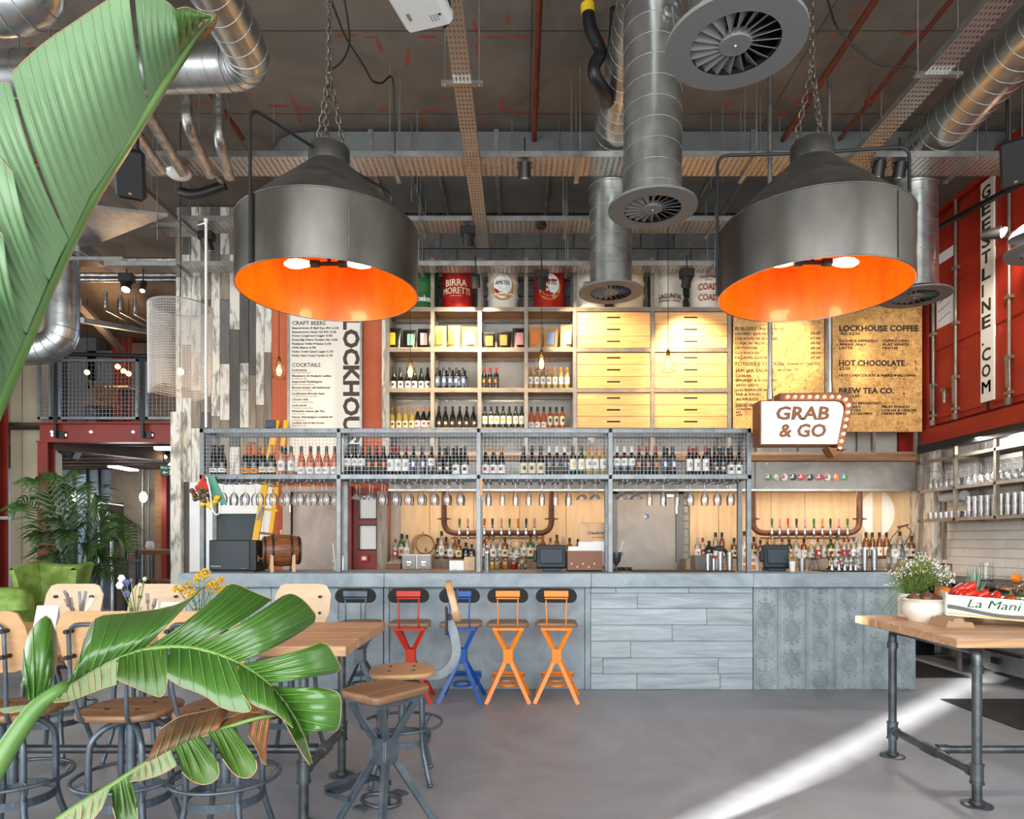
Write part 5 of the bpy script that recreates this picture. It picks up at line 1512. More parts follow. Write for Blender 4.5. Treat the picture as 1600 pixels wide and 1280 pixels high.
# small barrel on a stand
def barrel(name, c, L_, R, axis, m_, hoop, label, stand=True, tap=False):
 t = thing(name, label, 'barrel', (c[0], c[1], c[2] - R - (.05 if stand else 0)))
 prof = [(R * .8, -L_ / 2), (R * .9, -L_ * .36), (R * .985, -L_ * .15), (R, 0), (R * .985, L_ * .15), (R * .9, L_ * .36), (R * .8, L_ / 2)]
 A = Matrix.Rotation(axis, 4, 'Z') @ Matrix.Rotation(pi / 2, 4, 'X')
 M_ = Matrix.Translation(c) @ A
 n = 16
 for k in range(n):
  a0, a1 = 2 * pi * k / n + .01, 2 * pi * (k + 1) / n - .01
  rows = [[(r * cos(a0 + (a1 - a0) * j / 3), r * sin(a0 + (a1 - a0) * j / 3), z) for j in range(4)] for r, z in prof]
  rows_in = [[(r * .9 * cos(a0 + (a1 - a0) * j / 3), r * .9 * sin(a0 + (a1 - a0) * j / 3), z) for j in range(4)] for r, z in (prof[0], prof[-1])]
  mb = MB().grid(rows)
  mb.grid([rows[0], rows_in[0]], False, True).grid([rows[-1], rows_in[1]], False)
  ob('stave', mb.xf(M_), m_, t)
 for s_ in (-1, 1):
  ob('head', MB().cyl((0, 0, s_ * L_ * .46), (0, 0, s_ * L_ * .45), R * .8, n=24).xf(M_), 'barrel_pale', t)
 for z in (-L_ * .44, -L_ * .24, L_ * .24, L_ * .44):
  r = R * (.86 if abs(z) > L_ * .3 else .97)
  ob('hoop', MB().lathe([(r, z - .01), (r + .006, z - .008), (r + .006, z + .008), (r, z + .01)], 28, (0, 0, 0), False, False).xf(M_), hoop, t)
 ob('bung', MB().lathe([(.012, R * .99), (.015, R + .02), (.02, R + .03), (.012, R + .045), (.001, R + .046)], 10, c), 'barrel_pale', t)
 if stand:
  d = Vector((sin(axis), -cos(axis), 0))
  s2 = Vector((cos(axis), sin(axis), 0))
  for k in (-.28, .28):
   p = Vector(c) + d * (L_ * k)
   pr = []
   zf = c[2] - R - .05
   outl = [(-R * 1.0, zf), (-R * .75, zf + .015), (-R * .55, zf + .03), (R * .55, zf + .03), (R * .75, zf + .015), (R, zf), (R * .95, c[2] - R * .25), (R * .62, c[2] - R * .72), (0, c[2] - R * .98), (-R * .62, c[2] - R * .72), (-R * .95, c[2] - R * .25)]
   vs_ = [(p + s2 * a + d * e).to_tuple()[:2] + (b,) for e in (-.015, .015) for a, b in outl]
   m = len(outl)
   ob('cradle', MB().add(vs_, [tuple(range(m)), tuple(range(2 * m - 1, m - 1, -1))] + [(i, m + i, m + (i + 1) % m, (i + 1) % m) for i in range(m)]), 'barrel_pale', t)
 if tap:
  d = Vector((sin(axis), -cos(axis), 0))
  p = Vector(c) + d * (L_ * .46) + Vector((0, 0, -R * .5))
  ob('tap', MB().cyl(p, p + d * .06, .01).cyl(p + d * .05 + Vector((0, 0, -.03)), p + d * .05 + Vector((0, 0, .03)), .008), 'barrel_wood', t)
 return t
barrel('small_barrel', (PX(661, 8.84), 8.84, 1.3515), .26, .135, .35, 'barrel_pale', 'barrel_wood', 'pale little wooden barrel standing on its cradle on the back bar', True, True)
# FRONT BAR COUNTER
YC, YW = 6.42, 6.34          # body front, slab front
zt0, zt1 = PZ(918, YW), PZ(896, YW)
xb0, xb1 = PX(282, YC), PX(1431, YC)
ZT = zt1
bar = thing('bar_counter', 'long grey concrete bar counter with plank and pressed tin panels', 'bar counter', ((xb0 + xb1) / 2, YC, 0))
ob('core', MB().box(xb0 + .03, xb1 - .02, YC + .05, 7.02, 0, zt0), 'counter_concrete', bar)
for a_, b_ in ((278, 600), (600, 924), (924, 1178), (1178, 1432)):
 ob('worktop_slab', MB().bbox(PX(a_, YW) + .001, PX(b_, YW) - .001, YW, 7.1, zt0, zt1, .006), 'counter_concrete', bar)
# left board marked panels
for i in range(9):
 a_, b_ = 284 + i * 35, 284 + (i + 1) * 35
 ob('front_board', MB().bbox(PX(a_, YC) + .002, PX(b_, YC) - .002, YC - random.uniform(0, .006), YC + .05, 0.0, zt0 - .004, .004), 'counter_plank' if False else 'counter_concrete', bar)
for a_, b_ in ((600, 608), (608, 914), (914, 923)):
 ob('front_panel', MB().bbox(PX(a_, YC) + .001, PX(b_, YC) - .001, YC + (.012 if b_ - a_ > 20 else 0), YC + .05, 0, zt0 - .004, .004), 'counter_concrete', bar)
rows_ = [(918, 927, (923, 962, 1076, 1176)), (927, 951, (923, 996, 1176)), (951, 977, (923, 1104, 1176)), (977, 1002, (923, 1050, 1176)), (1002, 1028, (923, 985, 1176)), (1028, 1053, (923, 942, 1122, 1176)), (1053, 1079, (923, 995, 1125, 1176))]
for (y0, y1, cuts) in rows_:
 for a_, b_ in zip(cuts[:-1], cuts[1:]):
  z1 = PZ(y0, YC); z0 = max(0.0, PZ(y1, YC))
  ob('front_plank', MB().bbox(PX(a_, YC) + .0015, PX(b_, YC) - .0015, YC - random.uniform(0, .009), YC + .05, z0 + .0015, min(z1, zt0) - .0015, .003), 'counter_plank', bar)
# pressed tin panels
px_t = [1177, 1215, 1259, 1304, 1349, 1391, 1431]
def emboss(w, h):
 m = MB()
 y = -.006
 r = .0065
 m.box(-w / 2 + .006, -w / 2 + .012, y, .004, 0.01, h - .01).box(w / 2 - .012, w / 2 - .006, y, .004, 0.01, h - .01)
 nb = int(h / .03)
 for i in range(nb):
  for s_ in (-1, 1):
   m.ball((s_ * (w / 2 - .024), 0, .02 + i * h / nb), .0075, 6)
 n = 6
 for i in range(n):
  z = h * (i + .5) / n
  if i % 2 == 0:
   for R_ in (.075, .052):
    m.torus((0, y, z), R_, r, (0, 1, 0), 20, 4)
   for k in range(6):
    a = 2 * pi * k / 6
    m.ball((.028 * cos(a), 0, z + .028 * sin(a)), .014, 6, (1, .5, 1))
   m.ball((0, 0, z), .014, 6)
  else:
   for s_ in (-1, 1):
    for t_ in (-1, 1):
     pts = []
     for k in range(12):
      a = k / 11 * 4.6
      rr = .048 * (1 - k / 15)
      pts.append((s_ * (.045 + rr * cos(a) * .8 - .02), y, z + t_ * (.04 + rr * sin(a) * .8)))
     m.tube(pts, r, 4)
     m.ball((s_ * .075, 0, z + t_ * .085), .013, 6, (1, .5, 1.4))
   m.ball((0, 0, z), .02, 6, (.7, .5, 1.5))
   m.ball((0, 0, z + .07), .012, 6, (1, .5, 1))
   m.ball((0, 0, z - .07), .012, 6, (1, .5, 1))
 return m
for i, (a_, b_) in enumerate(zip(px_t[:-1], px_t[1:])):
 xa, xb = PX(a_, YC), PX(b_, YC)
 p = ob('tin_panel', MB().bbox(xa + .001, xb - .001, YC, YC + .05, 0, zt0 - .004, .003), 'tin_panel', bar)
 e = emboss(xb - xa, zt0 - .01)
 if i % 2:
  e.v = [(q[0], q[1], zt0 - .01 - q[2]) for q in e.v]
 ob('embossing', moved(e, ((xa + xb) / 2, YC, 0)), 'tin_panel', p)
# gantry above the bar
G0, G1 = 6.55, 6.82
gz0, gz1 = PZ(742, G0), PZ(670, G0)
gpx = [317, 530, 748, 953.5, 1169.5]
ga = thing('bottle_gantry', 'long steel gantry with wire mesh front holding wine bottles over the bar', 'rack', (PX(748, G0), G0, ZT))
h_ = .022
for i, p_ in enumerate(gpx):
 x_ = PX(p_, G0)
 for y_ in (G0, G1):
  ob('post', MB().bbox(x_ - h_, x_ + h_, y_ - h_, y_ + h_, ZT, gz1, .003), 'rack_steel', ga)
 ob('side_rail', MB().box(x_ - h_, x_ + h_, G0, G1, gz0 - .04, gz0).box(x_ - h_, x_ + h_, G0, G1, gz1 - .04, gz1), 'rack_steel', ga)
gX0, gX1 = PX(317, G0), PX(1169.5, G0)
for y_ in (G0, G1):
 ob('rail', MB().bbox(gX0 - h_, gX1 + h_, y_ - h_, y_ + h_, gz1 - .042, gz1, .003), 'rack_steel', ga)
 ob('rail', MB().bbox(gX0 - h_, gX1 + h_, y_ - h_, y_ + h_, gz0 - .045, gz0, .003), 'rack_steel', ga)
ob('shelf_board', MB().box(gX0, gX1, G0 + h_, G1 - h_, gz0 - .022, gz0 - .001), 'plank_tan', ga)
def wires(mb, x0, x1, z0, z1, Y, step=.034, w=.0024):
 n = int((x1 - x0) / step)
 for i in range(n + 1):
  x = x0 + (x1 - x0) * i / n
  mb.box(x - w / 2, x + w / 2, Y - w / 2, Y + w / 2, z0, z1)
 m = int((z1 - z0) / step)
 for i in range(m + 1):
  z = z0 + (z1 - z0) * i / m
  mb.box(x0, x1, Y - w * 1.5, Y - w / 2, z - w / 2, z + w / 2)
for a_, b_ in zip(gpx[:-1], gpx[1:]):
 m_ = MB()
 wires(m_, PX(a_, G0) + .012, PX(b_, G0) - .012, gz0 - .035, gz1 - .005, G0 - h_ - .002)
 ob('wire_mesh', m_, 'wire', ga)
 bt = MB()
 for k in range(6):
  for z_ in (gz1 - .012, gz0 - .03):
   x = PX(a_, G0) + (PX(b_, G0) - PX(a_, G0)) * (k + .5) / 6
   bt.cyl((x, G0 - h_ - .001, z_), (x, G0 - h_ - .01, z_), .012, n=8)
 ob('washer', bt, 'rack_steel', ga)
for xe in (gX0 - h_ - .002, gX1 + h_ + .002):
 m_ = MB()
 for k in range(9):
  y_ = G0 + (G1 - G0) * k / 8
  m_.box(xe - .001, xe + .001, y_ - .0012, y_ + .0012, gz0 - .035, gz1 - .005)
 for k in range(12):
  z_ = gz0 - .035 + (gz1 - gz0 + .03) * k / 11
  m_.box(xe - .002, xe + .002, G0, G1, z_ - .0012, z_ + .0012)
 ob('wire_mesh', m_, 'wire', ga)
GB = [(327, 'champ_w'), (342, 'champ_w'), (384, 'champ_o'), (397.5, 'champ_o'), (413, 'champ_g'), (423, 'champ_g'), (440, 'pinkish'), (455, 'pinkish'), (471, 'rose'), (485, 'rose'), (498, 'rose'), (511, 'rose'), (522, 'rose'),
  (539, 'red_w'), (548.5, 'red_w'), (560, 'red_w'), (572, 'red_d'), (583, 'red_d'), (596, 'red_d'), (608, 'red_wr'), (621.5, 'red_wr'), (634, 'red_wr'), (646, 'navy'), (660, 'navy'), (674, 'red_w'), (687, 'burg_d'), (700, 'burg_d'), (713, 'burg_w'), (727, 'burg_w'),
  (756.5, 'burg_wr'), (767, 'burg_wr'), (779, 'burg_wr'), (818, 'burg_c'), (831.5, 'burg_c'), (845, 'burg_c'), (858, 'wcap_d'), (870, 'wcap_d'), (882, 'wcap_d'), (895, 'green_w'), (909, 'green_w'), (922, 'white_o'), (934, 'white_o'), (944.5, 'white_o'),
  (964, 'red_ww'), (975.5, 'red_ww'), (987, 'red_ww'), (999, 'red_dr'), (1011.5, 'red_dr'), (1024, 'red_dr'), (1038, 'navy'), (1051, 'navy'), (1077, 'red_wr'), (1089, 'red_wr'), (1102.5, 'red_wr'), (1117, 'burg_d'), (1131.5, 'burg_d'), (1145, 'burg_w'), (1158, 'burg_w')]
row_of(GB, 6.64, gz0, 'gantry front row', 'wine bottles in the gantry', .95, .002, [PX(p_, G0) for p_ in gpx])
GR = [(334, 'champ_w'), (392, 'champ_o'), (405, 'champ_o'), (446, 'pinkish'), (616, 'red_wr'), (697, 'burg_d'), (706, 'burg_d'), (720, 'burg_w'), (1042, 'navy'), (1083, 'red_wr'), (1108, 'burg_d'), (1124, 'burg_d'), (1138, 'burg_d')]
row_of(GR, 6.748, gz0, 'gantry rear row', 'rear wine bottles in the gantry', .95, .002, [PX(p_, G0) for p_ in gpx])
# hanging stemware
GL = {
 'wine': [(.032, .0), (.0325, -.002), (.004, -.006), (.0035, -.09), (.006, -.1), (.024, -.115), (.036, -.14), (.039, -.165), (.035, -.2), (.031, -.222)],
 'coupe': [(.032, .0), (.0325, -.002), (.004, -.006), (.0035, -.105), (.006, -.115), (.03, -.13), (.046, -.15), (.05, -.165)],
 'flute': [(.03, .0), (.0305, -.002), (.004, -.006), (.0035, -.09), (.006, -.1), (.02, -.115), (.027, -.15), (.028, -.19), (.025, -.225)],
}
GN = {'wine': 'clear wine glass', 'coupe': 'clear shallow coupe glass', 'flute': 'clear narrow wine glass'}
GMESH = {}
for k_, pr in GL.items():
 me = MB().lathe(pr[::-1], 16, (0, 0, 0), False, True).mesh('stemmed_glass')
 me.materials.append(MATS['glass_clear'])
 GMESH[k_] = me
hang = [(349, 'wine'), (366, 'wine'), (384, 'wine'), (406, 'wine'), (427, 'wine'), (448, 'wine'), (469, 'wine'), (490, 'wine'), (510, 'wine'), (557, 'coupe'), (577.5, 'coupe'), (597, 'wine'), (618, 'wine'), (637.5, 'wine'), (658, 'wine'), (678, 'wine'), (698, 'wine'), (719, 'wine'),
  (763, 'flute'), (785, 'flute'), (805.5, 'flute'), (826, 'flute'), (847, 'flute'), (868, 'flute'), (889, 'flute'), (910, 'coupe'), (931, 'coupe'), (973, 'coupe'), (995, 'coupe'), (1015, 'flute'), (1036, 'flute'), (1058, 'flute'), (1078.5, 'wine'), (1101, 'wine'), (1121, 'wine'), (1142, 'wine')]
rk = MB()
for (px_, k_) in hang:
 for s_ in (-1, 1):
  x_ = PX(px_, 6.68) + s_ * .02
  rk.box(x_ - .003, x_ + .003, G0 - .02, G1, gz0 - .075, gz0 - .069).box(x_ - .003, x_ + .003, G0 - .02, G0 - .014, gz0 - .075, gz0 - .04).box(x_ - .003, x_ + .003, G1 - .02, G1 - .014, gz0 - .075, gz0 - .04)
  rk.box(x_ - .003, x_ + s_ * .016, G0 - .02, G1, gz0 - .075, gz0 - .073)
ob('glass_hanger', rk, 'rack_steel', ga)
for i, (px_, k_) in enumerate(hang):
 for row, y_ in ((0, 6.60), (1, 6.74)):
  if row and k_ == 'flute' and i % 2: continue
  ob('stemmed_glass', GMESH[k_], None, None, label='%s hanging upside down in the %s row, %s from the left' % (GN[k_], ('front', 'rear')[row], nth(i + 1)), cat='glass', group='glasses hanging from the gantry',
   loc=(PX(px_, 6.60) if row == 0 else PX(px_ + (6 if px_ < 530 or px_ > 1005 else 0), 6.60), y_, gz0 - .067))
# bottle opener on a strap
t = thing('strap_opener', 'khaki strap with steel ring hanging from the gantry', 'strap', W(751.5, 748, 6.52))
ob('strap', MB().box(PX(749.5, 6.52), PX(754, 6.52), 6.515, 6.52, PZ(774, 6.52), PZ(748, 6.52)), 'bag_kraft', t)
ob('ring', MB().torus(W(751.5, 778, 6.52), .018, .003, (0, 1, 0), 16, 5), 'steel_bright', t)
# things standing on the bar
def on_bar(name, label, cat, px, Y, group=None):
 return thing(name, label, cat, (PX(px, Y), Y, ZT), group=group)
# black chiller box
Yq = 6.62
t = on_bar('drinks_chiller', 'black chiller box with dark slate front at the end of the bar', 'chiller', 361, Yq)
x0, x1, zc = -3.03, PX(391, Yq), PZ(844, Yq)
ob('cabinet', MB().bbox(x0, x1 + .06, Yq, Yq + .31, ZT + .012, zc, .006), 'black_plastic', t)
ob('front_panel', MB().bbox(x0 + .004, x1 - .004, Yq - .012, Yq, ZT + .02, zc - .006, .004), 'chill', t)
for k in range(9):
 z_ = ZT + .05 + k * (zc - ZT - .08) / 8
 ob('grille_slat', MB().box(x1 + .004, x1 + .058, Yq - .008, Yq + .002, z_ - .006, z_ + .006), 'black_metal', t)
ob('foot', MB().box(x0 + .02, x1 + .03, Yq + .02, Yq + .3, ZT, ZT + .013), 'rubber', t)
put_text(t, 'Fusion', 329, 885, Yq - .012, 3.0, 'cap_silver', 'LEFT', 16, .1, shear=.3)
put_text(t, 'hotfrio', 377, 888.5, Yq - .012, 1.4, 'cap_silver', 'LEFT', 7)
barrel('oak_barrel', (PX(440, 6.72), 6.72, ZT + .05 + .158), .36, .158, -1.15, 'barrel_wood', 'black_metal', 'dark oak barrel with black hoops beside the chiller box', True, True)
t = on_bar('straw_beaker', 'clear beaker with white straws beside a gantry post', 'beaker', 524, 6.75)
ob('beaker', MB().lathe([(.025, 0), (.03, .1), (.032, .12)], 14, (PX(524, 6.75), 6.75, ZT), True, False), 'glass_jar', t)
ob('straw', MB().cyl((PX(524, 6.75), 6.75, ZT + .01), (PX(520, 6.75), 6.75, PZ(849, 6.75)), .004, n=6).cyl((PX(525, 6.75), 6.76, ZT + .01), (PX(526, 6.75), 6.76, PZ(855, 6.75)), .004, n=6), 'paper_white', t)
t = thing('steel_canister', 'small steel canister behind the gantry post by the terracotta wall', 'canister', (PX(537, 7.0), 7.0, ZT))
ob('body', MB().lathe([(.04, 0), (.04, .15), (.036, .16), (.001, .17)], 16, (PX(537, 7.0), 7.0, ZT)), 'steel_brushed', t)
# filing drawers
Yd = 8.42
t = thing('filing_drawers', 'pale grey metal index card drawers under the little barrel', 'drawers', (PX(651, Yd), Yd, 1.05))
zd = PZ(869, Yd)
ob('case', MB().bbox(PX(628, Yd), PX(674, Yd), Yd, Yd + .28, 1.05, zd + .02), 'steel_brushed', t)
for a_, b_ in ((629, 650), (652, 673)):
 o = ob('drawer', MB().bbox(PX(a_, Yd), PX(b_, Yd), Yd - .012, Yd, 1.06, zd + .008), 'fascia_steel', t)
 ob('handle', MB().bbox(PX((a_ + b_) / 2 - 4, Yd), PX((a_ + b_) / 2 + 4, Yd), Yd - .035, Yd - .012, 1.09, 1.115, .005).box(PX((a_ + b_) / 2 - 4, Yd), PX((a_ + b_) / 2 + 3, Yd), Yd - .016, Yd - .011, 1.125, 1.15), 'steel_bright', o)
t = thing('wooden_tray', 'dark wooden tray at the end of the back counter', 'tray', (PX(615, Yd), Yd, 1.05))
ob('tray', MB().bbox(PX(604, Yd), PX(626, Yd), Yd, Yd + .22, 1.05, 1.12), 'wood_box', t)
ob('rim', MB().bbox(PX(603, Yd), PX(627, Yd), Yd - .006, Yd + .226, 1.115, 1.135), 'plank_tan', t)
# spice jars
jm = ['pepper_red', 'bag_kraft', 'lemon', 'bag_kraft', 'orange_fruit', 'pepper_red', 'lab_cream', 'bag_kraft', 'onion']
for i, px_ in enumerate((750, 762, 769, 777, 790, 803)):
 y_ = 8.4
 t = thing('spice_jar', 'glass spice jar on the back counter, %s from the gantry post' % nth(i + 1), 'jar', (PX(px_, y_), y_, 1.05), group='spice jars on the back counter')
 c = (PX(px_, y_), y_, 1.05)
 ob('jar', MB().lathe([(.04, 0), (.045, .01), (.045, .1), (.038, .115), (.038, .13)], 16, c, True, False), 'glass_jar', t)
 ob('contents', MB().lathe([(.04, .004), (.042, .01), (.042, .085), (.001, .09)], 14, c), jm[i], t)
 ob('lid', MB().lathe([(.042, .128), (.042, .14), (.001, .142)], 16, c), 'glass_jar', t)
t = thing('cork_jar', 'tall clip jar filled with corks on the back counter', 'jar', (PX(816, 8.35), 8.35, 1.05))
c = (PX(816, 8.35), 8.35, 1.05)
ob('jar', MB().lathe([(.05, 0), (.055, .01), (.055, .15), (.045, .165), (.045, .18), (.05, .185)], 18, c, True, True), 'glass_jar', t)
ck = MB()
for k in range(26):
 a = random.uniform(0, 6.28); r = random.uniform(.005, .038); z = random.uniform(.015, .14)
 p = Vector((c[0] + r * cos(a), c[1] + r * sin(a), c[2] + z)); d = Vector((random.uniform(-1, 1), random.uniform(-1, 1), random.uniform(-1, 1))).normalized() * .014
 ck.cyl(p - d, p + d, .009, n=7)
ob('corks', ck, 'bag_kraft', t, kind='stuff')
# items in front of the post
Yi = 6.95
t = on_bar('white_carton', 'blank white card box on the bar near the shaker', 'box', 714, Yi)
ob('carton', MB().bbox(PX(702, Yi), PX(725, Yi), Yi, Yi + .08, ZT, PZ(876, Yi), .003), 'carton_white', t)
put_text(t, 'P.C.', 712, 891, Yi, 1.8, 'ink_dark', 'CENTER', 6)
t = on_bar('card_holder', 'pale wooden card holder on the bar beside the gantry post', 'holder', 733, Yi)
ob('block', MB().bbox(PX(725.5, Yi), PX(742, Yi), Yi - .02, Yi + .06, ZT, PZ(870, Yi), .003), 'barrel_pale', t)
ob('round_badge', MB().cyl(W(734, 883, Yi - .021), W(734, 883, Yi - .025), .02, n=14), 'cap_silver', t)
t = on_bar('cocktail_shaker', 'tall steel cocktail shaker on the bar near the spice jars', 'shaker', 761, 6.8)
c = (PX(761, 6.8), 6.8, ZT)
ob('tin', MB().lathe([(.033, 0), (.035, .01), (.027, .16), (.031, .175), (.031, .185)], 18, c), 'steel_bright', t)
ob('cap', MB().lathe([(.03, .186), (.026, .215), (.012, .235), (.012, .255), (.001, .26)], 18, c), 'steel_bright', t)
# tills
def till(px, Y, w, label):
 c = Vector((PX(px, Y), Y, ZT))
 t = thing('till', label, 'till', c, group='touch screen tills')
 hz = PZ(852, Y) - ZT
 M_ = Matrix.Translation(c + Vector((0, 0, hz))) @ Matrix.Rotation(radians(-14), 4, 'X')
 ob('screen_back', MB().bbox(-w / 2, w / 2, -.03, .03, -.24, 0, .012).xf(M_), 'till', t)
 ob('rear_cover', MB().bbox(-w * .38, w * .38, -.05, -.03, -.2, -.05, .01).xf(M_), 'till_face', t)
 ob('stand', MB().bbox(-.09, .09, -.07, .12, 0, .03, .008).bbox(-.06, .06, -.055, -.01, .02, .13, .008).xf(Matrix.Translation(c)), 'till_face', t)
 ob('card_reader', MB().bbox(-w / 2 - .03, -w / 2 + .005, -.03, .03, -.17, -.06, .008).xf(M_), 'till', t)
till(861, 6.85, .3, 'dark touch screen till beside the wooden paper box')
till(1211, 6.85, .27, 'dark touch screen till below the tap pipe under the sign')
# wooden box with papers and a board
t = on_bar('paper_box', 'brown wooden box holding white papers and an old printed board', 'box', 918, 6.72)
x0, x1 = PX(887, 6.72), PX(941, 6.72)
zb = PZ(861, 6.72)
bx = MB()
bx.box(x0, x1, 6.72, 6.732, ZT, zb).box(x0, x1, 6.93, 6.942, ZT, zb).box(x0, x0 + .012, 6.732, 6.93, ZT, zb).box(x1 - .012, x1, 6.732, 6.93, ZT, zb).box(x0, x1, 6.72, 6.94, ZT, ZT + .012)
ob('crate', bx, 'wood_box', t)
ob('printed_board', MB().bbox(PX(905, 6.88), PX(953, 6.88), 6.88, 6.895, ZT + .02, PZ(817, 6.88)), 'barrel_pale', t)
put_text(t, 'Crawford\'s', 918, 833, 6.88, 5.2, 'ink_dark', 'LEFT', 29, .1, shear=.35)
put_text(t, 'CREAM CRACKERS', 925, 840, 6.88, 2.0, 'ink_brown', 'LEFT', 21)
for k, (a_, b_, c_) in enumerate(((888, 905, 854), (904, 930, 847), (928, 952, 846))):
 ob('paper', MB().box(PX(a_, 6.8), PX(b_, 6.8), 6.8 + k * .02, 6.802 + k * .02, ZT + .05, PZ(c_, 6.8)), 'paper_white', t)
st_ = MB()
for k in range(5):
 q = W(893 + k * 9, 881 + (k % 2) * 5, 6.7195)
 st_.add([(q.x + .012 * (1 if i % 2 else .45) * cos(i * pi / 4), 6.7192, q.z + .012 * (1 if i % 2 else .45) * sin(i * pi / 4)) for i in range(8)], [tuple(range(8))])
ob('star_stencil', st_, 'lab_cream', t)
# trophy cup, bowls, mat
t = on_bar('silver_goblet', 'tarnished silver goblet with two handles beside the wooden box', 'goblet', 963, 6.8)
c = (PX(963, 6.8), 6.8, ZT)
ob('cup', MB().lathe([(.03, 0), (.032, .006), (.012, .03), (.01, .055), (.02, .07), (.042, .1), (.05, .15), (.054, .19), (.05, .19), (.045, .13), (.001, .09)], 20, c, True, False), 'pipe_steel', t)
ob('handle', MB().torus((c[0] - .052, 6.8, ZT + .17), .018, .004, (0, 1, 0), 14, 5).torus((c[0] + .052, 6.8, ZT + .17), .018, .004, (0, 1, 0), 14, 5), 'pipe_steel', t)
ob('straw', MB().cyl((c[0] + .01, 6.8, ZT + .1), (c[0] + .07, 6.8, PZ(845, 6.8)), .003, n=5), 'paper_white', t)
for k, (px_, dy) in enumerate(((971, .05), (979, 0), (984, .06), (976, .1))):
 c = (PX(px_, 6.8), 6.8 + dy, ZT)
 ob('small_bowl', MB().lathe([(.016, 0), (.02, .004), (.034, .03), (.036, .035), (.032, .033), (.001, .01)], 16, c, True, False), 'pipe_steel', None, label='small dark metal bowl beside the goblet, %s of four' % nth(k + 1), cat='bowl', group='small metal bowls', loc=c)
ob('bar_mat', MB().bbox(PX(990, 6.6), PX(1150, 6.6), 6.62, 6.9, ZT, ZT + .012), 'mat_rubber', None, label='long black rubber mat on the bar before the zinc door', cat='mat', loc=(PX(1070, 6.6), 6.75, ZT))
def tin(px, Y, h, r, label, z=None, name='metal_tumbler', grp='steel tins on the bar mat'):
 z = ZT + .0125 if z is None else z
 c = (PX(px, Y), Y, z)
 ob(name, MB().lathe([(r * .8, 0), (r, h), (r * 1.03, h), (r * .95, h - .004), (r * .76, .004), (.001, .004)], 16, c, True, False), 'steel_bright', None, label=label, cat='tumbler', group=grp, loc=c)
tin(1106, 6.7, .16, .024, 'tall narrow steel tin on the bar mat')
tin(1115, 6.72, .115, .024, 'short narrow steel tin on the bar mat')
for k, px_ in enumerate((1125.5, 1140)):
 for j in range(3):
  tin(px_, 6.68, .105, .032, 'steel tumbler, %s up in the %s stack on the bar mat' % (nth(j + 1), ('left', 'right')[k]), ZT + .0125 + j * .036)
# blow torch and caddy behind
t = thing('blow_torch', 'black and white kitchen blow torch on the back edge of the bar', 'blow torch', (PX(1119, 7.0), 7.0, ZT))
c = Vector((PX(1119, 7.0), 7.0, ZT))
ob('gas_can', MB().lathe([(.03, 0), (.032, .004), (.032, .17), (.02, .19), (.015, .2)], 16, c), 'carton_white', t)
ob('can_band', MB().lathe([(.0325, .12), (.0325, .15)], 16, c, False, False), 'lab_red', t)
ob('nozzle', MB().cyl(c + Vector((-.01, 0, .22)), c + Vector((-.1, 0, .245)), .014, .018, n=10).bbox(c.x - .02, c.x + .08, 6.98, 7.02, ZT + .195, ZT + .25, .01), 'black_plastic', t)
ob('grip', MB().tube(rounded([c + Vector((.06, 0, .225)), c + Vector((.11, 0, .19)), c + Vector((.125, 0, .08))], .03, 4), .02, 8), 'black_plastic', t)
t = thing('speed_rail', 'grey plastic bottle well behind the steel tins', 'bottle well', (PX(1098, 7.4), 7.4, 0))
ob('well', MB().bbox(PX(1086, 7.4), PX(1120, 7.4), 7.4, 7.6, 0, PZ(868, 7.4)), 'diffuser_grey', t)
t = on_bar('juice_carton', 'white carton with orange print behind a gantry post', 'carton', 1171, 6.95)
ob('carton', MB().bbox(PX(1155, 6.95), PX(1185, 6.95), 6.95, 7.03, ZT, PZ(869, 6.95), .003), 'carton_white', t)
for a_, b_, c_, d_ in ((1161, 1167, 871, 880), (1174, 1180, 873, 878), (1161, 1166, 884, 890), (1173, 1181, 883, 890)):
 ob('print_patch', MB().box(PX(a_, 6.95), PX(b_, 6.95), 6.9485, 6.951, PZ(d_, 6.95), PZ(c_, 6.95)), 'lab_orange2', t)
# cups, racks, measuring tins on the right end
def cup(px, Y, r, h, mat, label, fill=None):
 c = (PX(px, Y), Y, ZT)
 t = thing('beaker', label, 'beaker', c, group='cups on the bar by the till')
 ob('cup', MB().lathe([(r * .75, 0), (r, h), (r * .93, h), (r * .7, .006), (.001, .006)], 16, c, True, False), mat, t)
 if fill:
  m = MB()
  for k in range(14):
   a = random.uniform(0, 6.28)
   m.cyl((c[0] + r * .4 * cos(a), Y + r * .4 * sin(a), ZT + .02), (c[0] + r * cos(a) * 1.1, Y + r * sin(a), ZT + h + random.uniform(.04, .1)), .003, n=5)
  ob('stirrer', m, fill, t)
cup(1238, 6.7, .033, .1, 'white_gloss', 'white cup with wooden stirrers beside the till', 'bag_kraft')
cup(1253, 6.7, .036, .13, 'steel_bright', 'steel cup with white straws beside the till', 'paper_white')
t = on_bar('ring_stand', 'dark metal three legged stand on the bar beside the straws', 'stand', 1272, 6.72)
c = Vector((PX(1272, 6.72), 6.72, ZT))
rs = MB()
for k in range(3):
 a = 2 * pi * k / 3
 rs.cyl(c + Vector((.06 * cos(a), .06 * sin(a), 0)), c + Vector((.02 * cos(a), .02 * sin(a), .12)), .005, n=6)
ob('leg', rs, 'pipe_steel', t)
ob('dish', MB().lathe([(.02, .115), (.05, .125), (.052, .13), (.001, .12)], 16, c, True, False), 'pipe_steel', t)
ob('bar_mat', MB().bbox(PX(1288, 6.6), PX(1398, 6.6), 6.62, 6.92, ZT, ZT + .012), 'mat_rubber', None, label='black rubber mat under the jiggers at the bar end', cat='mat', loc=(PX(1340, 6.6), 6.75, ZT))
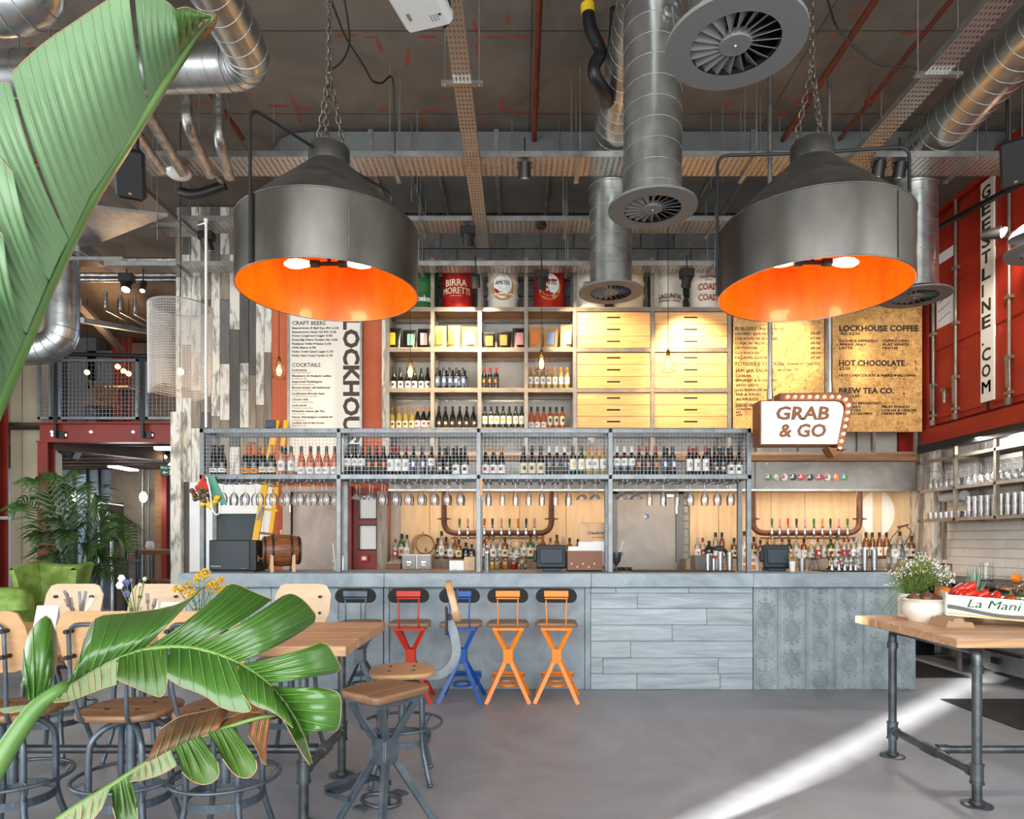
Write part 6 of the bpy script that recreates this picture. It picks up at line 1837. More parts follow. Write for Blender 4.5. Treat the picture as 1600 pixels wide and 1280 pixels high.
for k, px_ in enumerate((1300, 1311, 1320, 1329, 1337)):
 c = (PX(px_, 6.66), 6.66, ZT + .0125)
 ob('jigger', MB().lathe([(.02, 0), (.021, .003), (.008, .045), (.018, .085), (.015, .083), (.001, .05)], 14, c, True, False), 'steel_bright', None, label='small steel jigger on the mat, %s from the left' % nth(k + 1), cat='jigger', group='jiggers on the bar mat', loc=c)
t = thing('bitters_tray', 'dark tray of small bottles raised behind the jiggers', 'tray', (PX(1318, 6.85), 6.85, ZT + .0125))
ob('tray', MB().bbox(PX(1294, 6.85), PX(1332, 6.85), 6.8, 6.9, ZT + .0125, ZT + .03), 'black_metal', t)
for k, px_ in enumerate((1298, 1306, 1314, 1322, 1330)):
 bottle(('s_amber', 's_clear', 's_cred', 's_blue', 's_clear')[k], PX(px_, 6.85), 6.85, ZT + .0305, 'tiny bitters bottle in the dark tray, %s from the left' % nth(k + 1), 'bitters bottles in the tray', .6)
bottle('s_wcap', PX(1341, 6.8), 6.8, ZT + .0125, 'squat clear bottle with round white label on the bar mat', 'bottles on the bar mat', 1.0)
for k, px_ in enumerate((1351, 1366)):
 for j in range(4):
  tin(px_, 6.68, .115, .031, 'steel tumbler, %s up in the %s stack at the bar end' % (nth(j + 1), ('left', 'right')[k]), ZT + .0125 + j * .03, grp='steel tins at the bar end')
t = on_bar('carafe', 'clear glass carafe with wire handle at the bar end', 'carafe', 1400, 6.85)
c = (PX(1400, 6.85), 6.85, ZT)
ob('jar', MB().lathe([(.07, 0), (.085, .02), (.09, .18), (.07, .24), (.055, .27)], 24, c, True, False), 'glass_jar', t)
ob('wire_handle', MB().tube(rounded([(c[0] - .07, 6.85, ZT + .25), (c[0] - .05, 6.85, ZT + .33), (c[0] + .08, 6.85, ZT + .47), (c[0] + .16, 6.85, ZT + .4), (c[0] + .08, 6.85, ZT + .25)], .03, 3), .004, 6), 'black_metal', t)
ob('grip', MB().cyl((c[0] + .02, 6.85, ZT + .44), (c[0] + .12, 6.85, ZT + .47), .014), 'wood_box', t)
for k in range(3):
 c = W(1390 + k * 5, 838 + k * 0, 8.7)
# net of fruit and hanging bits at the gantry end
Yn = 6.46
rng = random.Random(3)
nb = W(312, 772, Yn)
t = thing('fruit_net', 'red net bag knotted to the gantry end holding brown fruit', 'net bag', W(318, 746, Yn))
ob('net', MB().tube([W(317, 742, Yn), W(316, 752, Yn), W(309, 766, Yn), W(300, 772, Yn)], .008, 6).tube([W(317, 742, Yn), W(322, 758, Yn), W(330, 772, Yn)], .006, 6).grid([[W(317, 744, Yn), W(318, 744, Yn)], [W(309, 756, Yn), W(324, 757, Yn)], [W(304, 763, Yn - .02), W(328, 765, Yn - .02)]]), 'net_red', t)
for k, (a_, b_) in enumerate(((300, 767), (309, 762), (317, 763), (323, 766), (304, 774), (313, 770), (320, 774), (327, 774), (311, 778), (319, 782), (305, 780), (329, 780))):
 c = W(a_, b_, Yn + rng.uniform(-.02, .05))
 ob('passion_fruit', MB().ball((0, 0, 0), .026, 12, (1, 1, .95)), 'lime_dark', None, label='dark round fruit in the red net, %s of the bunch' % nth(k + 1), cat='fruit', group='dark fruit in the net', loc=c, local=True)
for k, (a_, b_) in enumerate(((318, 787), (327, 788), (335, 784), (339, 778), (331, 791))):
 c = W(a_, b_, Yn + rng.uniform(-.01, .05))
 ob('lemon', MB().lathe([(.001, -.04), (.012, -.034), (.024, -.018), (.027, 0), (.024, .018), (.012, .034), (.001, .04)], 12).xf(Matrix.Rotation(rng.uniform(.5, 1.4), 4, 'Y')), 'lemon', None, label='yellow lemon below the net, %s of the bunch' % nth(k + 1), cat='lemon', group='lemons in the net', loc=c, local=True)
q = [W(322, 744, Yn + .03), W(335, 744, Yn + .03), W(355, 787, Yn + .05), W(343, 791, Yn + .05), W(330, 778, Yn + .04)]
ob('folded_card', MB().add(q + [p + Vector((0, .004, 0)) for p in q], [(0, 1, 2, 3, 4), (9, 8, 7, 6, 5)] + [(i, 5 + i, 5 + (i + 1) % 5, (i + 1) % 5) for i in range(5)]), 'teal_card', None, label='teal folded cloth hanging behind the fruit net', cat='cloth', loc=q[0])
pts = [W(323, 745, Yn - .02), W(329, 770, Yn - .03), W(331, 795, Yn), W(338, 806, Yn), W(345, 800, Yn + .02), W(343, 785, Yn + .02)]
ob('looped_rope', MB().tube(rounded(pts, .05, 4), .008, 6), 'paper_white', None, label='white looped cord hanging with the fruit net', cat='cord', loc=pts[0])
# yellow step ladder behind the bar
Yl = 8.2
t = thing('step_ladder', 'yellow folding ladder leaning at the white wall behind the chiller', 'ladder', (PX(390, Yl), Yl, 0))
for (xa, xb) in ((374, 400), (403, 426)):
 ob('stile', MB().bar((PX(xa - 6, Yl), Yl, .02), (PX(xb + (18 if xa < 390 else 8), Yl + .2), Yl + .5, PZ(655, Yl + .4)), .075 if xa < 390 else .05, .03, up=(0, 1, 0)), 'yellow_ladder', t)
for k in range(7):
 z_ = .6 + k * .3
 f = z_ / 2.9
 xa = PX(368, Yl) + f * (PX(418, Yl) - PX(368, Yl)); xb = PX(397, Yl) + f * (PX(434, Yl) - PX(397, Yl))
 ob('rung', MB().bar((xa, Yl + .5 * f, z_), (xb, Yl + .5 * f, z_ - .02), .05, .03), 'wood_box' if k % 2 else 'yellow_ladder', t)
ob('level_label', MB().bar((PX(392, Yl), Yl + .2, PZ(812, Yl)), (PX(399, Yl), Yl + .24, PZ(790, Yl)), .03, .006, up=(0, 1, 0)), 'lab_sky', t)
ob('top_cap', MB().bbox(PX(412, Yl + .4), PX(428, Yl + .4), Yl + .45, Yl + .55, PZ(668, Yl + .4), PZ(655, Yl + .4), .01), 'lab_navy', t)
# FURNITURE
def seat_outline(w, d, r=.06, bow=.02, n=6):
 """D shaped seat outline, front at +y"""
 pts = []
 corners = [(-w / 2, -d / 2, r * .7), (w / 2, -d / 2, r * .7), (w / 2 * .93, d / 2, r), (-w / 2 * .93, d / 2, r)]
 cs = [(-1, -1), (1, -1), (1, 1), (-1, 1)]
 st = [pi, 1.5 * pi, 0, .5 * pi]
 for (x, y, rr), (sx, sy), a0 in zip(corners, cs, st):
  cx, cy = x - sx * rr, y - sy * rr
  for i in range(n + 1):
   a = a0 + (pi / 2) * i / n
   pts.append((cx + rr * cos(a), cy + rr * sin(a)))
 return pts
def slab(outline, z0, z1, b=.008):
 m = MB()
 n = len(outline)
 cx = sum(p[0] for p in outline) / n
 cy = sum(p[1] for p in outline) / n
 k = lambda p, s_: (cx + (p[0] - cx) * s_, cy + (p[1] - cy) * s_)
 lv = [(z0, .96), (z0 + b * .6, 1.0), (z1 - b, 1.0), (z1 - b * .3, .985), (z1, .955)]
 rows = []
 for z, s_ in lv:
  r = [k(p, s_) + (z,) for p in outline]
  rows.append(r + [r[0]])
 m.grid(rows)
 m.add(rows[0][:-1], [tuple(reversed(range(n)))])
 m.add(rows[-1][:-1], [tuple(range(n))])
 return m
def x_stool(label, loc, rotz, paint, back=True, group='X frame bar stools', grey_foot=None):
 t = thing('bar_stool', label, 'stool', loc, group=group, rotz=rotz)
 ST_ = .695
 ob('seat', slab(seat_outline(.37, .31, .07), ST_ - .038, ST_), 'seat_wood', t, local=True)
 zt_ = ST_ - .04
 ob('seat_frame', MB().box(-.135, .135, -.125, -.095, zt_ - .028, zt_).box(-.135, .135, .095, .125, zt_ - .028, zt_).box(-.135, -.11, -.1, .1, zt_ - .02, zt_).box(.11, .135, -.1, .1, zt_ - .02, zt_), paint, t, local=True)
 for sx in (-1, 1):
  for sy in (-1, 1):
   a = Vector((sx * .118, sy * .11, zt_ - .02)); b = Vector((sx * .024, sy * .045, .44))
   ob('upper_arm', MB().bar(a, b, .034, .012, up=(0, 1, 0)).bar(a + Vector((0, -sy * .012, 0)), b + Vector((0, -sy * .012, 0)), .012, .03, up=(0, 1, 0)), paint, t, local=True)
   c = Vector((sx * .024, sy * .045, .345)); d = Vector((sx * .188, sy * .18, 0.0))
   ob('leg', MB().bar(c, d, .034, .012, up=(0, 1, 0)).bar(c + Vector((0, -sy * .014, 0)), d + Vector((0, -sy * .014, 0)), .012, .03, up=(0, 1, 0)), paint, t, local=True)
 for sy in (-1, 1):
  ob('centre_plate', MB().bbox(-.043, .043, sy * .05 - .006, sy * .05 + .006, .325, .455, .004), paint, t, local=True)
  ob('side_plate', MB().bbox(sy * .04 - .004, sy * .04 + .004, -.045, .045, .325, .455, .003), paint, t, local=True)
 ob('footrest', MB().box(-.145, .145, .19, .27, .165, .175).box(-.145, .145, .262, .27, .175, .2).box(-.145, -.138, .1, .27, .15, .175).box(.138, .145, .1, .27, .15, .175), paint, t, local=True)
 rg = MB()
 for k in range(24):
  pass
 rg.torus((0, .02, .135), .085, .012, (0, 0, 1), 24, 6, 1.25, .9).box(-.15, -.1, -.02, .06, .128, .14).box(.1, .15, -.02, .06, .128, .14)
 ob('ring_plate', rg, paint, t, local=True)
 if back:
  for sx in (-1, 1):
   ob('back_rod', MB().tube(rounded([(sx * .085, -.11, zt_ - .01), (sx * .085, -.165, zt_ + .01), (sx * .082, -.185, .76), (sx * .09, -.17, .93)], .04, 4), .0065, 8), paint, t, local=True)
  ob('back_bracket', MB().bbox(-.105, .105, -.19, -.175, .925, .978, .004).bbox(-.1, .1, -.185, -.175, .905, .918, .003), paint, t, local=True)
  pr = []
  n = 12
  for k in range(n + 1):
   a = pi / 2 - pi * k / n
   pr.append((.115 + .062 * cos(a), .062 * sin(a)))
  for k in range(n + 1):
   a = -pi / 2 - pi * k / n
   pr.append((-.115 + .062 * cos(a), .062 * sin(a)))
  m_ = MB()
  bend = lambda x: -.17 + .0 - .35 * (x * x)
  front = [(x, bend(x), .94 + z - .35 * x * x) for x, z in pr]
  backv = [(x, bend(x) + .012, .94 + z - .35 * x * x) for x, z in pr]
  N_ = len(pr)
  m_.add(front + backv, [tuple(range(N_)), tuple(range(2 * N_ - 1, N_ - 1, -1))] + [(i, N_ + i, N_ + (i + 1) % N_, (i + 1) % N_) for i in range(N_)])
  ob('back_pad', m_, 'black_matte', t, local=True)
 return t
Yst = 6.02
x_stool('dark grey X frame bar stool at the bar, half behind the long table', (PX(563, Yst), Yst, 0), 0, 'stool_steel')
x_stool('red X frame bar stool at the bar', (PX(642, Yst), Yst, 0), .05, 'stool_red')
x_stool('blue X frame bar stool at the bar', (PX(722, Yst), Yst, 0), -.04, 'stool_blue')
x_stool('orange X frame bar stool beside the blue one', (PX(794, Yst), Yst, 0), 0, 'stool_orange')
x_stool('orange X frame bar stool furthest from the blue one', (PX(870, Yst), Yst, 0), -.08, 'stool_orange')
x_stool('bare steel X frame stool nearest the camera by the long table', (PX(600, 3.33), 3.33, 0), .95, 'stool_steel', back=False)
# swivel stools
def swivel(label, loc, rotz, wood, back='ply', group='swivel stools at the long table'):
 t = thing('swivel_stool', label, 'stool', loc, group=group, rotz=rotz)
 zs = .655
 n = 32
 out = []
 for k in range(n):
  a = 2 * pi * k / n
  sq = .195 / (abs(cos(a)) ** 3.2 + abs(sin(a)) ** 3.2) ** (1 / 3.2)
  out.append((sq * cos(a) * 1.02, sq * sin(a) * (1.0 if sin(a) < 0 else .96)))
 ob('seat', slab(out, zs - .03, zs), wood, t, local=True)
 for sx in (-.07, .07):
  for sy in (-.07, .07):
   ob('seat_bolt', MB().cyl((sx, sy, zs), (sx, sy, zs + .003), .01, n=8), 'black_metal', t, local=True)
 ob('screw_column', MB().cyl((0, 0, .3), (0, 0, zs - .03), .022, n=12).cyl((0, 0, zs - .05), (0, 0, zs - .03), .09, n=16), 'stool_steel', t, local=True)
 for k in range(4):
  a = pi / 4 + k * pi / 2
  c_, s_ = cos(a), sin(a)
  path = [(c_ * r, s_ * r, z) for r, z in ((.02, .585), (.10, .58), (.165, .52), (.17, .42), (.17, .22), (.235, .015))]
  ob('leg', MB().tube(rounded(path, .06, 5), .0145, 8), 'stool_steel', t, local=True)
  ob('foot', MB().ball((c_ * .237, s_ * .237, .015), .02, 8, (1, 1, .75)), 'stool_steel', t, local=True)
  ob('ring_bracket', MB().cyl((c_ * .172, s_ * .172, .25), (c_ * .235, s_ * .235, .33), .006, n=6).cyl((c_ * .172, s_ * .172, .345), (c_ * .235, s_ * .235, .335), .006, n=6), 'stool_steel', t, local=True)
 ob('foot_ring', MB().torus((0, 0, .335), .238, .009, (0, 0, 1), 32, 8), 'stool_steel', t, local=True)
 ob('brace_ring', MB().lathe([(.165, .225), (.171, .225), (.171, .262), (.165, .262)], 32, (0, 0, 0), False, False, smooth=False), 'stool_steel', t, local=True)
 if back in ('ply', 'pale'):
  m_ = MB()
  w, h, r = .385, .27, .07
  z0 = .845
  ring = []
  for (cx, cz, a0) in ((w / 2 - r, z0 + h - r, 0), (-w / 2 + r, z0 + h - r, pi / 2), (-w / 2 + r * 1.2, z0 + r, pi), (w / 2 - r * 1.2, z0 + r, 1.5 * pi)):
   for k in range(6):
    a = a0 + pi / 2 * k / 5
    ring.append((cx + r * cos(a), cz + r * sin(a)))
  # subdivide across so that the curve of the ply reads
  rows = []
  for k in range(13):
   u = -w / 2 + w * k / 12
   zs_ = sorted(z for z in [z0 + .0 + (0 if abs(u) < w / 2 - r else r - sqrt(max(0, r * r - (abs(u) - w / 2 + r) ** 2))), z0 + h - (0 if abs(u) < w / 2 - r else r - sqrt(max(0, r * r - (abs(u) - w / 2 + r) ** 2)))])
   y = -.205 + .55 * u * u
   rows.append([(u, y - .04 * v, zs_[0] + (zs_[1] - zs_[0]) * v) for v in (0, .33, .66, 1)])
  rows2 = [[(p[0], p[1] + .011, p[2]) for p in rr] for rr in rows]
  m_.grid(rows).grid(rows2, flip=True)
  m_.grid([[r_[0] for r_ in rows], [r_[0] for r_ in rows2]]).grid([[r_[-1] for r_ in rows], [r_[-1] for r_ in rows2]], flip=True)
  m_.grid([rows[0], rows2[0]], flip=True).grid([rows[-1], rows2[-1]])
  ob('backrest', m_, 'ply_chair' if back == 'ply' else 'pale_chair', t, local=True)
  ob('back_frame', MB().tube(rounded([(-.1, .02, zs - .035), (-.1, -.2, zs - .035), (-.12, -.235, .8), (-.12, -.25, 1.06), (.12, -.25, 1.06), (.12, -.235, .8), (.1, -.2, zs - .035), (.1, .02, zs - .035)], .05, 4), .009, 8), 'stool_steel', t, local=True)
  for sx in (-1, 1):
   for z in (.92, 1.03):
    ob('bolt', MB().cyl((sx * .12, -.27, z), (sx * .12, -.19, z), .01, n=8), 'black_metal', t, local=True)
 else:
  # curved flat spring steel carrying a tilted wooden pad
  path = rounded([(0, -.08, zs - .04), (0, -.24, zs - .05), (0, -.33, zs + .06), (0, -.31, zs + .2), (0, -.27, zs + .3)], .12, 8)
  L_, R_ = [], []
  for i, p in enumerate(path):
   d = (path[min(i + 1, len(path) - 1)] - path[max(i - 1, 0)]).normalized()
   o_ = Vector((0, -d.z, d.y)) * .026
   L_.append(p + o_); R_.append(p - o_)
  m_ = MB()
  e_ = Vector((.007, 0, 0))
  A1, A2, B1, B2 = [p - e_ for p in L_], [p + e_ for p in L_], [p - e_ for p in R_], [p + e_ for p in R_]
  m_.grid([A1, B1], False).grid([A2, B2], False, True).grid([A1, A2], False, True).grid([B1, B2], False)
  ob('spring_bar', m_, 'rack_steel', t, local=True)
  M_ = Matrix.Translation((0, -.30, zs + .40)) @ Matrix.Rotation(radians(-14), 4, 'X')
  pad = slab(seat_outline(.34, .24, .1), -.02, .02, .012)
  pad.xf(M_ @ Matrix.Rotation(pi / 2, 4, 'X'))
  ob('backrest', pad, 'ply_chair', t, local=True)
  ob('pivot_plate', MB().bbox(-.07, .07, -.27, -.255, zs + .2, zs + .36, .006), 'black_metal', t, local=True)
  ob('pivot', MB().cyl((-.04, -.28, zs + .3), (.04, -.28, zs + .3), .016, n=10), 'black_metal', t, local=True)
  ob('back_rod', MB().cyl((.09, -.33, zs + .46), (.09, -.31, zs + .16), .008, n=8), 'pipe_steel', t, local=True)
 return t
swivel('swivel stool with curved steel back bar at the end of the long table', (PX(628, 4.02), 4.02, 0), pi / 2 + .12, 'ply_chair', 'spring')
for i, px_ in enumerate((20, 205, 352)):
 swivel('swivel stool with plywood back, near table side, %s from the table end' % ('third', 'second', 'first')[i], (PX(px_, 3.12), 3.12, 0), random.uniform(-.08, .08), 'seat_wood', 'ply')
for i, px_ in enumerate((105, 240, 465)):
 swivel('swivel stool with pale back, far table side, %s from the table end' % ('third', 'second', 'first')[i], (PX(px_, 4.55), 4.42, 0), pi + random.uniform(-.08, .08), 'seat_wood', 'pale')
# pipe leg tables
def flange(mb, x, y):
 mb.lathe([(.075, 0), (.075, .008), (.06, .012), (.036, .014), (.036, .03)], 24, (x, y, 0))
def pipe_table(name, label, x0, x1, y0, y1, z, legs_x, ly0, ly1, lowz, planks, inverted=False):
 t = thing(name, label, 'table', ((x0 + x1) / 2, (y0 + y1) / 2, 0), group='long pipe leg tables')
 th = .05
 w = (y1 - y0) / planks
 for k in range(planks):
  ob('top_plank', MB().bbox(x0 + random.uniform(0, .006), x1, y0 + k * w + .0008, y0 + (k + 1) * w - .0008, z - th, z, .005), 'table_wood', t)
 for lx in legs_x:
  for ly in (ly0, ly1):
   m = MB()
   flange(m, lx, ly)
   if not inverted:
    m.cyl((lx, ly, 0), (lx, ly, z - th), .0245, n=16)
    m.cyl((lx, ly, z - th - .012), (lx, ly, z - th), .06, n=16)
   else:
    m.cyl((lx, ly, 0), (lx, ly, z - th - .12), .0245, n=16)
   m.cyl((lx, ly, lowz - .05), (lx, ly, lowz + .05), .032, n=16).cyl((lx, ly, lowz - .055), (lx, ly, lowz - .045), .036, n=16).cyl((lx, ly, lowz + .045), (lx, ly, lowz + .055), .036, n=16)
   ob('leg', m, 'pipe_steel', t)
  ym = (ly0 + ly1) / 2
  if inverted:
   pth = [(lx, ly0, z - th - .14), (lx, ly0, z - th - .03), (lx, ly1, z - th - .03), (lx, ly1, z - th - .14)]
   m = MB().tube(rounded(pth, .075, 6), .0255, 16)
   for ly in (ly0, ly1):
    m.cyl((lx, ly, z - th - .15), (lx, ly, z - th - .11), .033, n=16)
   ob('top_pipe', m, 'pipe_steel', t)
  m = MB().cyl((lx, ly0 + .02, lowz), (lx, ly1 - .02, lowz), .0235, n=14).cyl((lx, ym - .06, lowz), (lx, ym + .06, lowz), .032, n=14)
  for q in (ly0 + .03, ly1 - .05):
   m.cyl((lx, q, lowz), (lx, q + .03, lowz), .031, n=14)
  ob('cross_pipe', m, 'pipe_steel', t)
 ym = (ly0 + ly1) / 2
 a_, b_ = (legs_x[0], legs_x[1])
 ob('stretcher_pipe', MB().cyl((a_, ym, lowz), (b_, ym, lowz), .0235, n=14).cyl((a_ + (.04 if b_ > a_ else -.04), ym, lowz), (a_ + (.1 if b_ > a_ else -.1), ym, lowz), .031, n=14), 'pipe_steel', t)
 return t
TZ = .909
pipe_table('dining_table', 'long wooden high table with pipe legs behind the banana leaf', -4.4, -.83, 3.24, 4.2, TZ, (-1.07, -4.1), 3.36, 4.08, .27, 4)
pipe_table('display_table', 'wooden table with bent pipe legs carrying fruit and flowers', 2.25, 4.6, 3.49, 4.56, TZ, (2.44, 4.4), 3.62, 4.44, .172, 4, inverted=True)
# green armchair
Ya = 7.2
ax = PX(72, Ya)
t = thing('wing_armchair', 'green velvet wing armchair behind the long table', 'armchair', (ax, Ya, 0))
def cushion(x0, x1, y0, y1, z0, z1, b, lean=0):
 """soft block: rounded box"""
 m = MB()
 n = 8
 cx, cy, cz = (x0 + x1) / 2, (y0 + y1) / 2, (z0 + z1) / 2
 hx, hy, hz = (x1 - x0) / 2, (y1 - y0) / 2, (z1 - z0) / 2
 rows = []
 for i in range(n * 2 + 1):
  th = -pi / 2 + pi * i / (2 * n)
  row = []
  for j in range(4 * n + 1):
   ph = 2 * pi * j / (4 * n)
   e = .35
   f = lambda v: (abs(v) ** e) * (1 if v >= 0 else -1)
   X = cx + hx * f(cos(th)) * f(cos(ph))
   Y = cy + hy * f(cos(th)) * f(sin(ph))
   Z = cz + hz * f(sin(th))
   row.append((X, Y + lean * (Z - z0), Z))
  rows.append(row)
 return m.grid(rows)
zt_a = PZ(883, Ya)
def wing_back(x, y, z0, z1, wid, flare, side):
 """curved upholstered shell: side 0 = back, -1 / 1 = wings sweeping forward"""
 rows, rows2 = [], []
 for j in range(13):
  v = j / 12
  row, row2 = [], []
  for i in range(11):
   u = i / 10
   if side == 0:
    s_ = 2 * u - 1
    px_ = x + s_ * (wid + flare * v * v)
    py_ = y + .1 * v - .05 * s_ * s_
    pz_ = z0 + (z1 - z0) * v + .035 * s_ * s_ * v
    nx, ny = 0, 1
   else:
    px_ = x + side * ((wid + flare * v * v) + .03 * sin(u * pi / 2))
    py_ = y + .1 * v - .05 - u * (.16 + .18 * v)
    pz_ = z0 + (z1 - z0) * v * (1 - .1 * u * u) + .035 * v
    nx, ny = side, .25
   row.append((px_, py_, pz_)); row2.append((px_ + nx * .07, py_ + ny * .09, pz_))
  rows.append(row); rows2.append(row2)
 m = MB().grid(rows).grid(rows2, flip=True)
 mid = [tuple((a + b) / 2 for a, b in zip(p, q)) for p, q in zip(rows[-1], rows2[-1])]
 mid = [(p[0], p[1], p[2] + .025) for p in mid]
 m.grid([rows[-1], mid, rows2[-1]])
 for e in (0, -1):
  c0, c1 = [r[e] for r in rows], [r[e] for r in rows2]
  m.grid([c0, c1], flip=(e == 0))
 return m
ob('back', wing_back(ax, Ya + .22, .4, zt_a - .03, .2, .06, 0), 'fabric_green', t)
ob('wing', wing_back(ax, Ya + .22, .55, zt_a - .03, .2, .06, 1), 'fabric_green', t)
ob('wing', wing_back(ax, Ya + .22, .55, zt_a - .03, .2, .06, -1), 'fabric_green', t)
ob('seat_cushion', cushion(ax - .25, ax + .25, Ya - .4, Ya + .25, .3, .5, .05), 'fabric_green', t)
ob('arm', cushion(ax - .38, ax - .24, Ya - .42, Ya + .3, .25, .68, .05), 'fabric_green', t)
ob('arm', cushion(ax + .22, ax + .36, Ya - .42, Ya + .3, .25, .68, .05), 'fabric_green', t)
for sx in (-.3, .28):
 for sy in (-.35, .3):
  ob('leg', MB().cyl((ax + sx, Ya + sy, 0), (ax + sx, Ya + sy, .28), .018, .026), 'wood_box', t)
t = thing('armchair', 'second green velvet armchair cut by the frame edge', 'armchair', (PX(-42, 6.3), 6.3, 0))
bx_ = PX(-42, 6.3)
ob('seat_cushion', cushion(bx_ - .3, bx_ + .28, 6.0, 6.6, .3, .62, .05), 'fabric_green', t)
ob('arm', cushion(bx_ + .2, bx_ + .36, 6.0, 6.65, .25, .74, .05), 'fabric_green', t)
ob('back', cushion(bx_ - .35, bx_ + .3, 6.55, 6.72, .3, .95, .05), 'fabric_green', t)
for sx in (-.28, .26):
 for sy in (6.06, 6.65):
  ob('leg', MB().cyl((bx_ + sx, sy, 0), (bx_ + sx, sy, .3), .018, .026), 'wood_box', t)
# laid long table
def vase(px, Y, label, r=.035, h=.12):
 c = (PX(px, Y), Y, TZ)
 t = thing('flower_vase', label, 'vase', c, group='vases on the long table')
 ob('glass', MB().lathe([(r * .8, 0), (r * .85, .004), (r * .85, h * .5), (r, h)], 18, c, True, False), 'glass_jar', t)
 ob('water', MB().lathe([(r * .78, .006), (r * .8, h * .45), (.001, h * .45)], 16, c), 'glass_window', t)
 return t, Vector(c)
rng = random.Random(11)
t, c = vase(312, 3.95, 'glass vase with yellow goldenrod on the long table')
stm, lf, fl = MB(), MB(), MB()
for (a_, b_) in ((275, 918), (291, 911), (321, 890), (345, 903), (350, 918), (310, 898), (333, 912), (300, 925)):
 tip = W(a_, b_, 3.95 + rng.uniform(-.06, .06))
 mid = c.lerp(tip, .55) + Vector((0, 0, .03))
 pth = rounded([c + Vector((0, 0, .03)), mid, tip], .08, 4)
 stm.tube(pth, .0028, 5)
 for k in range(9):
  p = c.lerp(tip, .3 + .07 * k) + Vector((rng.uniform(-.012, .012), rng.uniform(-.012, .012), rng.uniform(0, .015)))
  d = Vector((rng.uniform(-1, 1), rng.uniform(-1, 1), rng.uniform(-.1, .6))).normalized() * .035
  s_ = Vector((-d.y, d.x, 0)).normalized() * .006
  lf.add([p, p + d * .5 + s_, p + d, p + d * .5 - s_], [(0, 1, 2, 3)])
 for k in range(34):
  u = rng.uniform(0, 1)
  p = tip + (mid - tip) * (.45 * u) + Vector((rng.uniform(-.03, .03) * (.4 + u), rng.uniform(-.02, .02), rng.uniform(-.008, .014)))
  fl.ball(p, rng.uniform(.004, .008), 5)
ob('stem', stm, 'herb_green', t); ob('foliage', lf, 'herb_green', t, kind='stuff'); ob('blossom', fl, 'petal_yellow', t, kind='stuff')
t, c = vase(212, 3.95, 'glass vase with white and blue anemones on the long table')
stm = MB()
for k, (a_, b_, m_) in enumerate(((190, 904, 'petal_white'), (187, 915, 'petal_white'), (197, 911, 'petal_blue'), (198, 928, 'petal_blue'), (219, 914, 'petal_white'), (226, 905, 'petal_white'), (205, 907, 'petal_blue'))):
 p = W(a_, b_, 3.95 + rng.uniform(-.04, .04))
 stm.tube(rounded([c + Vector((0, 0, .03)), c.lerp(p, .6) + Vector((0, 0, .02)), p], .06, 4), .0025, 5)
 f = MB()
 rr = .02 if k < 4 else .011
 for q in range(6):
  a = 2 * pi * q / 6
  f.ball(p + Vector((rr * .6 * cos(a), 0, rr * .6 * sin(a))), rr * .6, 6, (1, .5, 1))
 f.ball(p, rr * .5, 6)
 ob('flower', f, m_, t)
ob('stem', stm, 'herb_green', t)
tw = MB()
for k in range(6):
 p = W(205 + k * 5, 905 + rng.uniform(-6, 8), 3.95)
 tw.tube(rounded([c + Vector((0, 0, .05)), c.lerp(p, .7) + Vector((rng.uniform(-.03, .03), 0, .03)), p], .05, 4), .0014, 4)
ob('twig', tw, 'herb_green', t)
def cutlery_pot(px, Y, label, n, seed, top):
 r_ = random.Random(seed)
 c = Vector((PX(px, Y), Y, TZ))
 t = thing('cutlery_pot', label, 'cutlery pot', c, group='cutlery pots')
 ob('pot', MB().lathe([(.04, 0), (.043, .004), (.048, .1), (.044, .098), (.038, .006), (.001, .006)], 18, c, True, False), 'glass_jar', t)
 for k in range(n):
  a = r_.uniform(0, 6.28)
  base = c + Vector((.02 * cos(a), .02 * sin(a), .012))
  tip = c + Vector((r_.uniform(-.09, .11), r_.uniform(-.03, .03), PZ(top, Y) - TZ + r_.uniform(-.04, .02)))
  d = (tip - base)
  if k % 2:
   ob('knife', MB().bar(base, base + d * .45, .01, .006).bar(base + d * .45, tip, .017, .003, up=(0, 1, 0)), 'steel_bright', t)
  else:
   m = MB().bar(base, base + d * .72, .008, .004, up=(0, 1, 0)).bar(base + d * .72, base + d * .82, .022, .004, up=(0, 1, 0))
   side = d.normalized().cross(Vector((0, 1, 0))).normalized()
   for q in (-1, 0, 1):
    m.bar(base + d * .8 + side * (q * .008), tip + side * (q * .008), .004, .003, up=(0, 1, 0))
   ob('fork', m, 'steel_bright', t)
cutlery_pot(122, 3.85, 'cutlery pot with knives and forks before the armchair', 7, 4, 927)
cutlery_pot(238, 3.75, 'cutlery pot with one fork beside the anemones', 3, 9, 930)
for k, (px_, y_, lab) in enumerate(((268, 3.9, 'white folded menu card standing beside the goldenrod vase'), (75, 3.7, 'white folded menu card near the table far end'))):
 c = (PX(px_, y_), y_, TZ)
 ob('menu_card', MB().prism([(c[1] - .04, TZ), (c[1] - .037, TZ), (c[1], TZ + .145), (c[1] + .037, TZ), (c[1] + .04, TZ), (c[1], TZ + .15)], 'x', c[0] - .06, c[0] + .06), 'paper_white', None, label=lab, cat='menu card', group='menu cards', loc=c)
for k, px_ in enumerate((160, 172, 240)):
 c = (PX(px_, 3.8), 3.8, TZ)
 t = thing('salt_shaker', 'small glass shaker on the long table, %s from the cutlery pot' % nth(k + 1), 'shaker', c, group='salt and pepper shakers')
 ob('glass', MB().lathe([(.016, 0), (.018, .004), (.016, .04)], 12, c, True, False), 'glass_jar', t)
 ob('cap', MB().lathe([(.0165, .04), (.015, .052), (.001, .056)], 12, c), 'steel_bright', t)
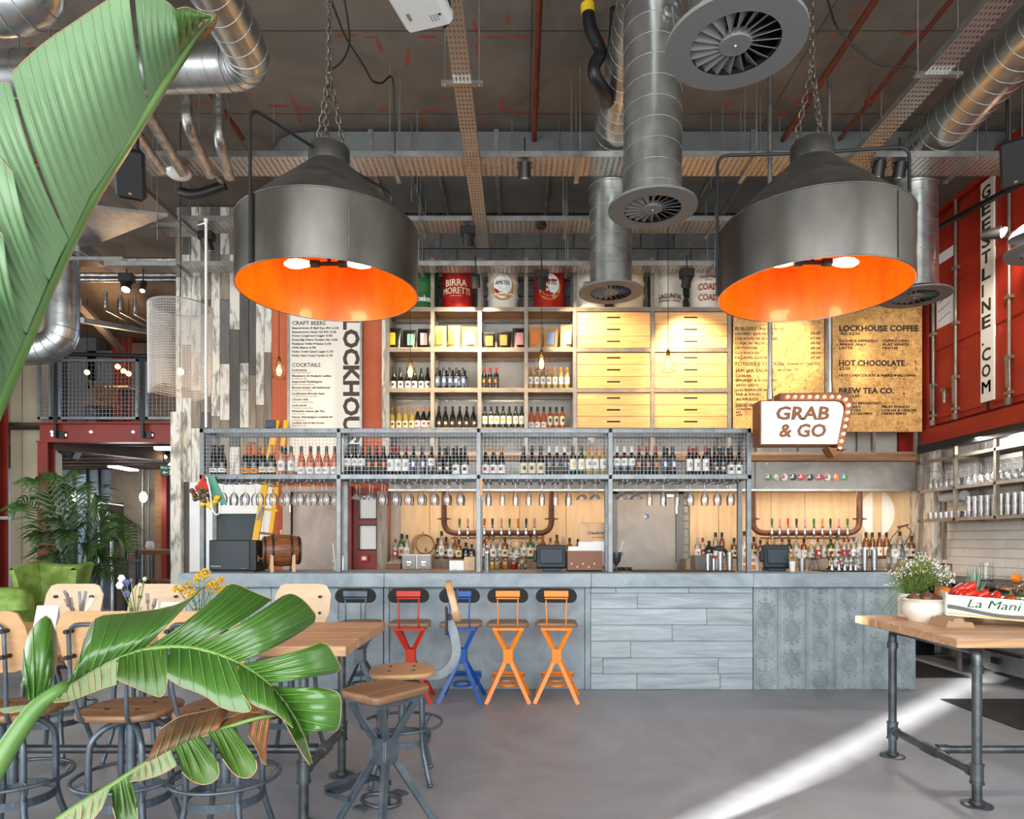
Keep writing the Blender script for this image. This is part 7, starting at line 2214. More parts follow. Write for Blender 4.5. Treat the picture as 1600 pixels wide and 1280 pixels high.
# display table: flowers, pot, fruit
Yt = 4.475
c = Vector((PX(1421, Yt), Yt, TZ))
t = thing('flower_planter', 'white enamel jug with check print holding wild white flowers', 'planter', c)
ob('jug', MB().lathe([(.066, 0), (.072, .005), (.074, .125), (.064, .14), (.066, .155), (.06, .155), (.058, .14), (.06, .02), (.001, .02)], 28, c, True, False), 'chamber_white', t)
ck = MB()
for k in range(7):
 a = -pi / 2 - 1.2 + k * .28
 ck.box(c.x + .0745 * cos(a) - .0008, c.x + .0745 * cos(a) + .0008, Yt + .0745 * sin(a) - .001, Yt + .0745 * sin(a) + .001, TZ + .02, TZ + .12)
for k in range(5):
 ck.lathe([(.0745, .025 + k * .022), (.0748, .0265 + k * .022)], 28, c, False, False)
ob('check_print', ck, 'lab_orange2', t)
rng = random.Random(5)
stm, lf, fw, fy = MB(), MB(), MB(), MB()
top = c + Vector((0, 0, .15))
for k in range(95):
 px_ = rng.gauss(1440, 26)
 px_ = min(1488, max(1384, px_))
 f = abs(px_ - 1438) / 55
 py_ = 866 + 34 * f * f + rng.uniform(0, 32)
 tip = W(px_, py_, Yt + rng.uniform(-.13, .13))
 mid = top.lerp(tip, .55) + Vector((0, 0, .02))
 stm.tube([top + Vector((rng.uniform(-.04, .04), rng.uniform(-.04, .04), -.04)), mid, tip], .0016, 3, caps=False)
 for q in range(26):
  p = top.lerp(tip, rng.uniform(.2, 1)) + Vector((rng.uniform(-.02, .02), rng.uniform(-.02, .02), rng.uniform(-.02, .02)))
  d = Vector((rng.uniform(-1, 1), rng.uniform(-1, 1), rng.uniform(-.2, 1))).normalized() * rng.uniform(.02, .045)
  s_ = d.cross(Vector((0, 0, 1))).normalized() * .0035
  lf.add([p, p + d * .5 + s_, p + d, p + d * .5 - s_], [(0, 1, 2, 3)])
 big = k % 7 == 0
 for q in range(5 if not big else 9):
  p = tip + Vector((rng.uniform(-.022, .022), rng.uniform(-.02, .02), rng.uniform(-.016, .014)))
  (fy if k % 9 == 4 else fw).ball(p, rng.uniform(.0032, .0052) * (1.5 if big else 1), 5)
ob('stem', stm, 'herb_green', t, kind='stuff'); ob('foliage', lf, 'herb_green', t, kind='stuff'); ob('white_blossom', fw, 'petal_white', t, kind='stuff'); ob('yellow_blossom', fy, 'petal_yellow', t, kind='stuff')
gr = MB()
for k in range(40):
 px_ = rng.uniform(1364, 1400); py_ = rng.uniform(885, 975)
 tip = W(px_, py_, Yt + rng.uniform(-.1, .1))
 mid = top.lerp(tip, .5) + Vector((0, 0, .05))
 gr.tube(rounded([top, mid, tip], .08, 3), .0011, 3, caps=False)
ob('grass_blade', gr, 'herb_green', t, kind='stuff')
Yp = 4.26
c = Vector((PX(1443, Yp), Yp, TZ))
t = thing('chamber_pot', 'round white ceramic pot with handle full of brown onions', 'pot', c)
ob('pot', MB().lathe([(.085, 0), (.09, .008), (.118, .045), (.125, .085), (.112, .118), (.122, .132), (.128, .138), (.122, .142), (.108, .125), (.115, .085), (.08, .02), (.001, .02)], 40, c, True, False), 'chamber_white', t)
ob('handle', MB().tube(rounded([c + Vector((.09, -.085, .12)), c + Vector((.11, -.115, .115)), c + Vector((.11, -.115, .06)), c + Vector((.09, -.09, .04))], .03, 5), .011, 10), 'chamber_white', t)
for k, (dx, dy, dz) in enumerate(((-.065, -.02, .135), (-.005, -.04, .14), (.06, -.03, .133), (.03, .045, .138), (-.04, .05, .133), (.0, .0, .105), (.075, .03, .125), (.02, -.01, .15))):
 ob('onion', MB().lathe([(.001, -.03), (.018, -.027), (.034, -.01), (.036, .006), (.026, .022), (.008, .03), (.004, .042), (.001, .044)], 14), 'onion', None, label='brown onion in the white pot, %s of the heap' % nth(k + 1), cat='onion', group='onions in the white pot', loc=c + Vector((dx, dy, dz)), local=True)
# egg tray and fruit carton
c = Vector((PX(1488, 3.98), 3.98, TZ))
t = thing('egg_tray', 'brown paper pulp tray wedged under the fruit carton', 'tray', c)
tr = MB()
tr.prism([(c.x - .07, TZ), (c.x + .10, TZ), (c.x + .085, TZ + .03), (c.x + .04, TZ + .03), (c.x + .03, TZ + .052), (c.x - .02, TZ + .052), (c.x - .03, TZ + .03), (c.x - .05, TZ + .045)], 'y', 3.93, 4.1)
ob('tray', tr, 'pulp_brown', t)
A_ = Vector((PX(1480, 4.08), 4.08, TZ + .055)); D_ = Vector((cos(-.42), sin(-.42), 0)); N_ = Vector((-D_.y, D_.x, 0))
bl, bw, bh = .56, .23, .125
t = thing('fruit_carton', 'open white fruit carton with green lettering full of red peppers', 'carton', A_)
def P3(u, v, w):
 return A_ + D_ * u + N_ * v + Vector((0, 0, w - .05 * u))
def wall(u0, v0, u1, v1, h0, h1, th=.006):
 a, b = P3(u0, v0, 0), P3(u1, v1, 0)
 n = (b - a).cross(Vector((0, 0, 1))).normalized() * th
 a2, b2 = P3(u0, v0, h0), P3(u1, v1, h1)
 return MB().add([a, b, b2, a2, a + n, b + n, b2 + n, a2 + n], [(0, 1, 2, 3), (7, 6, 5, 4), (0, 4, 5, 1), (1, 5, 6, 2), (2, 6, 7, 3), (3, 7, 4, 0)])
ob('carton_side', wall(0, 0, bl, 0, bh, bh * .95), 'carton_white', t)
ob('carton_side', wall(bl, bw, 0, bw, bh, bh), 'carton_white', t)
ob('carton_end', wall(0, bw, 0, 0, bh * 1.1, bh * 1.1), 'carton_white', t)
ob('carton_end', wall(bl, 0, bl, bw, bh, bh), 'carton_white', t)
ob('carton_base', MB().add([P3(0, 0, .004), P3(bl, 0, .004), P3(bl, bw, .004), P3(0, bw, .004), P3(0, 0, 0), P3(bl, 0, 0), P3(bl, bw, 0), P3(0, bw, 0)], [(0, 1, 2, 3), (7, 6, 5, 4), (0, 4, 5, 1), (1, 5, 6, 2), (2, 6, 7, 3), (3, 7, 4, 0)]), 'carton_grey', t)
def stripe(f0, f1, m_, n=24):
 lo, hi = [], []
 for k in range(n + 1):
  u = bl * k / n
  lo.append(P3(u, -.0075, f0(u / bl) * bh)); hi.append(P3(u, -.0075, f1(u / bl) * bh))
 ob('printed_band', MB().grid([lo, hi], smooth=False), m_, t)
stripe(lambda u: .18 + .16 * (1 - u) * cos(u * 5) - .08 * u, lambda u: .34 + .2 * (1 - u) * cos(u * 5) - .02 * u, 'carton_grey')
stripe(lambda u: .05 + .03 * cos(u * 6), lambda u: .12 + .03 * cos(u * 6), 'carton_yellow')
lt = text_mb('La Mani', .07, 'LEFT', .0003, .0012, .3, width=.27)
lt.v = [tuple(P3(p[0] + .10, -.008, .08 + p[2])) for p in lt.v]
ob('lettering', lt, 'carton_green', t)
rng = random.Random(8)
for k in range(15):
 u, v = .075 + (k % 5) * .06 + rng.uniform(-.01, .01), .05 + (k // 5) * .062 + rng.uniform(-.006, .006)
 p = P3(u, v, .115 + (.035 if k // 5 == 1 else .0) + .03 * (k % 5 == 1) - .012 * (k % 5))
 m = MB()
 pr = [(.001, -.04), (.022, -.036), (.034, -.012), (.037, .012), (.03, .03), (.012, .034), (.001, .026)]
 n = 15
 rows = []
 for r_, z_ in pr:
  row = []
  for i in range(n + 1):
   a = 2 * pi * i / n
   rr = r_ * (1 + .1 * cos(3 * a))
   row.append((rr * cos(a), rr * sin(a), z_))
  rows.append(row)
 m.grid(rows)
 m.xf(Matrix.Rotation(rng.uniform(.6, 1.5), 4, 'Y') @ Matrix.Rotation(rng.uniform(-.6, .6), 4, 'X') @ Matrix.Diagonal((.82, .82, 1.35, 1)))
 o = ob('red_pepper', m, 'pepper_red', None, label='glossy red pepper in the fruit carton, %s of the heap' % nth(k + 1), cat='pepper', group='red peppers in the carton', loc=p, local=True)
# fruit behind: bowl with oranges, lime and pineapple
c = Vector((2.775, 4.44, TZ))
t = thing('fruit_bowl', 'white enamel bowl of oranges behind the fruit carton', 'bowl', c)
ob('bowl', MB().lathe([(.056, 0), (.06, .006), (.088, .06), (.108, .1), (.112, .104), (.104, .102), (.08, .06), (.001, .015)], 32, c, True, False), 'chamber_white', t)
for k, (dx, dy, dz, r_, m_, nm, lab) in enumerate(((-.02, -.02, .13, .05, 'orange_fruit', 'orange', 'large orange in the white bowl, front'), (.03, .05, .15, .055, 'orange_fruit', 'orange', 'large orange in the white bowl, top'), (-.07, .03, .115, .042, 'onion', 'coconut', 'brown coconut in the white bowl'),
             (.075, -.03, .115, .034, 'lime_green', 'lime', 'green lime in the white bowl, front'), (.09, .02, .125, .034, 'lime_green', 'lime', 'green lime in the white bowl, rear'), (-.04, -.07, .1, .034, 'lemon', 'lemon', 'yellow lemon in the white bowl'), (.01, -.085, .095, .03, 'lemon', 'lemon', 'small yellow lemon at the bowl front'))):
 ob(nm, MB().ball((0, 0, 0), r_, 14, (1, 1, .93)), m_, None, label=lab, cat='fruit', group='fruit in the white bowl', loc=c + Vector((dx * .8, dy * .8, dz)), local=True)
t = thing('pineapple', 'pineapple with spiky crown behind the red peppers', 'pineapple', (2.955, 4.42, TZ))
c = Vector((2.955, 4.42, TZ + .101))
ob('fruit', MB().lathe([(.02, -.1), (.055, -.08), (.062, -.03), (.058, .02), (.035, .045), (.001, .05)], 18, c), 'pineapple', t)
cr = MB()
for k in range(34):
 a = k * 2.4
 lv = k / 34
 r_ = .075 * (1 - lv) + .012
 base = c + Vector((.012 * cos(a), .012 * sin(a), .04 + .02 * lv))
 tip = base + Vector((r_ * cos(a) * 1.15, r_ * sin(a), .06 + .14 * lv))
 mid = base.lerp(tip, .5) + Vector((r_ * .25 * cos(a), r_ * .25 * sin(a), -.0))
 s_ = Vector((-sin(a), cos(a), 0)) * .009
 cr.add([base - s_, base + s_, mid + s_, mid - s_, tip], [(0, 1, 2, 3), (3, 2, 4)])
ob('crown_leaf', cr, 'pine_leaf', t)
# clip jars
for k, (px_, y_, fill) in enumerate(((1572, 4.36, 'lemon'), (1608, 4.3, 'onion'))):
 c = (PX(px_, y_), y_, TZ)
 t = thing('clip_jar', ('clip top glass jar with dried orange slices on the display table', 'clip top glass jar cut by the frame edge')[k], 'jar', c, group='clip top jars')
 ob('jar', MB().lathe([(.06, 0), (.066, .006), (.07, .03), (.07, .15), (.05, .185), (.05, .2)], 24, c, True, False), 'glass_jar', t)
 ob('lid', MB().lathe([(.056, .2), (.058, .215), (.04, .225), (.001, .228)], 24, c), 'glass_jar', t)
 ob('seal', MB().torus((c[0], c[1], TZ + .2), .052, .004, (0, 0, 1), 24, 6), 'lab_orange2', t)
 ob('clip', MB().tube([(c[0] + .05, c[1] - .02, TZ + .17), (c[0] + .065, c[1] - .02, TZ + .2), (c[0] + .05, c[1] - .02, TZ + .225)], .003, 5), 'steel_bright', t)
 s2 = MB()
 for q in range(10):
  a = random.uniform(0, 6.28)
  p = Vector((c[0] + .035 * cos(a), c[1] + .035 * sin(a), TZ + .02 + q * .008))
  d = Vector((random.uniform(-.3, .3), -1, random.uniform(-.4, .9))).normalized() * .004
  s2.cyl(p - d, p + d, .03, n=12)
 ob('dried_slice', s2, fill, t)
hb = MB()
c = W(1592, 950, 4.0)
for k in range(70):
 p = c + Vector((random.uniform(-.09, .1), random.uniform(-.06, .06), random.uniform(-.05, .08)))
 d = Vector((random.uniform(-1, 1), random.uniform(-1, .4), random.uniform(-.3, 1))).normalized() * .035
 s_ = d.cross(Vector((.2, .3, 1))).normalized() * .012
 hb.add([p, p + d * .5 + s_, p + d, p + d * .5 - s_], [(0, 1, 2, 3)])
ob('herb_bunch', hb, 'herb_green', None, label='bunch of green herbs at the end of the fruit carton', cat='herbs', kind='stuff', loc=c)
# BANANA PLANT IN THE FOREGROUND
bp = thing('banana_plant', 'large banana plant with three torn leaves in the foreground', 'plant', (-1.5, 1.15, 0))
def resample(pts, n):
 pts = [Vector(p) for p in pts]
 L_ = [0]
 for a, b in zip(pts[:-1], pts[1:]):
  L_.append(L_[-1] + (b - a).length)
 out = []
 for i in range(n):
  s_ = L_[-1] * i / (n - 1)
  k = 0
  while k < len(L_) - 2 and L_[k + 1] < s_:
   k += 1
  t = (s_ - L_[k]) / max(1e-9, L_[k + 1] - L_[k])
  out.append(pts[k].lerp(pts[k + 1], t))
 return out
def smooth_poly(pts, it=2):
 pts = [Vector(p) for p in pts]
 for _ in range(it):
  q = [pts[0]]
  for a, b in zip(pts[:-1], pts[1:]):
   q += [a.lerp(b, .25), a.lerp(b, .75)]
  q.append(pts[-1])
  pts = q
 return pts
def blade(leaf, base, edge, yb, ye, mat, bend=0.0, sag=0.0, veins=6, vein_mat='leaf_vein', nu=22, nv=10, crisp=True, curl=0.0):
 """one blade segment between the midrib (base) and its outer edge; points are photo pixels, yb/ye are depths at rib and edge"""
 B = resample([(p[0], p[1], 0) for p in base], nu)
 E = resample(smooth_poly([(p[0], p[1], 0) for p in edge], 1), nu)
 rows, rows2 = [], []
 for j in range(nv + 1):
  v = j / nv
  row = []
  for i in range(nu):
   u = i / (nu - 1)
   p = B[i].lerp(E[i], v)
   d = (E[i] - B[i])
   nrm = Vector((-d.y, d.x, 0))
   p = p + nrm * (bend * v * (1 - v))
   y0 = yb[0] + (yb[1] - yb[0]) * u
   y1 = ye[0] + (ye[1] - ye[0]) * u
   Y = y0 + (y1 - y0) * v + sag * 4 * v * (1 - v) + .0035 * sin(2 * pi * u * veins) * sin(pi * min(1, v * 1.3)) + curl * max(0, v - .75) ** 2 * 16
   row.append(W(p.x, p.y, Y))
  rows.append(row)
 m = MB().grid(rows, flip=True)
 m.grid([[q + Vector((0, .0016, 0)) for q in r] for r in rows])
 o = ob('leaf_blade', m, mat, leaf)
 vm = MB()
 for k in range(1, veins):
  i = int(round((nu - 1) * k / veins))
  vm.tube([rows[j][i] + Vector((0, -.0008, 0)) for j in range(nv + 1)], [.0013 * (1 - .6 * j / nv) for j in range(nv + 1)], 4, caps=False)
 ob('vein', vm, vein_mat, o)
 em = MB().tube([q for q in rows[-1]], .0008, 4, caps=False)
 ob('dry_edge', em, 'leaf_edge', o)
 return o
def rib(leaf, pts, ys, r0, r1, mat):
 q = smooth_poly([(p[0], p[1], 0) for p in pts], 2)
 n = len(q)
 path = [W(p.x, p.y, ys[0] + (ys[1] - ys[0]) * i / (n - 1)) for i, p in enumerate(q)]
 return ob('midrib', MB().tube(path, [r0 + (r1 - r0) * i / (n - 1) for i in range(n)], 10), mat, leaf)
def part_empty(name, loc):
 o = bpy.data.objects.new(name, None)
 o.empty_display_size = .05
 COL.objects.link(o)
 o.parent = bp
 o.location = Vector(loc) - wloc(bp)
 return o
# ---- tall leaf seen from below
lf1 = part_empty('tall_leaf', W(0, 640, 1.2))
rib(lf1, [(-40, 700), (0, 612), (40, 520), (75, 440), (130, 325), (170, 262), (215, 195), (255, 130), (285, 85), (310, 48), (334, 28)], (1.18, 1.36), .019, .003, 'leaf_stem')
V = 'leaf_pale'
blade(lf1, [(108, 372), (140, 305), (170, 262), (200, 218), (232, 168)], [(18, 116), (40, 92), (75, 62), (120, 32), (168, 0), (200, -22)], (1.215, 1.29), (1.10, 1.18), 'leaf_under', bend=-.10, sag=-.03, veins=13, vein_mat=V, nu=44)
blade(lf1, [(233, 166), (250, 138), (266, 114), (280, 92)], [(210, -26), (235, -12), (262, 2), (276, 18)], (1.29, 1.32), (1.18, 1.25), 'leaf_under', bend=-.08, sag=-.03, veins=6, vein_mat=V)
blade(lf1, [(278, 95), (295, 70), (312, 46), (328, 32)], [(276, 14), (292, 10), (308, 18), (330, 24)], (1.32, 1.35), (1.24, 1.3), 'leaf_green', bend=-.05, sag=-.02, veins=5)
blade(lf1, [(76, 437), (90, 405), (106, 374)], [(-70, 150), (-25, 138), (8, 128), (16, 132)], (1.2, 1.215), (1.06, 1.1), 'leaf_under', bend=-.12, sag=-.03, veins=6, vein_mat=V)
blade(lf1, [(40, 520), (58, 478), (74, 440)], [(-110, 205), (-70, 195), (-10, 235), (20, 270)], (1.19, 1.2), (1.06, 1.1), 'leaf_under', bend=-.14, sag=-.03, veins=6, vein_mat=V)
blade(lf1, [(8, 592), (24, 556), (38, 524)], [(-120, 300), (-60, 310), (-20, 330), (5, 370)], (1.18, 1.19), (1.06, 1.1), 'leaf_under', bend=-.14, sag=-.03, veins=5, vein_mat=V)
blade(lf1, [(-30, 680), (-10, 634), (7, 595)], [(-140, 420), (-80, 420), (-40, 430), (-8, 470)], (1.17, 1.18), (1.06, 1.1), 'leaf_under', bend=-.14, sag=-.03, veins=5, vein_mat=V)
# narrow turned blade on the far side of the rib
blade(lf1, [(40, 520), (75, 440), (130, 325), (190, 235), (255, 130), (310, 48)], [(46, 540), (88, 448), (140, 335), (197, 245), (262, 138), (322, 44)], (1.19, 1.345), (1.3, 1.45), 'leaf_green', veins=8, nu=30, nv=4)
blade(lf1, [(300, 62), (315, 46), (332, 30)], [(318, 60), (338, 40), (341, 16)], (1.33, 1.36), (1.36, 1.36), 'leaf_dry', veins=3, nv=6, curl=.02)
# ---- middle leaf, glossy upper side
lf2 = part_empty('arching_leaf', W(0, 1200, 1.12))
rib(lf2, [(-60, 1290), (-10, 1205), (30, 1140), (60, 1100), (100, 1074)], (1.06, 1.16), .019, .011, 'leaf_stem')
rib(lf2, [(60, 1102), (100, 1074), (150, 1044), (200, 1022), (250, 1011), (300, 1012), (345, 1024), (390, 1046), (425, 1072), (455, 1110), (475, 1150), (487, 1192)], (1.16, 1.24), .0075, .002, 'leaf_rib')
G = 'leaf_green'
blade(lf2, [(40, 1092), (58, 1098), (72, 1086)], [(34, 1052), (38, 1000), (58, 972), (75, 958), (86, 985), (90, 1022), (87, 1050)], (1.15, 1.17), (1.17, 1.21), G, sag=-.03, veins=5)
blade(lf2, [(104, 1072), (140, 1050), (180, 1030), (224, 1014)], [(126, 1022), (136, 985), (150, 962), (200, 958), (262, 950), (298, 936), (330, 902)], (1.16, 1.19), (1.24, 1.3), G, sag=-.05, veins=9, bend=.05)
blade(lf2, [(226, 1014), (262, 1010), (300, 1012)], [(345, 924), (358, 912), (372, 913), (398, 926), (425, 937)], (1.19, 1.2), (1.3, 1.33), G, sag=-.05, bend=.12, veins=8)
blade(lf2, [(302, 1012), (338, 1022), (372, 1036)], [(440, 932), (456, 926), (478, 940), (499, 968), (470, 988)], (1.2, 1.21), (1.3, 1.35), G, sag=-.05, bend=.1, veins=8)
blade(lf2, [(376, 1038), (400, 1053), (420, 1068)], [(482, 1012), (508, 1002), (522, 1022), (536, 1050), (500, 1056)], (1.21, 1.215), (1.24, 1.28), G, sag=-.04, bend=.06, veins=6)
blade(lf2, [(424, 1072), (448, 1100), (466, 1128), (478, 1152)], [(500, 1075), (528, 1080), (534, 1095), (531, 1138), (520, 1146), (492, 1136)], (1.215, 1.23), (1.2, 1.22), G, sag=-.03, bend=.04, veins=6)
blade(lf2, [(78, 1090), (110, 1068), (150, 1046), (182, 1030)], [(84, 1098), (110, 1096), (145, 1082), (166, 1074), (182, 1070)], (1.155, 1.175), (1.12, 1.15), 'leaf_pale', veins=9, nv=6, vein_mat='leaf_edge')
blade(lf2, [(186, 1028), (225, 1015), (262, 1011)], [(182, 1062), (200, 1070), (232, 1084), (256, 1092), (262, 1062)], (1.175, 1.19), (1.13, 1.15), 'leaf_mixed', veins=6, sag=-.01)
blade(lf2, [(266, 1011), (300, 1012), (340, 1022), (368, 1034)], [(260, 1058), (280, 1072), (320, 1086), (350, 1110), (398, 1115), (384, 1092)], (1.19, 1.205), (1.13, 1.14), G, veins=7, sag=-.015)
blade(lf2, [(371, 1035), (400, 1053), (425, 1073), (446, 1100)], [(378, 1086), (398, 1104), (428, 1112), (446, 1128), (458, 1138)], (1.205, 1.22), (1.14, 1.16), G, veins=6, sag=-.015)
blade(lf2, [(447, 1101), (462, 1124), (476, 1152), (487, 1190)], [(440, 1120), (452, 1142), (468, 1172), (484, 1196)], (1.22, 1.24), (1.17, 1.2), G, veins=5, nv=6)
for k, (a_, b_, c_, d_) in enumerate(((40, 1095, 0, 1112), (84, 1096, 30, 1116))):
 blade(lf2, [(50, 1100), (66, 1096), (82, 1090)], [(-6, 1108), (10, 1116), (40, 1110), (80, 1100)], (1.155, 1.16), (1.12, 1.15), 'leaf_pale', veins=3, nv=5) if k == 0 else None
# ---- low leaf, partly dried
lf3 = part_empty('drying_leaf', W(90, 1290, 1.1))
rib(lf3, [(60, 1310), (110, 1268), (170, 1232), (230, 1192), (290, 1160), (345, 1140), (400, 1122), (430, 1118)], (1.06, 1.2), .0075, .0025, 'leaf_rib')
blade(lf3, [(228, 1192), (262, 1174), (300, 1156), (340, 1141)], [(250, 1140), (272, 1124), (286, 1118), (320, 1112), (348, 1104), (356, 1112)], (1.11, 1.15), (1.18, 1.22), 'leaf_dry', veins=7, sag=-.02)
blade(lf3, [(320, 1148), (350, 1138), (385, 1128), (420, 1119)], [(352, 1124), (382, 1112), (412, 1115), (432, 1128)], (1.14, 1.2), (1.19, 1.21), 'leaf_dry', veins=4, nv=6)
blade(lf3, [(395, 1124), (410, 1121), (424, 1118)], [(388, 1150), (402, 1172), (408, 1190), (416, 1196)], (1.18, 1.2), (1.17, 1.19), 'leaf_dry', veins=3, nv=8, bend=.12)
blade(lf3, [(326, 1147), (345, 1140), (362, 1135)], [(348, 1186), (366, 1212), (388, 1218), (402, 1204), (400, 1188)], (1.14, 1.16), (1.1, 1.12), 'leaf_mixed', veins=4, bend=-.06)
blade(lf3, [(272, 1169), (292, 1159), (312, 1151)], [(284, 1206), (300, 1222), (324, 1228), (344, 1214), (340, 1190)], (1.12, 1.14), (1.09, 1.11), 'leaf_mixed', veins=4, bend=-.04)
blade(lf3, [(206, 1208), (234, 1190), (266, 1172)], [(202, 1222), (230, 1218), (258, 1208), (276, 1196)], (1.1, 1.12), (1.08, 1.1), 'leaf_pale', veins=6, nv=6, vein_mat='leaf_edge')
blade(lf3, [(174, 1230), (190, 1219), (204, 1210)], [(176, 1262), (186, 1300), (216, 1300), (214, 1262)], (1.09, 1.1), (1.06, 1.08), 'leaf_mixed', veins=4, bend=-.05)
blade(lf3, [(92, 1282), (120, 1262), (150, 1244), (172, 1232)], [(80, 1300), (110, 1300), (138, 1290), (160, 1262)], (1.07, 1.09), (1.05, 1.07), 'leaf_pale', veins=6, nv=6, vein_mat='leaf_edge')
# trunk and pot below the frame
ob('stalk', MB().tube([(-1.5, 1.15, .3), (-1.42, 1.1, .7), W(-60, 1290, 1.06)], [.05, .04, .02], 12).tube([(-1.52, 1.15, .3), (-1.35, 1.16, .9), W(-40, 700, 1.18)], [.06, .04, .02], 12).tube([(-1.48, 1.13, .3), (-1.2, 1.08, .6), W(60, 1310, 1.06)], [.04, .03, .009], 12), 'leaf_stem', bp)
ob('pot', MB().lathe([(.16, 0), (.17, .01), (.21, .34), (.225, .35), (.225, .39), (.2, .39), (.19, .32), (.001, .32)], 28, (-1.5, 1.15, 0), True, False), 'stone', bp)
# LEFT: COLUMNS, MEZZANINE, LOBBY
struct('column_concrete', MB().bbox(PX(15, 10.4), PX(64, 10.4), 10.4, 10.9, 0, CEIL, .02).box(PX(33, 10.4), PX(35, 10.4), 10.38, 10.42, 0, CEIL), 'concrete_column')
struct('column_red', MB().box(PX(-26, 9.6), PX(-5, 9.6), 9.6, 9.62, 0, CEIL).box(PX(-15, 9.6), PX(-13, 9.6), 9.62, 9.8, 0, CEIL).box(PX(-26, 9.6), PX(-5, 9.6), 9.8, 9.82, 0, CEIL), 'steel_red')
ob('pipe_clip', MB().box(PX(-2, 9.55), PX(18, 9.55), 9.55, 9.6, PZ(812, 9.6), PZ(807, 9.6)), 'galv_dull', None, label='small pale clamp on the red column at the frame edge', cat='clamp', loc=(PX(8, 9.55), 9.55, PZ(812, 9.6)))
Ymz = 10.0
zbm0, zbm1 = PZ(690, Ymz), PZ(663, Ymz)
mz = thing('mezzanine', 'red steel mezzanine edge with grey mesh railing above the lobby', 'mezzanine', (PX(66, Ymz), Ymz, 0), kind='structure')
xa, xb = PX(62, Ymz), -4.3
ob('edge_beam', MB().box(xa, xb, Ymz, Ymz + .02, zbm0, zbm1).box(xa, xb, Ymz - .08, Ymz + .1, zbm0 - .02, zbm0).box(xa, xb, Ymz - .08, Ymz + .1, zbm1, zbm1 + .02), 'steel_red', mz)
ob('column', MB().box(PX(63, Ymz), PX(78, Ymz), Ymz - .06, Ymz - .04, 0, zbm0).box(PX(70, Ymz), PX(72, Ymz), Ymz - .04, Ymz + .1, 0, zbm0).box(PX(63, Ymz), PX(78, Ymz), Ymz + .1, Ymz + .12, 0, zbm0), 'steel_red', mz)
ob('deck', MB().box(-10.8, xb, Ymz + .02, 15.4, zbm1 - .02, zbm1 + .03), 'deck_dark', mz)
for k in range(9):
 y_ = 10.6 + k * .55
 ob('joist', MB().box(-10.8, xb, y_, y_ + .08, zbm0 + .02, zbm1 - .02), 'deck_dark', mz)
ob('edge_beam', MB().bar((PX(80, 10.1), 10.1, zbm0 - .02), (-4.5, 14.5, zbm0 - .02), .15, .16), 'deck_dark', mz)
bl = MB()
for px_ in (81, 142, 208, 271):
 bl.cyl(W(px_, 675, Ymz - .02), W(px_, 675, Ymz + .02), .022, n=8)
for px_ in (82, 102, 222, 237):
 bl.cyl(W(px_, 680, Ymz - .03), W(px_, 680, Ymz + .02), .022, n=8)
ob('bolt', bl, 'steel_bright', mz)
rl = thing('mezzanine_railing', 'grey steel mezzanine railing with square wire mesh panels', 'railing', (PX(92, Ymz), Ymz, zbm0), group=None)
for px_ in (92, 227):
 ob('post', MB().box(PX(px_ - 2.2, Ymz), PX(px_ + 2.2, Ymz), Ymz - .09, Ymz - .05, zbm0 + .05, PZ(560, Ymz)), 'black_metal', rl)
 ob('base_plate', MB().box(PX(px_ - 2, Ymz), PX(px_ + 12, Ymz), Ymz - .05, Ymz - .03, zbm0 + .04, zbm0 + .14), 'black_metal', rl)
ob('handrail', MB().cyl(W(60, 552, Ymz - .08), W(280, 558, Ymz - .08), .03, n=10), 'black_metal', rl)
for a_, b_ in ((66, 87), (98, 221), (233, 290)):
 x0, x1, z0, z1 = PX(a_, Ymz), PX(b_, Ymz), PZ(657, Ymz), PZ(564, Ymz)
 f = MB()
 f.box(x0, x0 + .035, Ymz - .1, Ymz - .06, z0, z1).box(x1 - .035, x1, Ymz - .1, Ymz - .06, z0, z1).box(x0, x1, Ymz - .1, Ymz - .06, z0, z0 + .035).box(x0, x1, Ymz - .1, Ymz - .06, z1 - .035, z1)
 o = ob('panel_frame', f, 'rack_steel', rl)
 m_ = MB()
 wires(m_, x0 + .03, x1 - .03, z0 + .03, z1 - .03, Ymz - .08, .055, .004)
 ob('mesh_infill', m_, 'wire', o)
# upper floor behind the railing
struct('wall_mezzanine', MB().box(-10.9, -4.4, 15.4, 15.6, zbm1, CEIL), 'deck_dark')
t = struct('window_2', MB().box(PX(118, 14.5), PX(158, 14.5), 14.9, 15.0, PZ(600, 14.5), PZ(540, 14.5)), 'lobby_panel')
for k, (a_, b_, m_) in enumerate(((105, 150, 'lobby_panel'), (176, 206, 'steel_red'), (206, 275, 'lobby_metal'))):
 struct('wall_panel_%d' % (k + 1), MB().box(PX(a_, 14.9), PX(b_, 14.9), 14.9, 15.3, zbm1 + .03, PZ(520 + k * 8, 14.9)), m_)
t = thing('shell_chair', 'round slatted wooden chair on the mezzanine behind the railing', 'chair', W(165, 650, 11.2))
Yk = 11.2
for k in range(7):
 pts = [W(140 + k * 7, 594 + k * 2, Yk), W(146 + k * 6, 618 + k * 3, Yk - .1), W(158 + k * 4.5, 636, Yk - .25)]
 ob('slat', MB().tube(smooth_poly([tuple(p) for p in pts], 2), .022, 6), 'timber_beam', t)
ob('seat', MB().bbox(PX(152, Yk), PX(190, Yk), Yk - .4, Yk, PZ(640, Yk), PZ(636, Yk)), 'timber_beam', t)
for px_ in (154, 188):
 ob('leg', MB().cyl((PX(px_, Yk), Yk - .3, PZ(639, Yk)), (PX(px_, Yk), Yk - .3, zbm1 + .03), .015), 'black_metal', t)
t = thing('upstairs_table', 'pale small table top on the mezzanine beside the shell chair', 'table', W(183, 640, 12.0))
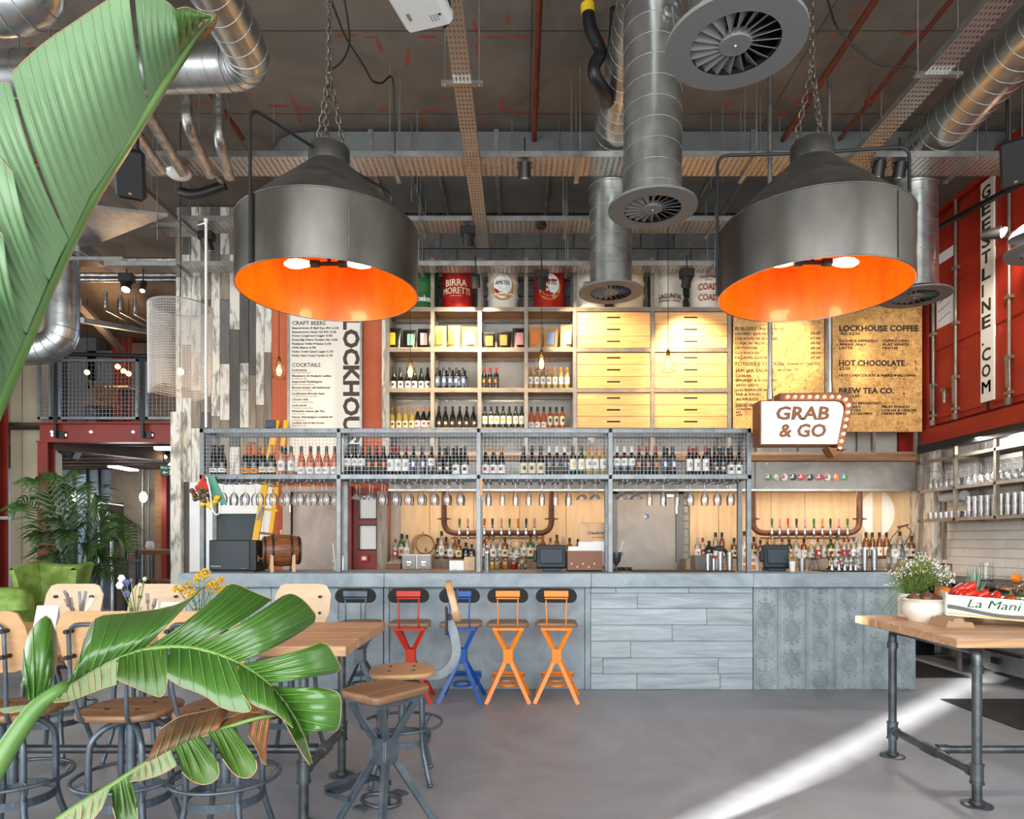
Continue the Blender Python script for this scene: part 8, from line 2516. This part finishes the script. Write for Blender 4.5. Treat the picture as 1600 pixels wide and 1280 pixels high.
ob('top', MB().bbox(PX(162, 12), PX(200, 12), 12, 12.5, PZ(606, 12), PZ(603, 12)), 'pale_chair', t)
ob('leg', MB().cyl((PX(182, 12), 12.25, PZ(606, 12)), (PX(182, 12), 12.25, zbm1 + .03), .03), 'black_metal', t)
for k, (a_, b_) in enumerate(((184, 573), (193, 580), (201, 584), (136, 582), (66, 575), (79, 583))):
 p = W(a_, b_, 12.5)
 t = thing('upstairs_bulb', 'small glowing bulb over the mezzanine, %s of the cluster' % nth(k + 1), 'pendant lamp', p, group='bulbs over the mezzanine')
 ob('bulb', MB().ball(p, .045, 10), 'filament', t)
 ob('cord', MB().cyl(p, (p.x, p.y, CEIL), .006, n=5), 'cable', t)
light('mezz_glow', 'POINT', W(180, 560, 12.0), 60, (1, .62, .34), radius=.2)
light('mezz_glow', 'POINT', W(70, 560, 11.5), 25, (1, .62, .34), radius=.2)
for k in range(4):
 p = [W(165 + k * 23, 456 + k * 5, 10.6), W(165 + k * 23, 483 + k * 3, 10.6), W(236 + k * 10, 520 - k * 3, 13.5)]
 ob('copper_pipe', MB().tube(rounded(p, .06, 3), .03, 8), 'insul_foil', None, label='foil pipe with elbow above the railing, %s from the duct' % nth(k + 1), cat='pipe', group='elbow pipes over the mezzanine', loc=p[0])
for (a, b, lab) in ((W(120, 470, 10.5), W(190, 548, 14), 'dark slanting rail above the mezzanine near the duct'), (W(125, 500, 10.5), W(240, 520, 13), 'pale channel above the mezzanine railing')):
 ob('roof_rail', MB().bar(a, b, .12, .08), 'galv_dull', None, label=lab, cat='rail', loc=a)
# lobby under the mezzanine
Yl_ = 14.0
lp = struct('wall_lobby', MB().box(PX(174, Yl_), PX(244, Yl_), Yl_, Yl_ + .2, 0, zbm0), 'lobby_metal')
for k, px_ in enumerate((80, 116, 137, 156)):
 b_ = (116, 137, 156, 174)[k]
 struct('window_%d' % (k + 3), MB().box(PX(px_, Yl_) + .01, PX(b_, Yl_) - .01, Yl_ + .02, Yl_ + .05, 0, zbm0), 'glass_smoke' if k == 1 else 'lobby_panel')
for k, px_ in enumerate((80, 116, 137, 156)):
 struct('trim_%d' % (k + 3), MB().box(PX(px_ - 1.2, Yl_), PX(px_ + 1.2, Yl_), Yl_ - .03, Yl_ + .06, 0, zbm0), 'black_metal')
struct('trim_7', MB().box(PX(116, Yl_), PX(174, Yl_), Yl_ - .02, Yl_ + .06, PZ(793, Yl_) - .02, PZ(793, Yl_) + .02), 'black_metal')
struct('trim_8', MB().box(PX(244, Yl_), PX(256, Yl_), Yl_ - .05, Yl_ + .1, 0, zbm0), 'timber_beam')
struct('trim_9', MB().box(PX(256, Yl_), PX(264, Yl_), Yl_ - .1, Yl_ + .1, 0, zbm0), 'steel_red')
struct('window_7', MB().box(PX(264, Yl_), PX(290, Yl_), Yl_ + .02, Yl_ + .05, 0, zbm0), 'lobby_panel')
cdt = MB().cyl((PX(224, Yl_), Yl_ - .03, 0), (PX(224, Yl_), Yl_ - .03, zbm0), .025, n=8).cyl((PX(233, Yl_), Yl_ - .02, 0), (PX(233, Yl_), Yl_ - .02, zbm0), .014, n=8)
ob('conduit', cdt, 'galv_dull', None, label='pair of vertical conduits on the metal lobby wall', cat='conduit', loc=(PX(224, Yl_), Yl_, 0))
def globe(px, py, Y, label, arm):
 p = W(px, py, Y)
 t = thing('wall_lamp', label, 'wall lamp', p, group='oval wall lamps')
 ob('globe', MB().ball(p, .075, 14, (1, 1, 1.5)), 'wall_globe', t)
 ob('arm', MB().cyl(p, p + Vector(arm), .02, n=8), 'black_metal', t)
 light('globe_glow', 'POINT', p + Vector((0, -.2, 0)), 14, (1, .84, .62), radius=.1)
globe(224, 777, 13.7, 'glowing oval wall lamp on the metal lobby wall', (-.2, .3, 0))
globe(117.5, 777, 13.9, 'glowing oval wall lamp seen in the lobby glazing', (-.1, .15, 0))
t = thing('exit_sign', 'green fire exit sign hanging in the lobby', 'exit sign', W(262, 745, 11.0))
ob('panel', MB().bbox(PX(250, 11), PX(275.5, 11), 11.0, 11.03, PZ(744, 11), PZ(727, 11)), 'exit_green', t)
put_text(t, 'Fire exit', 262.5, 731, 11.0, 3.6, 'paper_white', 'CENTER', 22, .1)
ob('arrow', MB().prism([(PX(254, 11), PZ(738.5, 11)), (PX(257.5, 11), PZ(735.5, 11)), (PX(257.5, 11), PZ(737.8, 11)), (PX(262, 11), PZ(737.8, 11)), (PX(262, 11), PZ(739.2, 11)), (PX(257.5, 11), PZ(739.2, 11)), (PX(257.5, 11), PZ(741.5, 11))], 'y', 10.997, 10.999), 'paper_white', t)
ob('running_figure', MB().box(PX(265, 11), PX(270, 11), 10.997, 10.999, PZ(742, 11), PZ(735, 11)), 'paper_white', t)
ob('hanger', MB().cyl(W(256, 727, 11.01), W(256, 700, 11.01), .01, n=6), 'black_metal', t)
t = thing('tube_light', 'short white emergency light under the mezzanine joists', 'light', W(258, 700, 10.8))
ob('casing', MB().bbox(PX(239, 10.8), PX(280, 10.8), 10.8, 10.9, PZ(703, 10.8), PZ(695, 10.8), .02), 'led_tube', t)
t = thing('tube_light', 'white strip light further back under the mezzanine', 'light', W(195, 733, 13.0))
ob('casing', MB().bbox(PX(187, 13), PX(204, 13), 12.6, 13.3, PZ(734, 13), PZ(731, 13), .02), 'led_tube', t)
for k, (a_, b_) in enumerate(((258, 714), (266, 727))):
 p = W(a_, b_, 11.5)
 t = thing('lobby_spot', 'small warm spotlight under the mezzanine, %s one' % ('upper', 'lower')[k], 'spotlight', p, group='lobby spotlights')
 ob('lens', MB().ball(p, .03, 8), 'spot_face', t)
 ob('body', MB().cyl(p + Vector((0, .02, .02)), p + Vector((.1, .1, .15)), .035, n=8), 'black_plastic', t)
light('lobby_glow', 'POINT', W(200, 745, 12.0), 40, (.9, .92, 1), radius=.3)
t = thing('lobby_speaker', 'black speaker under the mezzanine beam by the red column', 'loudspeaker', W(113, 700, 10.6))
ob('cabinet', MB().bbox(-.13, .13, -.1, .1, -.16, .16, .02).xf(Matrix.Translation(W(113, 699, 10.6)) @ Matrix.Rotation(radians(28), 4, 'Y')), 'black_plastic', t)
t = thing('menu_stand', 'dark brown menu stand with silver edge and small white sheet', 'menu stand', W(175, 930, 10.6))
ob('panel', MB().bbox(PX(157, 10.6), PX(192, 10.6), 10.6, 10.63, PZ(870, 10.6), PZ(786, 10.6)), 'deck_dark', t)
ob('edge', MB().bar(W(155.5, 880, 10.59), W(155.5, 785, 10.59), .03).bar(W(155.5, 785, 10.59), W(193, 790, 10.59), .02), 'galv', t)
ob('sheet', MB().box(PX(163, 10.6), PX(173, 10.6), 10.59, 10.6, PZ(818, 10.6), PZ(800, 10.6)), 'paper_white', t)
for px_ in (158, 191):
 ob('leg', MB().box(PX(px_ - 1, 10.6), PX(px_ + 1, 10.6), 10.6, 10.63, 0, PZ(868, 10.6)), 'galv_dull', t)
# stair rail and kiosk
t = thing('stair_rail', 'wooden stair handrail with steel posts in the lobby', 'stair rail', W(175, 930, 9.9))
ob('handrail', MB().tube(rounded([W(160, 888, 9.9), W(172, 885, 9.9), W(188, 845, 10.6)], .08, 4), .03, 8), 'timber_beam', t)
ob('post', MB().cyl(W(174, 845, 9.9), (PX(174, 9.9), 9.9, 0), .022, n=8).cyl(W(176, 886, 9.9), (PX(176, 9.9), 9.9, 0), .03, n=8), 'galv', t)
ob('side_panel', MB().box(PX(177, 9.92), PX(191, 9.92), 9.92, 9.97, 0, PZ(868, 9.9)), 'deck_dark', t)
def bench_stool(px, Y, label):
 c = (PX(px, Y), Y, 0)
 t = thing('lobby_stool', label, 'stool', c, group='lobby stools')
 ob('seat', MB().bbox(c[0] - .2, c[0] + .2, Y - .15, Y + .15, .68, .73), 'wood_box', t)
 for sx in (-1, 1):
  for sy in (-1, 1):
   ob('leg', MB().bar((c[0] + sx * .15, Y + sy * .1, .68), (c[0] + sx * .2, Y + sy * .14, 0), .03), 'black_metal', t)
 ob('stretcher', MB().box(c[0] - .18, c[0] + .18, Y - .13, Y - .11, .2, .23), 'black_metal', t)
bench_stool(212, 11.6, 'dark lobby stool beside the slatted chair')
bench_stool(252, 11.8, 'dark lobby stool under the high table')
t = thing('lobby_table', 'dark high table with steel legs in the lobby', 'table', (PX(250, 12), 12, 0))
ob('top', MB().bbox(PX(218, 12), -4.7, 11.9, 12.5, PZ(863, 12) - .04, PZ(859, 12)), 'timber_beam', t)
for px_ in (220, 242, 268):
 ob('leg', MB().box(PX(px_ - 1, 12), PX(px_ + 1, 12), 11.95, 12.0, 0, PZ(862, 12)), 'black_metal', t)
t = thing('lobby_chair', 'brown slatted chair beside the lobby table', 'chair', (PX(205, 11.4), 11.4, 0))
for k in range(4):
 ob('back_slat', MB().bbox(PX(196, 11.4), PX(212, 11.4), 11.4, 11.44, PZ(860 + k * 5, 11.4), PZ(857 + k * 5, 11.4)), 'timber_beam', t)
ob('seat', MB().bbox(PX(194, 11.4), PX(216, 11.4), 11.1, 11.45, PZ(878, 11.4), PZ(874, 11.4)), 'timber_beam', t)
for px_ in (196, 213):
 ob('leg', MB().box(PX(px_, 11.4), PX(px_ + 2, 11.4), 11.38, 11.42, 0, PZ(857, 11.4)), 'black_metal', t)
 ob('leg', MB().box(PX(px_, 11.4), PX(px_ + 2, 11.4), 11.12, 11.16, 0, PZ(876, 11.4)), 'black_metal', t)
t = thing('condiment_pot', 'white condiment pot on the lobby table', 'pot', W(234, 859, 12.1))
ob('pot', MB().lathe([(.06, 0), (.075, .06), (.06, .13), (.05, .15)], 14, W(234, 859, 12.1), True, True), 'white_gloss', t)
# palm
c = Vector((PX(118, 8.6), 8.6, 0))
t = thing('kentia_palm', 'tall dark green palm in a pot behind the armchair', 'palm', c)
ob('pot', MB().lathe([(.17, 0), (.22, .35), (.23, .37), (.2, .37), (.001, .33)], 20, c, True, False), 'stone', t)
rng = random.Random(21)
def frond(tip_px, tip_py, ydep, droop, n=18, L=.36):
 tip = W(tip_px, tip_py, ydep)
 base = c + Vector((rng.uniform(-.06, .06), rng.uniform(-.06, .06), .36))
 top = Vector(((base.x + tip.x) / 2 + (tip.x - base.x) * .1, (base.y + tip.y) / 2, max(base.z, tip.z) + droop))
 path = [base * (1 - s_) ** 2 + top * (2 * s_ * (1 - s_)) + tip * s_ ** 2 for s_ in [i / 24 for i in range(25)]]
 o = ob('frond_stem', MB().tube(path, [.012 * (1 - .75 * i / 24) for i in range(25)], 6), 'palm_green', t)
 m = MB()
 for k in range(n):
  f = .34 + .66 * k / n
  i = f * 24
  p = path[int(i)].lerp(path[min(24, int(i) + 1)], i - int(i))
  d = (path[min(24, int(i) + 1)] - path[max(0, int(i) - 1)]).normalized()
  side = d.cross(Vector((0, -.5, 1))).normalized()
  l = L * sin(pi * (.25 + .7 * k / n)) * rng.uniform(.85, 1.1)
  for s_ in (-1, 1):
   q1 = p + (d * .55 + side * s_ * .75).normalized() * l * .5 + Vector((0, 0, .01))
   q2 = p + (d * .7 + side * s_ * .7).normalized() * l + Vector((0, rng.uniform(-.02, .02), -l * .38))
   w_ = d * .019
   m.add([p - w_ * .4, p + w_ * .4, q1 + w_, q1 - w_, q2], [(0, 1, 2, 3), (3, 2, 4)])
 ob('leaflet', m, 'palm_green', o)
for args in ((22, 800, 8.4, .5), (48, 765, 8.6, .6), (95, 765, 8.8, .7), (50, 860, 8.3, .75), (70, 890, 8.2, .6), (160, 800, 8.5, .8), (212, 866, 8.4, .9), (200, 850, 8.7, .85), (180, 830, 8.9, .7), (150, 870, 8.2, .6), (120, 780, 8.9, .6), (165, 905, 8.0, .5), (190, 905, 8.1, .5), (135, 900, 8.0, .5), (85, 830, 8.3, .6), (110, 850, 8.2, .6), (175, 880, 8.3, .6), (75, 790, 8.8, .6)):
 frond(*args)
# RIGHT: CONTAINER AND KITCHEN
XC = 5.12
ct = thing('shipping_container', 'red shipping container with locking rods above the kitchen', 'container', (XC, 7.4, 2.56))
ob('bottom_rail', MB().bbox(XC - .02, XC + .2, 4.6, 8.62, 2.56, 2.80, .006), 'container_red', ct)
ob('floor_pan', MB().box(XC, 6.58, 4.6, 8.62, 2.6, 2.7), 'container_red', ct)
ob('corner_post', MB().bbox(XC, XC + .14, 8.5, 8.64, 2.80, 5.6, .006), 'container_red', ct)
ob('corner_post', MB().bbox(XC, XC + .14, 5.6, 5.74, 2.80, 5.6, .006), 'container_red', ct)
ob('top_rail', MB().bbox(XC - .03, XC + .2, 4.6, 8.64, 5.4, 5.62, .006), 'container_red', ct)
ob('end_wall', MB().box(XC + .1, 6.58, 8.6, 8.64, 2.7, 5.6), 'container_red', ct)
for (ya, yb) in ((7.5, 8.48), (6.5, 7.44), (5.76, 6.46)):
 d = ob('door', MB().bbox(XC + .03, XC + .08, ya, yb, 2.84, 5.38, .004), 'container_red', ct)
 n = 3
 for k in range(n):
  z0 = 2.9 + k * .84
  ob('door_pressing', MB().bbox(XC + .012, XC + .035, ya + .06, yb - .06, z0, z0 + .72, .012), 'container_red', d)
 ob('door_gasket', MB().box(XC + .025, XC + .04, yb, yb + .03, 2.84, 5.38), 'black_matte', d)
def lock_rod(y):
 m = MB().cyl((XC - .012, y, 2.83), (XC - .012, y, 5.5), .019, n=10)
 o = ob('lock_rod', m, 'shelf_steel', ct)
 for z in (2.95, 3.32, 3.95, 4.6, 5.2):
  ob('rod_bracket', MB().bbox(XC - .04, XC + .04, y - .045, y + .045, z - .02, z + .02, .005), 'shelf_steel', o)
 ob('rod_foot', MB().bbox(XC - .045, XC - .005, y - .03, y + .03, 2.82, 2.9, .006), 'shelf_steel', o)
 h = MB().bar((XC - .04, y, 3.34), (XC - .045, y - .02, 3.0), .03, .02)
 ob('rod_handle', h, 'shelf_steel', o)
for y_ in (8.38, 7.95, 7.08, 6.62):
 lock_rod(y_)
ob('door_hook', MB().tube(rounded([(XC - .0, 8.17, 3.22), (XC - .05, 8.17, 3.22), (XC - .05, 8.1, 3.2), (XC - .05, 8.1, 3.05)], .03, 3), .022, 8), 'shelf_steel', ct)
# vertical banner and stickers
def side_text(s, size, y0, z, x, mat, parent, rot=True, width=None):
 mb = text_mb(s, size, 'LEFT', .004, .001, width=width)
 # lettering on the plane facing -X ; text x runs towards -Y (camera right) ; rotated to read downwards
 out = []
 for p in mb.v:
  if rot:
   out.append((x + p[1], y0 - p[2], z - p[0]))
  else:
   out.append((x + p[1], y0 - p[0], z + p[2]))
 mb.v = out
 return ob('lettering', mb, mat, parent)
bn_ = ob('banner', MB().bbox(XC - .006, XC + .02, 7.32, 7.53, PZ(627, 7.42), 5.36, .002), 'paper_cream', ct, label='white vertical banner with worn black lettering')
for k_, s_ in enumerate('GEESTLINE.COM'):
 side_text(s_, .19, 7.505, 5.22 - k_ * .178, XC - .008, 'ink_dark', bn_, rot=False, width=.03 if s_ in 'I.' else .14)
ob('sticker', MB().box(XC + .005, XC + .012, 8.02, 8.34, 4.0, 4.4), 'paper_white', ct)
for z_ in (4.08, 4.2, 4.3):
 ob('sticker_print', MB().bar((XC + .004, 8.3, z_), (XC + .004, 8.07, z_ + .05), .012, .004), 'badge_blue', ct)
ob('sticker', MB().box(XC + .005, XC + .012, 8.02, 8.36, 4.78, 4.9), 'paper_white', ct)
ob('track_bar', MB().bar((XC - .35, 8.5, PZ(402, 8.5) + .12), (XC - .25, 5.6, 4.75), .06, .04), 'black_metal', ct)
t = thing('container_spotlight', 'bright spotlight shining on the red container doors', 'spotlight', (XC - .3, 6.95, 4.72))
p = Vector((PX(1566, 6.7), 6.7, PZ(363, 6.7)))
ob('lens', MB().cyl(p, p + Vector((.01, -.01, -.01)), .05, n=14), 'spot_face', t)
ob('can', MB().cyl(p + Vector((-.004, .004, .004)), p + Vector((-.12, .12, .02)), .06, .045, n=14), 'black_plastic', t)
light('container_spot', 'SPOT', p + Vector((-.2, -.3, .05)), 70, (1, .86, .66), target=(XC, 7.4, 3.6), spot=radians(100), blend=.7, radius=.05)
t = thing('shade_lamp', 'grey dome shade cut by the frame beside the bright spotlight', 'lamp', W(1604, 360, 6.5))
ob('shade', MB().lathe([(.16, -.06), (.13, .0), (.06, .06), (.03, .08)], 20, W(1606, 362, 6.5), False, True), 'diffuser_grey', t)
# kitchen shelving under the container
XS = 4.92
sh = thing('glass_shelves', 'steel wall shelves crowded with stacked glasses below the container', 'shelving', (XS, 7.4, 1.66))
YP = [8.33, 7.66, 7.0, 6.36]
for y_ in YP:
 for x_ in (XS, XS + .3):
  ob('post', MB().box(x_ - .018, x_ + .018, y_ - .018, y_ + .018, 1.62 if y_ < 8.3 else 1.17, 2.5), 'shelf_steel', sh)
ZS = (1.665, 2.02, 2.37)
for z_ in ZS:
 for x_ in (XS, XS + .3):
  ob('rail', MB().box(x_ - .018, x_ + .018, 6.3, 8.35, z_ - .035, z_), 'shelf_steel', sh)
 if z_ < 2.3:
  ob('shelf_board', MB().box(XS + .018, XS + .34, 6.3, 8.35, z_ - .02, z_ - .002), 'black_metal', sh)
 else:
  ob('shelf_board', MB().box(XS + .018, XS + .34, 6.3, 7.66, z_ - .02, z_ - .002), 'black_metal', sh)
tum = MB().lathe([(.026, 0), (.033, .115), (.031, .115), (.024, .006), (.001, .006)], 12, (0, 0, 0), True, False).mesh('glass_tumbler'); tum.materials.append(MATS['glass_clear'])
rock = MB().lathe([(.034, 0), (.038, .08), (.036, .08), (.032, .008), (.001, .008)], 12, (0, 0, 0), True, False).mesh('glass_tumbler'); rock.materials.append(MATS['glass_clear'])
upg = MB().lathe([(p[0], p[1] + .222) for p in GL['wine']][::-1], 12, (0, 0, 0), False, True).mesh('stemmed_glass'); upg.materials.append(MATS['glass_clear'])
cnt = 0
for lev, z_ in ((1, ZS[0]), (2, ZS[1])):
 for j in range(19):
  y_ = 8.24 - j * .1
  if min(abs(y_ - q) for q in YP) < .035: continue
  for i in range(3):
   x_ = XS + .075 + i * .09
   cnt += 1
   pos = '%s shelf, place %s from the corner, %s' % (('lower', 'upper')[lev - 1], nth(j + 1), ('front', 'middle', 'rear')[i])
   if lev == 2:
    ob('stemmed_glass', upg, None, None, label='upturned stemmed glass, %s' % pos, cat='glass', group='glasses on the kitchen shelves', loc=(x_, y_, z_ - .0015))
   else:
    small = j < 6
    ob('glass_tumbler', rock if small else tum, None, None, label='%s tumbler, %s' % ('low' if small else 'tall', pos), cat='glass', group='glasses on the kitchen shelves', loc=(x_, y_, z_ - .0015))
    if not small and i < 2:
     ob('glass_tumbler', tum, None, None, label='tall tumbler stacked on top, %s' % pos, cat='glass', group='glasses on the kitchen shelves', loc=(x_, y_, z_ + .115))
t = thing('first_aid_roll', 'white paper roll holder under the upper kitchen shelf', 'paper roll', (5.1, 8.2, 1.86))
ob('roll', MB().cyl((5.15, 8.25, 1.93), (5.15, 7.85, 1.93), .06, n=16), 'paper_white', t)
t = thing('added_fill_strip', 'added strip light hidden under the red container to brighten the tiles', 'light', (4.9, 7.2, 2.46))  # added fixture to brighten the tiles, its lip hides the tube
ob('casing', MB().box(4.86, 4.87, 6.2, 8.3, 2.46, 2.56).box(4.87, 4.95, 6.2, 8.3, 2.55, 2.56), 'black_metal', t)
ob('tube', MB().cyl((4.9, 6.25, 2.53), (4.9, 8.25, 2.53), .012, n=8), 'led_tube', t)
light('added_strip_glow', 'AREA', (4.9, 7.2, 2.51), 60, (1, .96, .9), target=(5.25, 7.2, 0), size=.08, size_y=2.0)
# kitchen worktop, appliances
kw = thing('kitchen_counter', 'steel kitchen worktop with dark edge along the tiled wall', 'counter', (5.0, 7.2, 0))
ob('worktop', MB().bbox(4.66, 5.28, 5.0, 8.23, .94, .985), 'black_metal', kw)
ob('worktop_lip', MB().box(4.64, 4.665, 5.0, 8.23, .95, .99), 'steel_brushed', kw)
ob('end_panel', MB().bbox(4.7, 5.28, 6.2, 6.9, 0.12, .9), 'steel_brushed', kw, label='brushed steel dishwasher front')
ob('machine_door', MB().bbox(4.675, 4.7, 6.22, 6.88, .35, .78, .01), 'steel_brushed', kw)
ob('machine_handle', MB().box(4.66, 4.676, 6.3, 6.8, .31, .33).box(4.665, 4.677, 6.6, 6.72, .2, .26), 'black_plastic', kw)
ob('control_panel', MB().box(4.68, 4.7, 6.25, 6.85, .8, .88), 'till_face', kw)
ob('display', MB().box(4.676, 4.681, 6.55, 6.68, .815, .865), 'sticker_blue', kw)
ob('leg', MB().box(4.72, 4.76, 7.3, 7.34, 0, .94), 'steel_brushed', kw)
ob('leg', MB().box(4.72, 4.76, 8.18, 8.22, 0, .94), 'steel_brushed', kw)
ob('under_shelf', MB().bbox(4.7, 5.26, 6.95, 8.22, .28, .31), 'timber_beam', kw)
ob('back_panel', MB().box(5.2, 5.27, 6.95, 7.6, .31, .9), 'kitchen_orange', kw)
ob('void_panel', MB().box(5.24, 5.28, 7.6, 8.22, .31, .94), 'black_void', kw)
t = thing('dish_rack', 'pale blue plastic dish rack under the kitchen worktop', 'dish rack', (4.85, 7.9, .31))
dr = MB()
for k in range(6):
 dr.box(4.72, 4.735, 7.45 + k * .11, 7.5 + k * .11, .31, .42)
dr.box(4.72, 4.735, 7.45, 8.12, .31, .34).box(4.72, 4.735, 7.45, 8.12, .4, .43).box(4.72, 5.15, 7.45, 8.12, .31, .325).box(4.735, 5.15, 7.45, 7.47, .31, .43)
ob('rack', dr, 'crate_blue', t)
t = thing('tray_stack', 'steel trays on the lower kitchen shelf', 'tray', (4.9, 7.15, .31), group=None)
for k in range(3):
 ob('tray', MB().bbox(4.7, 5.15, 6.98, 7.28, .3105 + k * .03, .322 + k * .03), 'steel_bright', t)
t = thing('worktop_orange', 'orange resting on the kitchen worktop beside the glass jug', 'orange', (4.8, 6.6, .985))
ob('fruit', MB().ball((PX(1588, 6.66), 6.66, .985 + .048), .05, 14, (1, 1, .95)), 'orange_fruit', t)
t = thing('glass_jug', 'tall glass jug with black base on the kitchen worktop', 'jug', (4.85, 7.05, .985))
c = (4.85, 7.05, .985)
ob('jug', MB().lathe([(.055, .015), (.058, .03), (.058, .19)], 18, c, True, False), 'glass_jar', t)
ob('base', MB().lathe([(.062, 0), (.062, .015), (.001, .016)], 18, c), 'black_plastic', t)
ob('handle', MB().tube(rounded([(4.85, 6.99, 1.14), (4.85, 6.94, 1.13), (4.85, 6.95, 1.04), (4.85, 6.99, 1.03)], .03, 3), .006, 6), 'glass_jar', t)
ob('brass_lid', MB().lathe([(.035, 0), (.035, .012), (.001, .016)], 14, (4.8, 7.5, .985)), 'brass_dull', None, label='brass lid lying on the kitchen worktop', cat='lid', loc=(4.8, 7.5, .985))
for k in range(3):
 c = (4.95, 8.14 - k * .14, .985)
 t = thing('storage_jar', 'glass storage jar with copper lid at the kitchen corner, %s of three' % nth(k + 1), 'jar', c, group='kitchen corner jars')
 ob('jar', MB().lathe([(.05, 0), (.055, .01), (.055, .13), (.05, .14)], 16, c, True, False), 'glass_jar', t)
 ob('lid', MB().lathe([(.054, .14), (.054, .155), (.001, .158)], 16, c), 'rust_pipe', t)
# floor mats
def floor_mat(x0, x1, y0, y1, label):
 t = thing('floor_mat', label, 'mat', ((x0 + x1) / 2, (y0 + y1) / 2, 0), group='black rubber floor mats')
 ob('sheet', MB().bbox(x0, x1, y0, y1, 0, .012, .004), 'mat_rubber', t)
 rb = MB()
 n = int((x1 - x0) / .035)
 for k in range(n):
  x = x0 + .02 + k * .035
  rb.box(x, x + .012, y0 + .02, y1 - .02, .012, .016)
 ob('rib', rb, 'mat_rubber', t)
floor_mat(PX(1433, 6.9) - .1, 4.62, 6.95, 8.5, 'black ribbed rubber mat behind the bar end')
floor_mat(3.72, 5.2, 5.05, 6.0, 'black ribbed rubber mat under the display table')
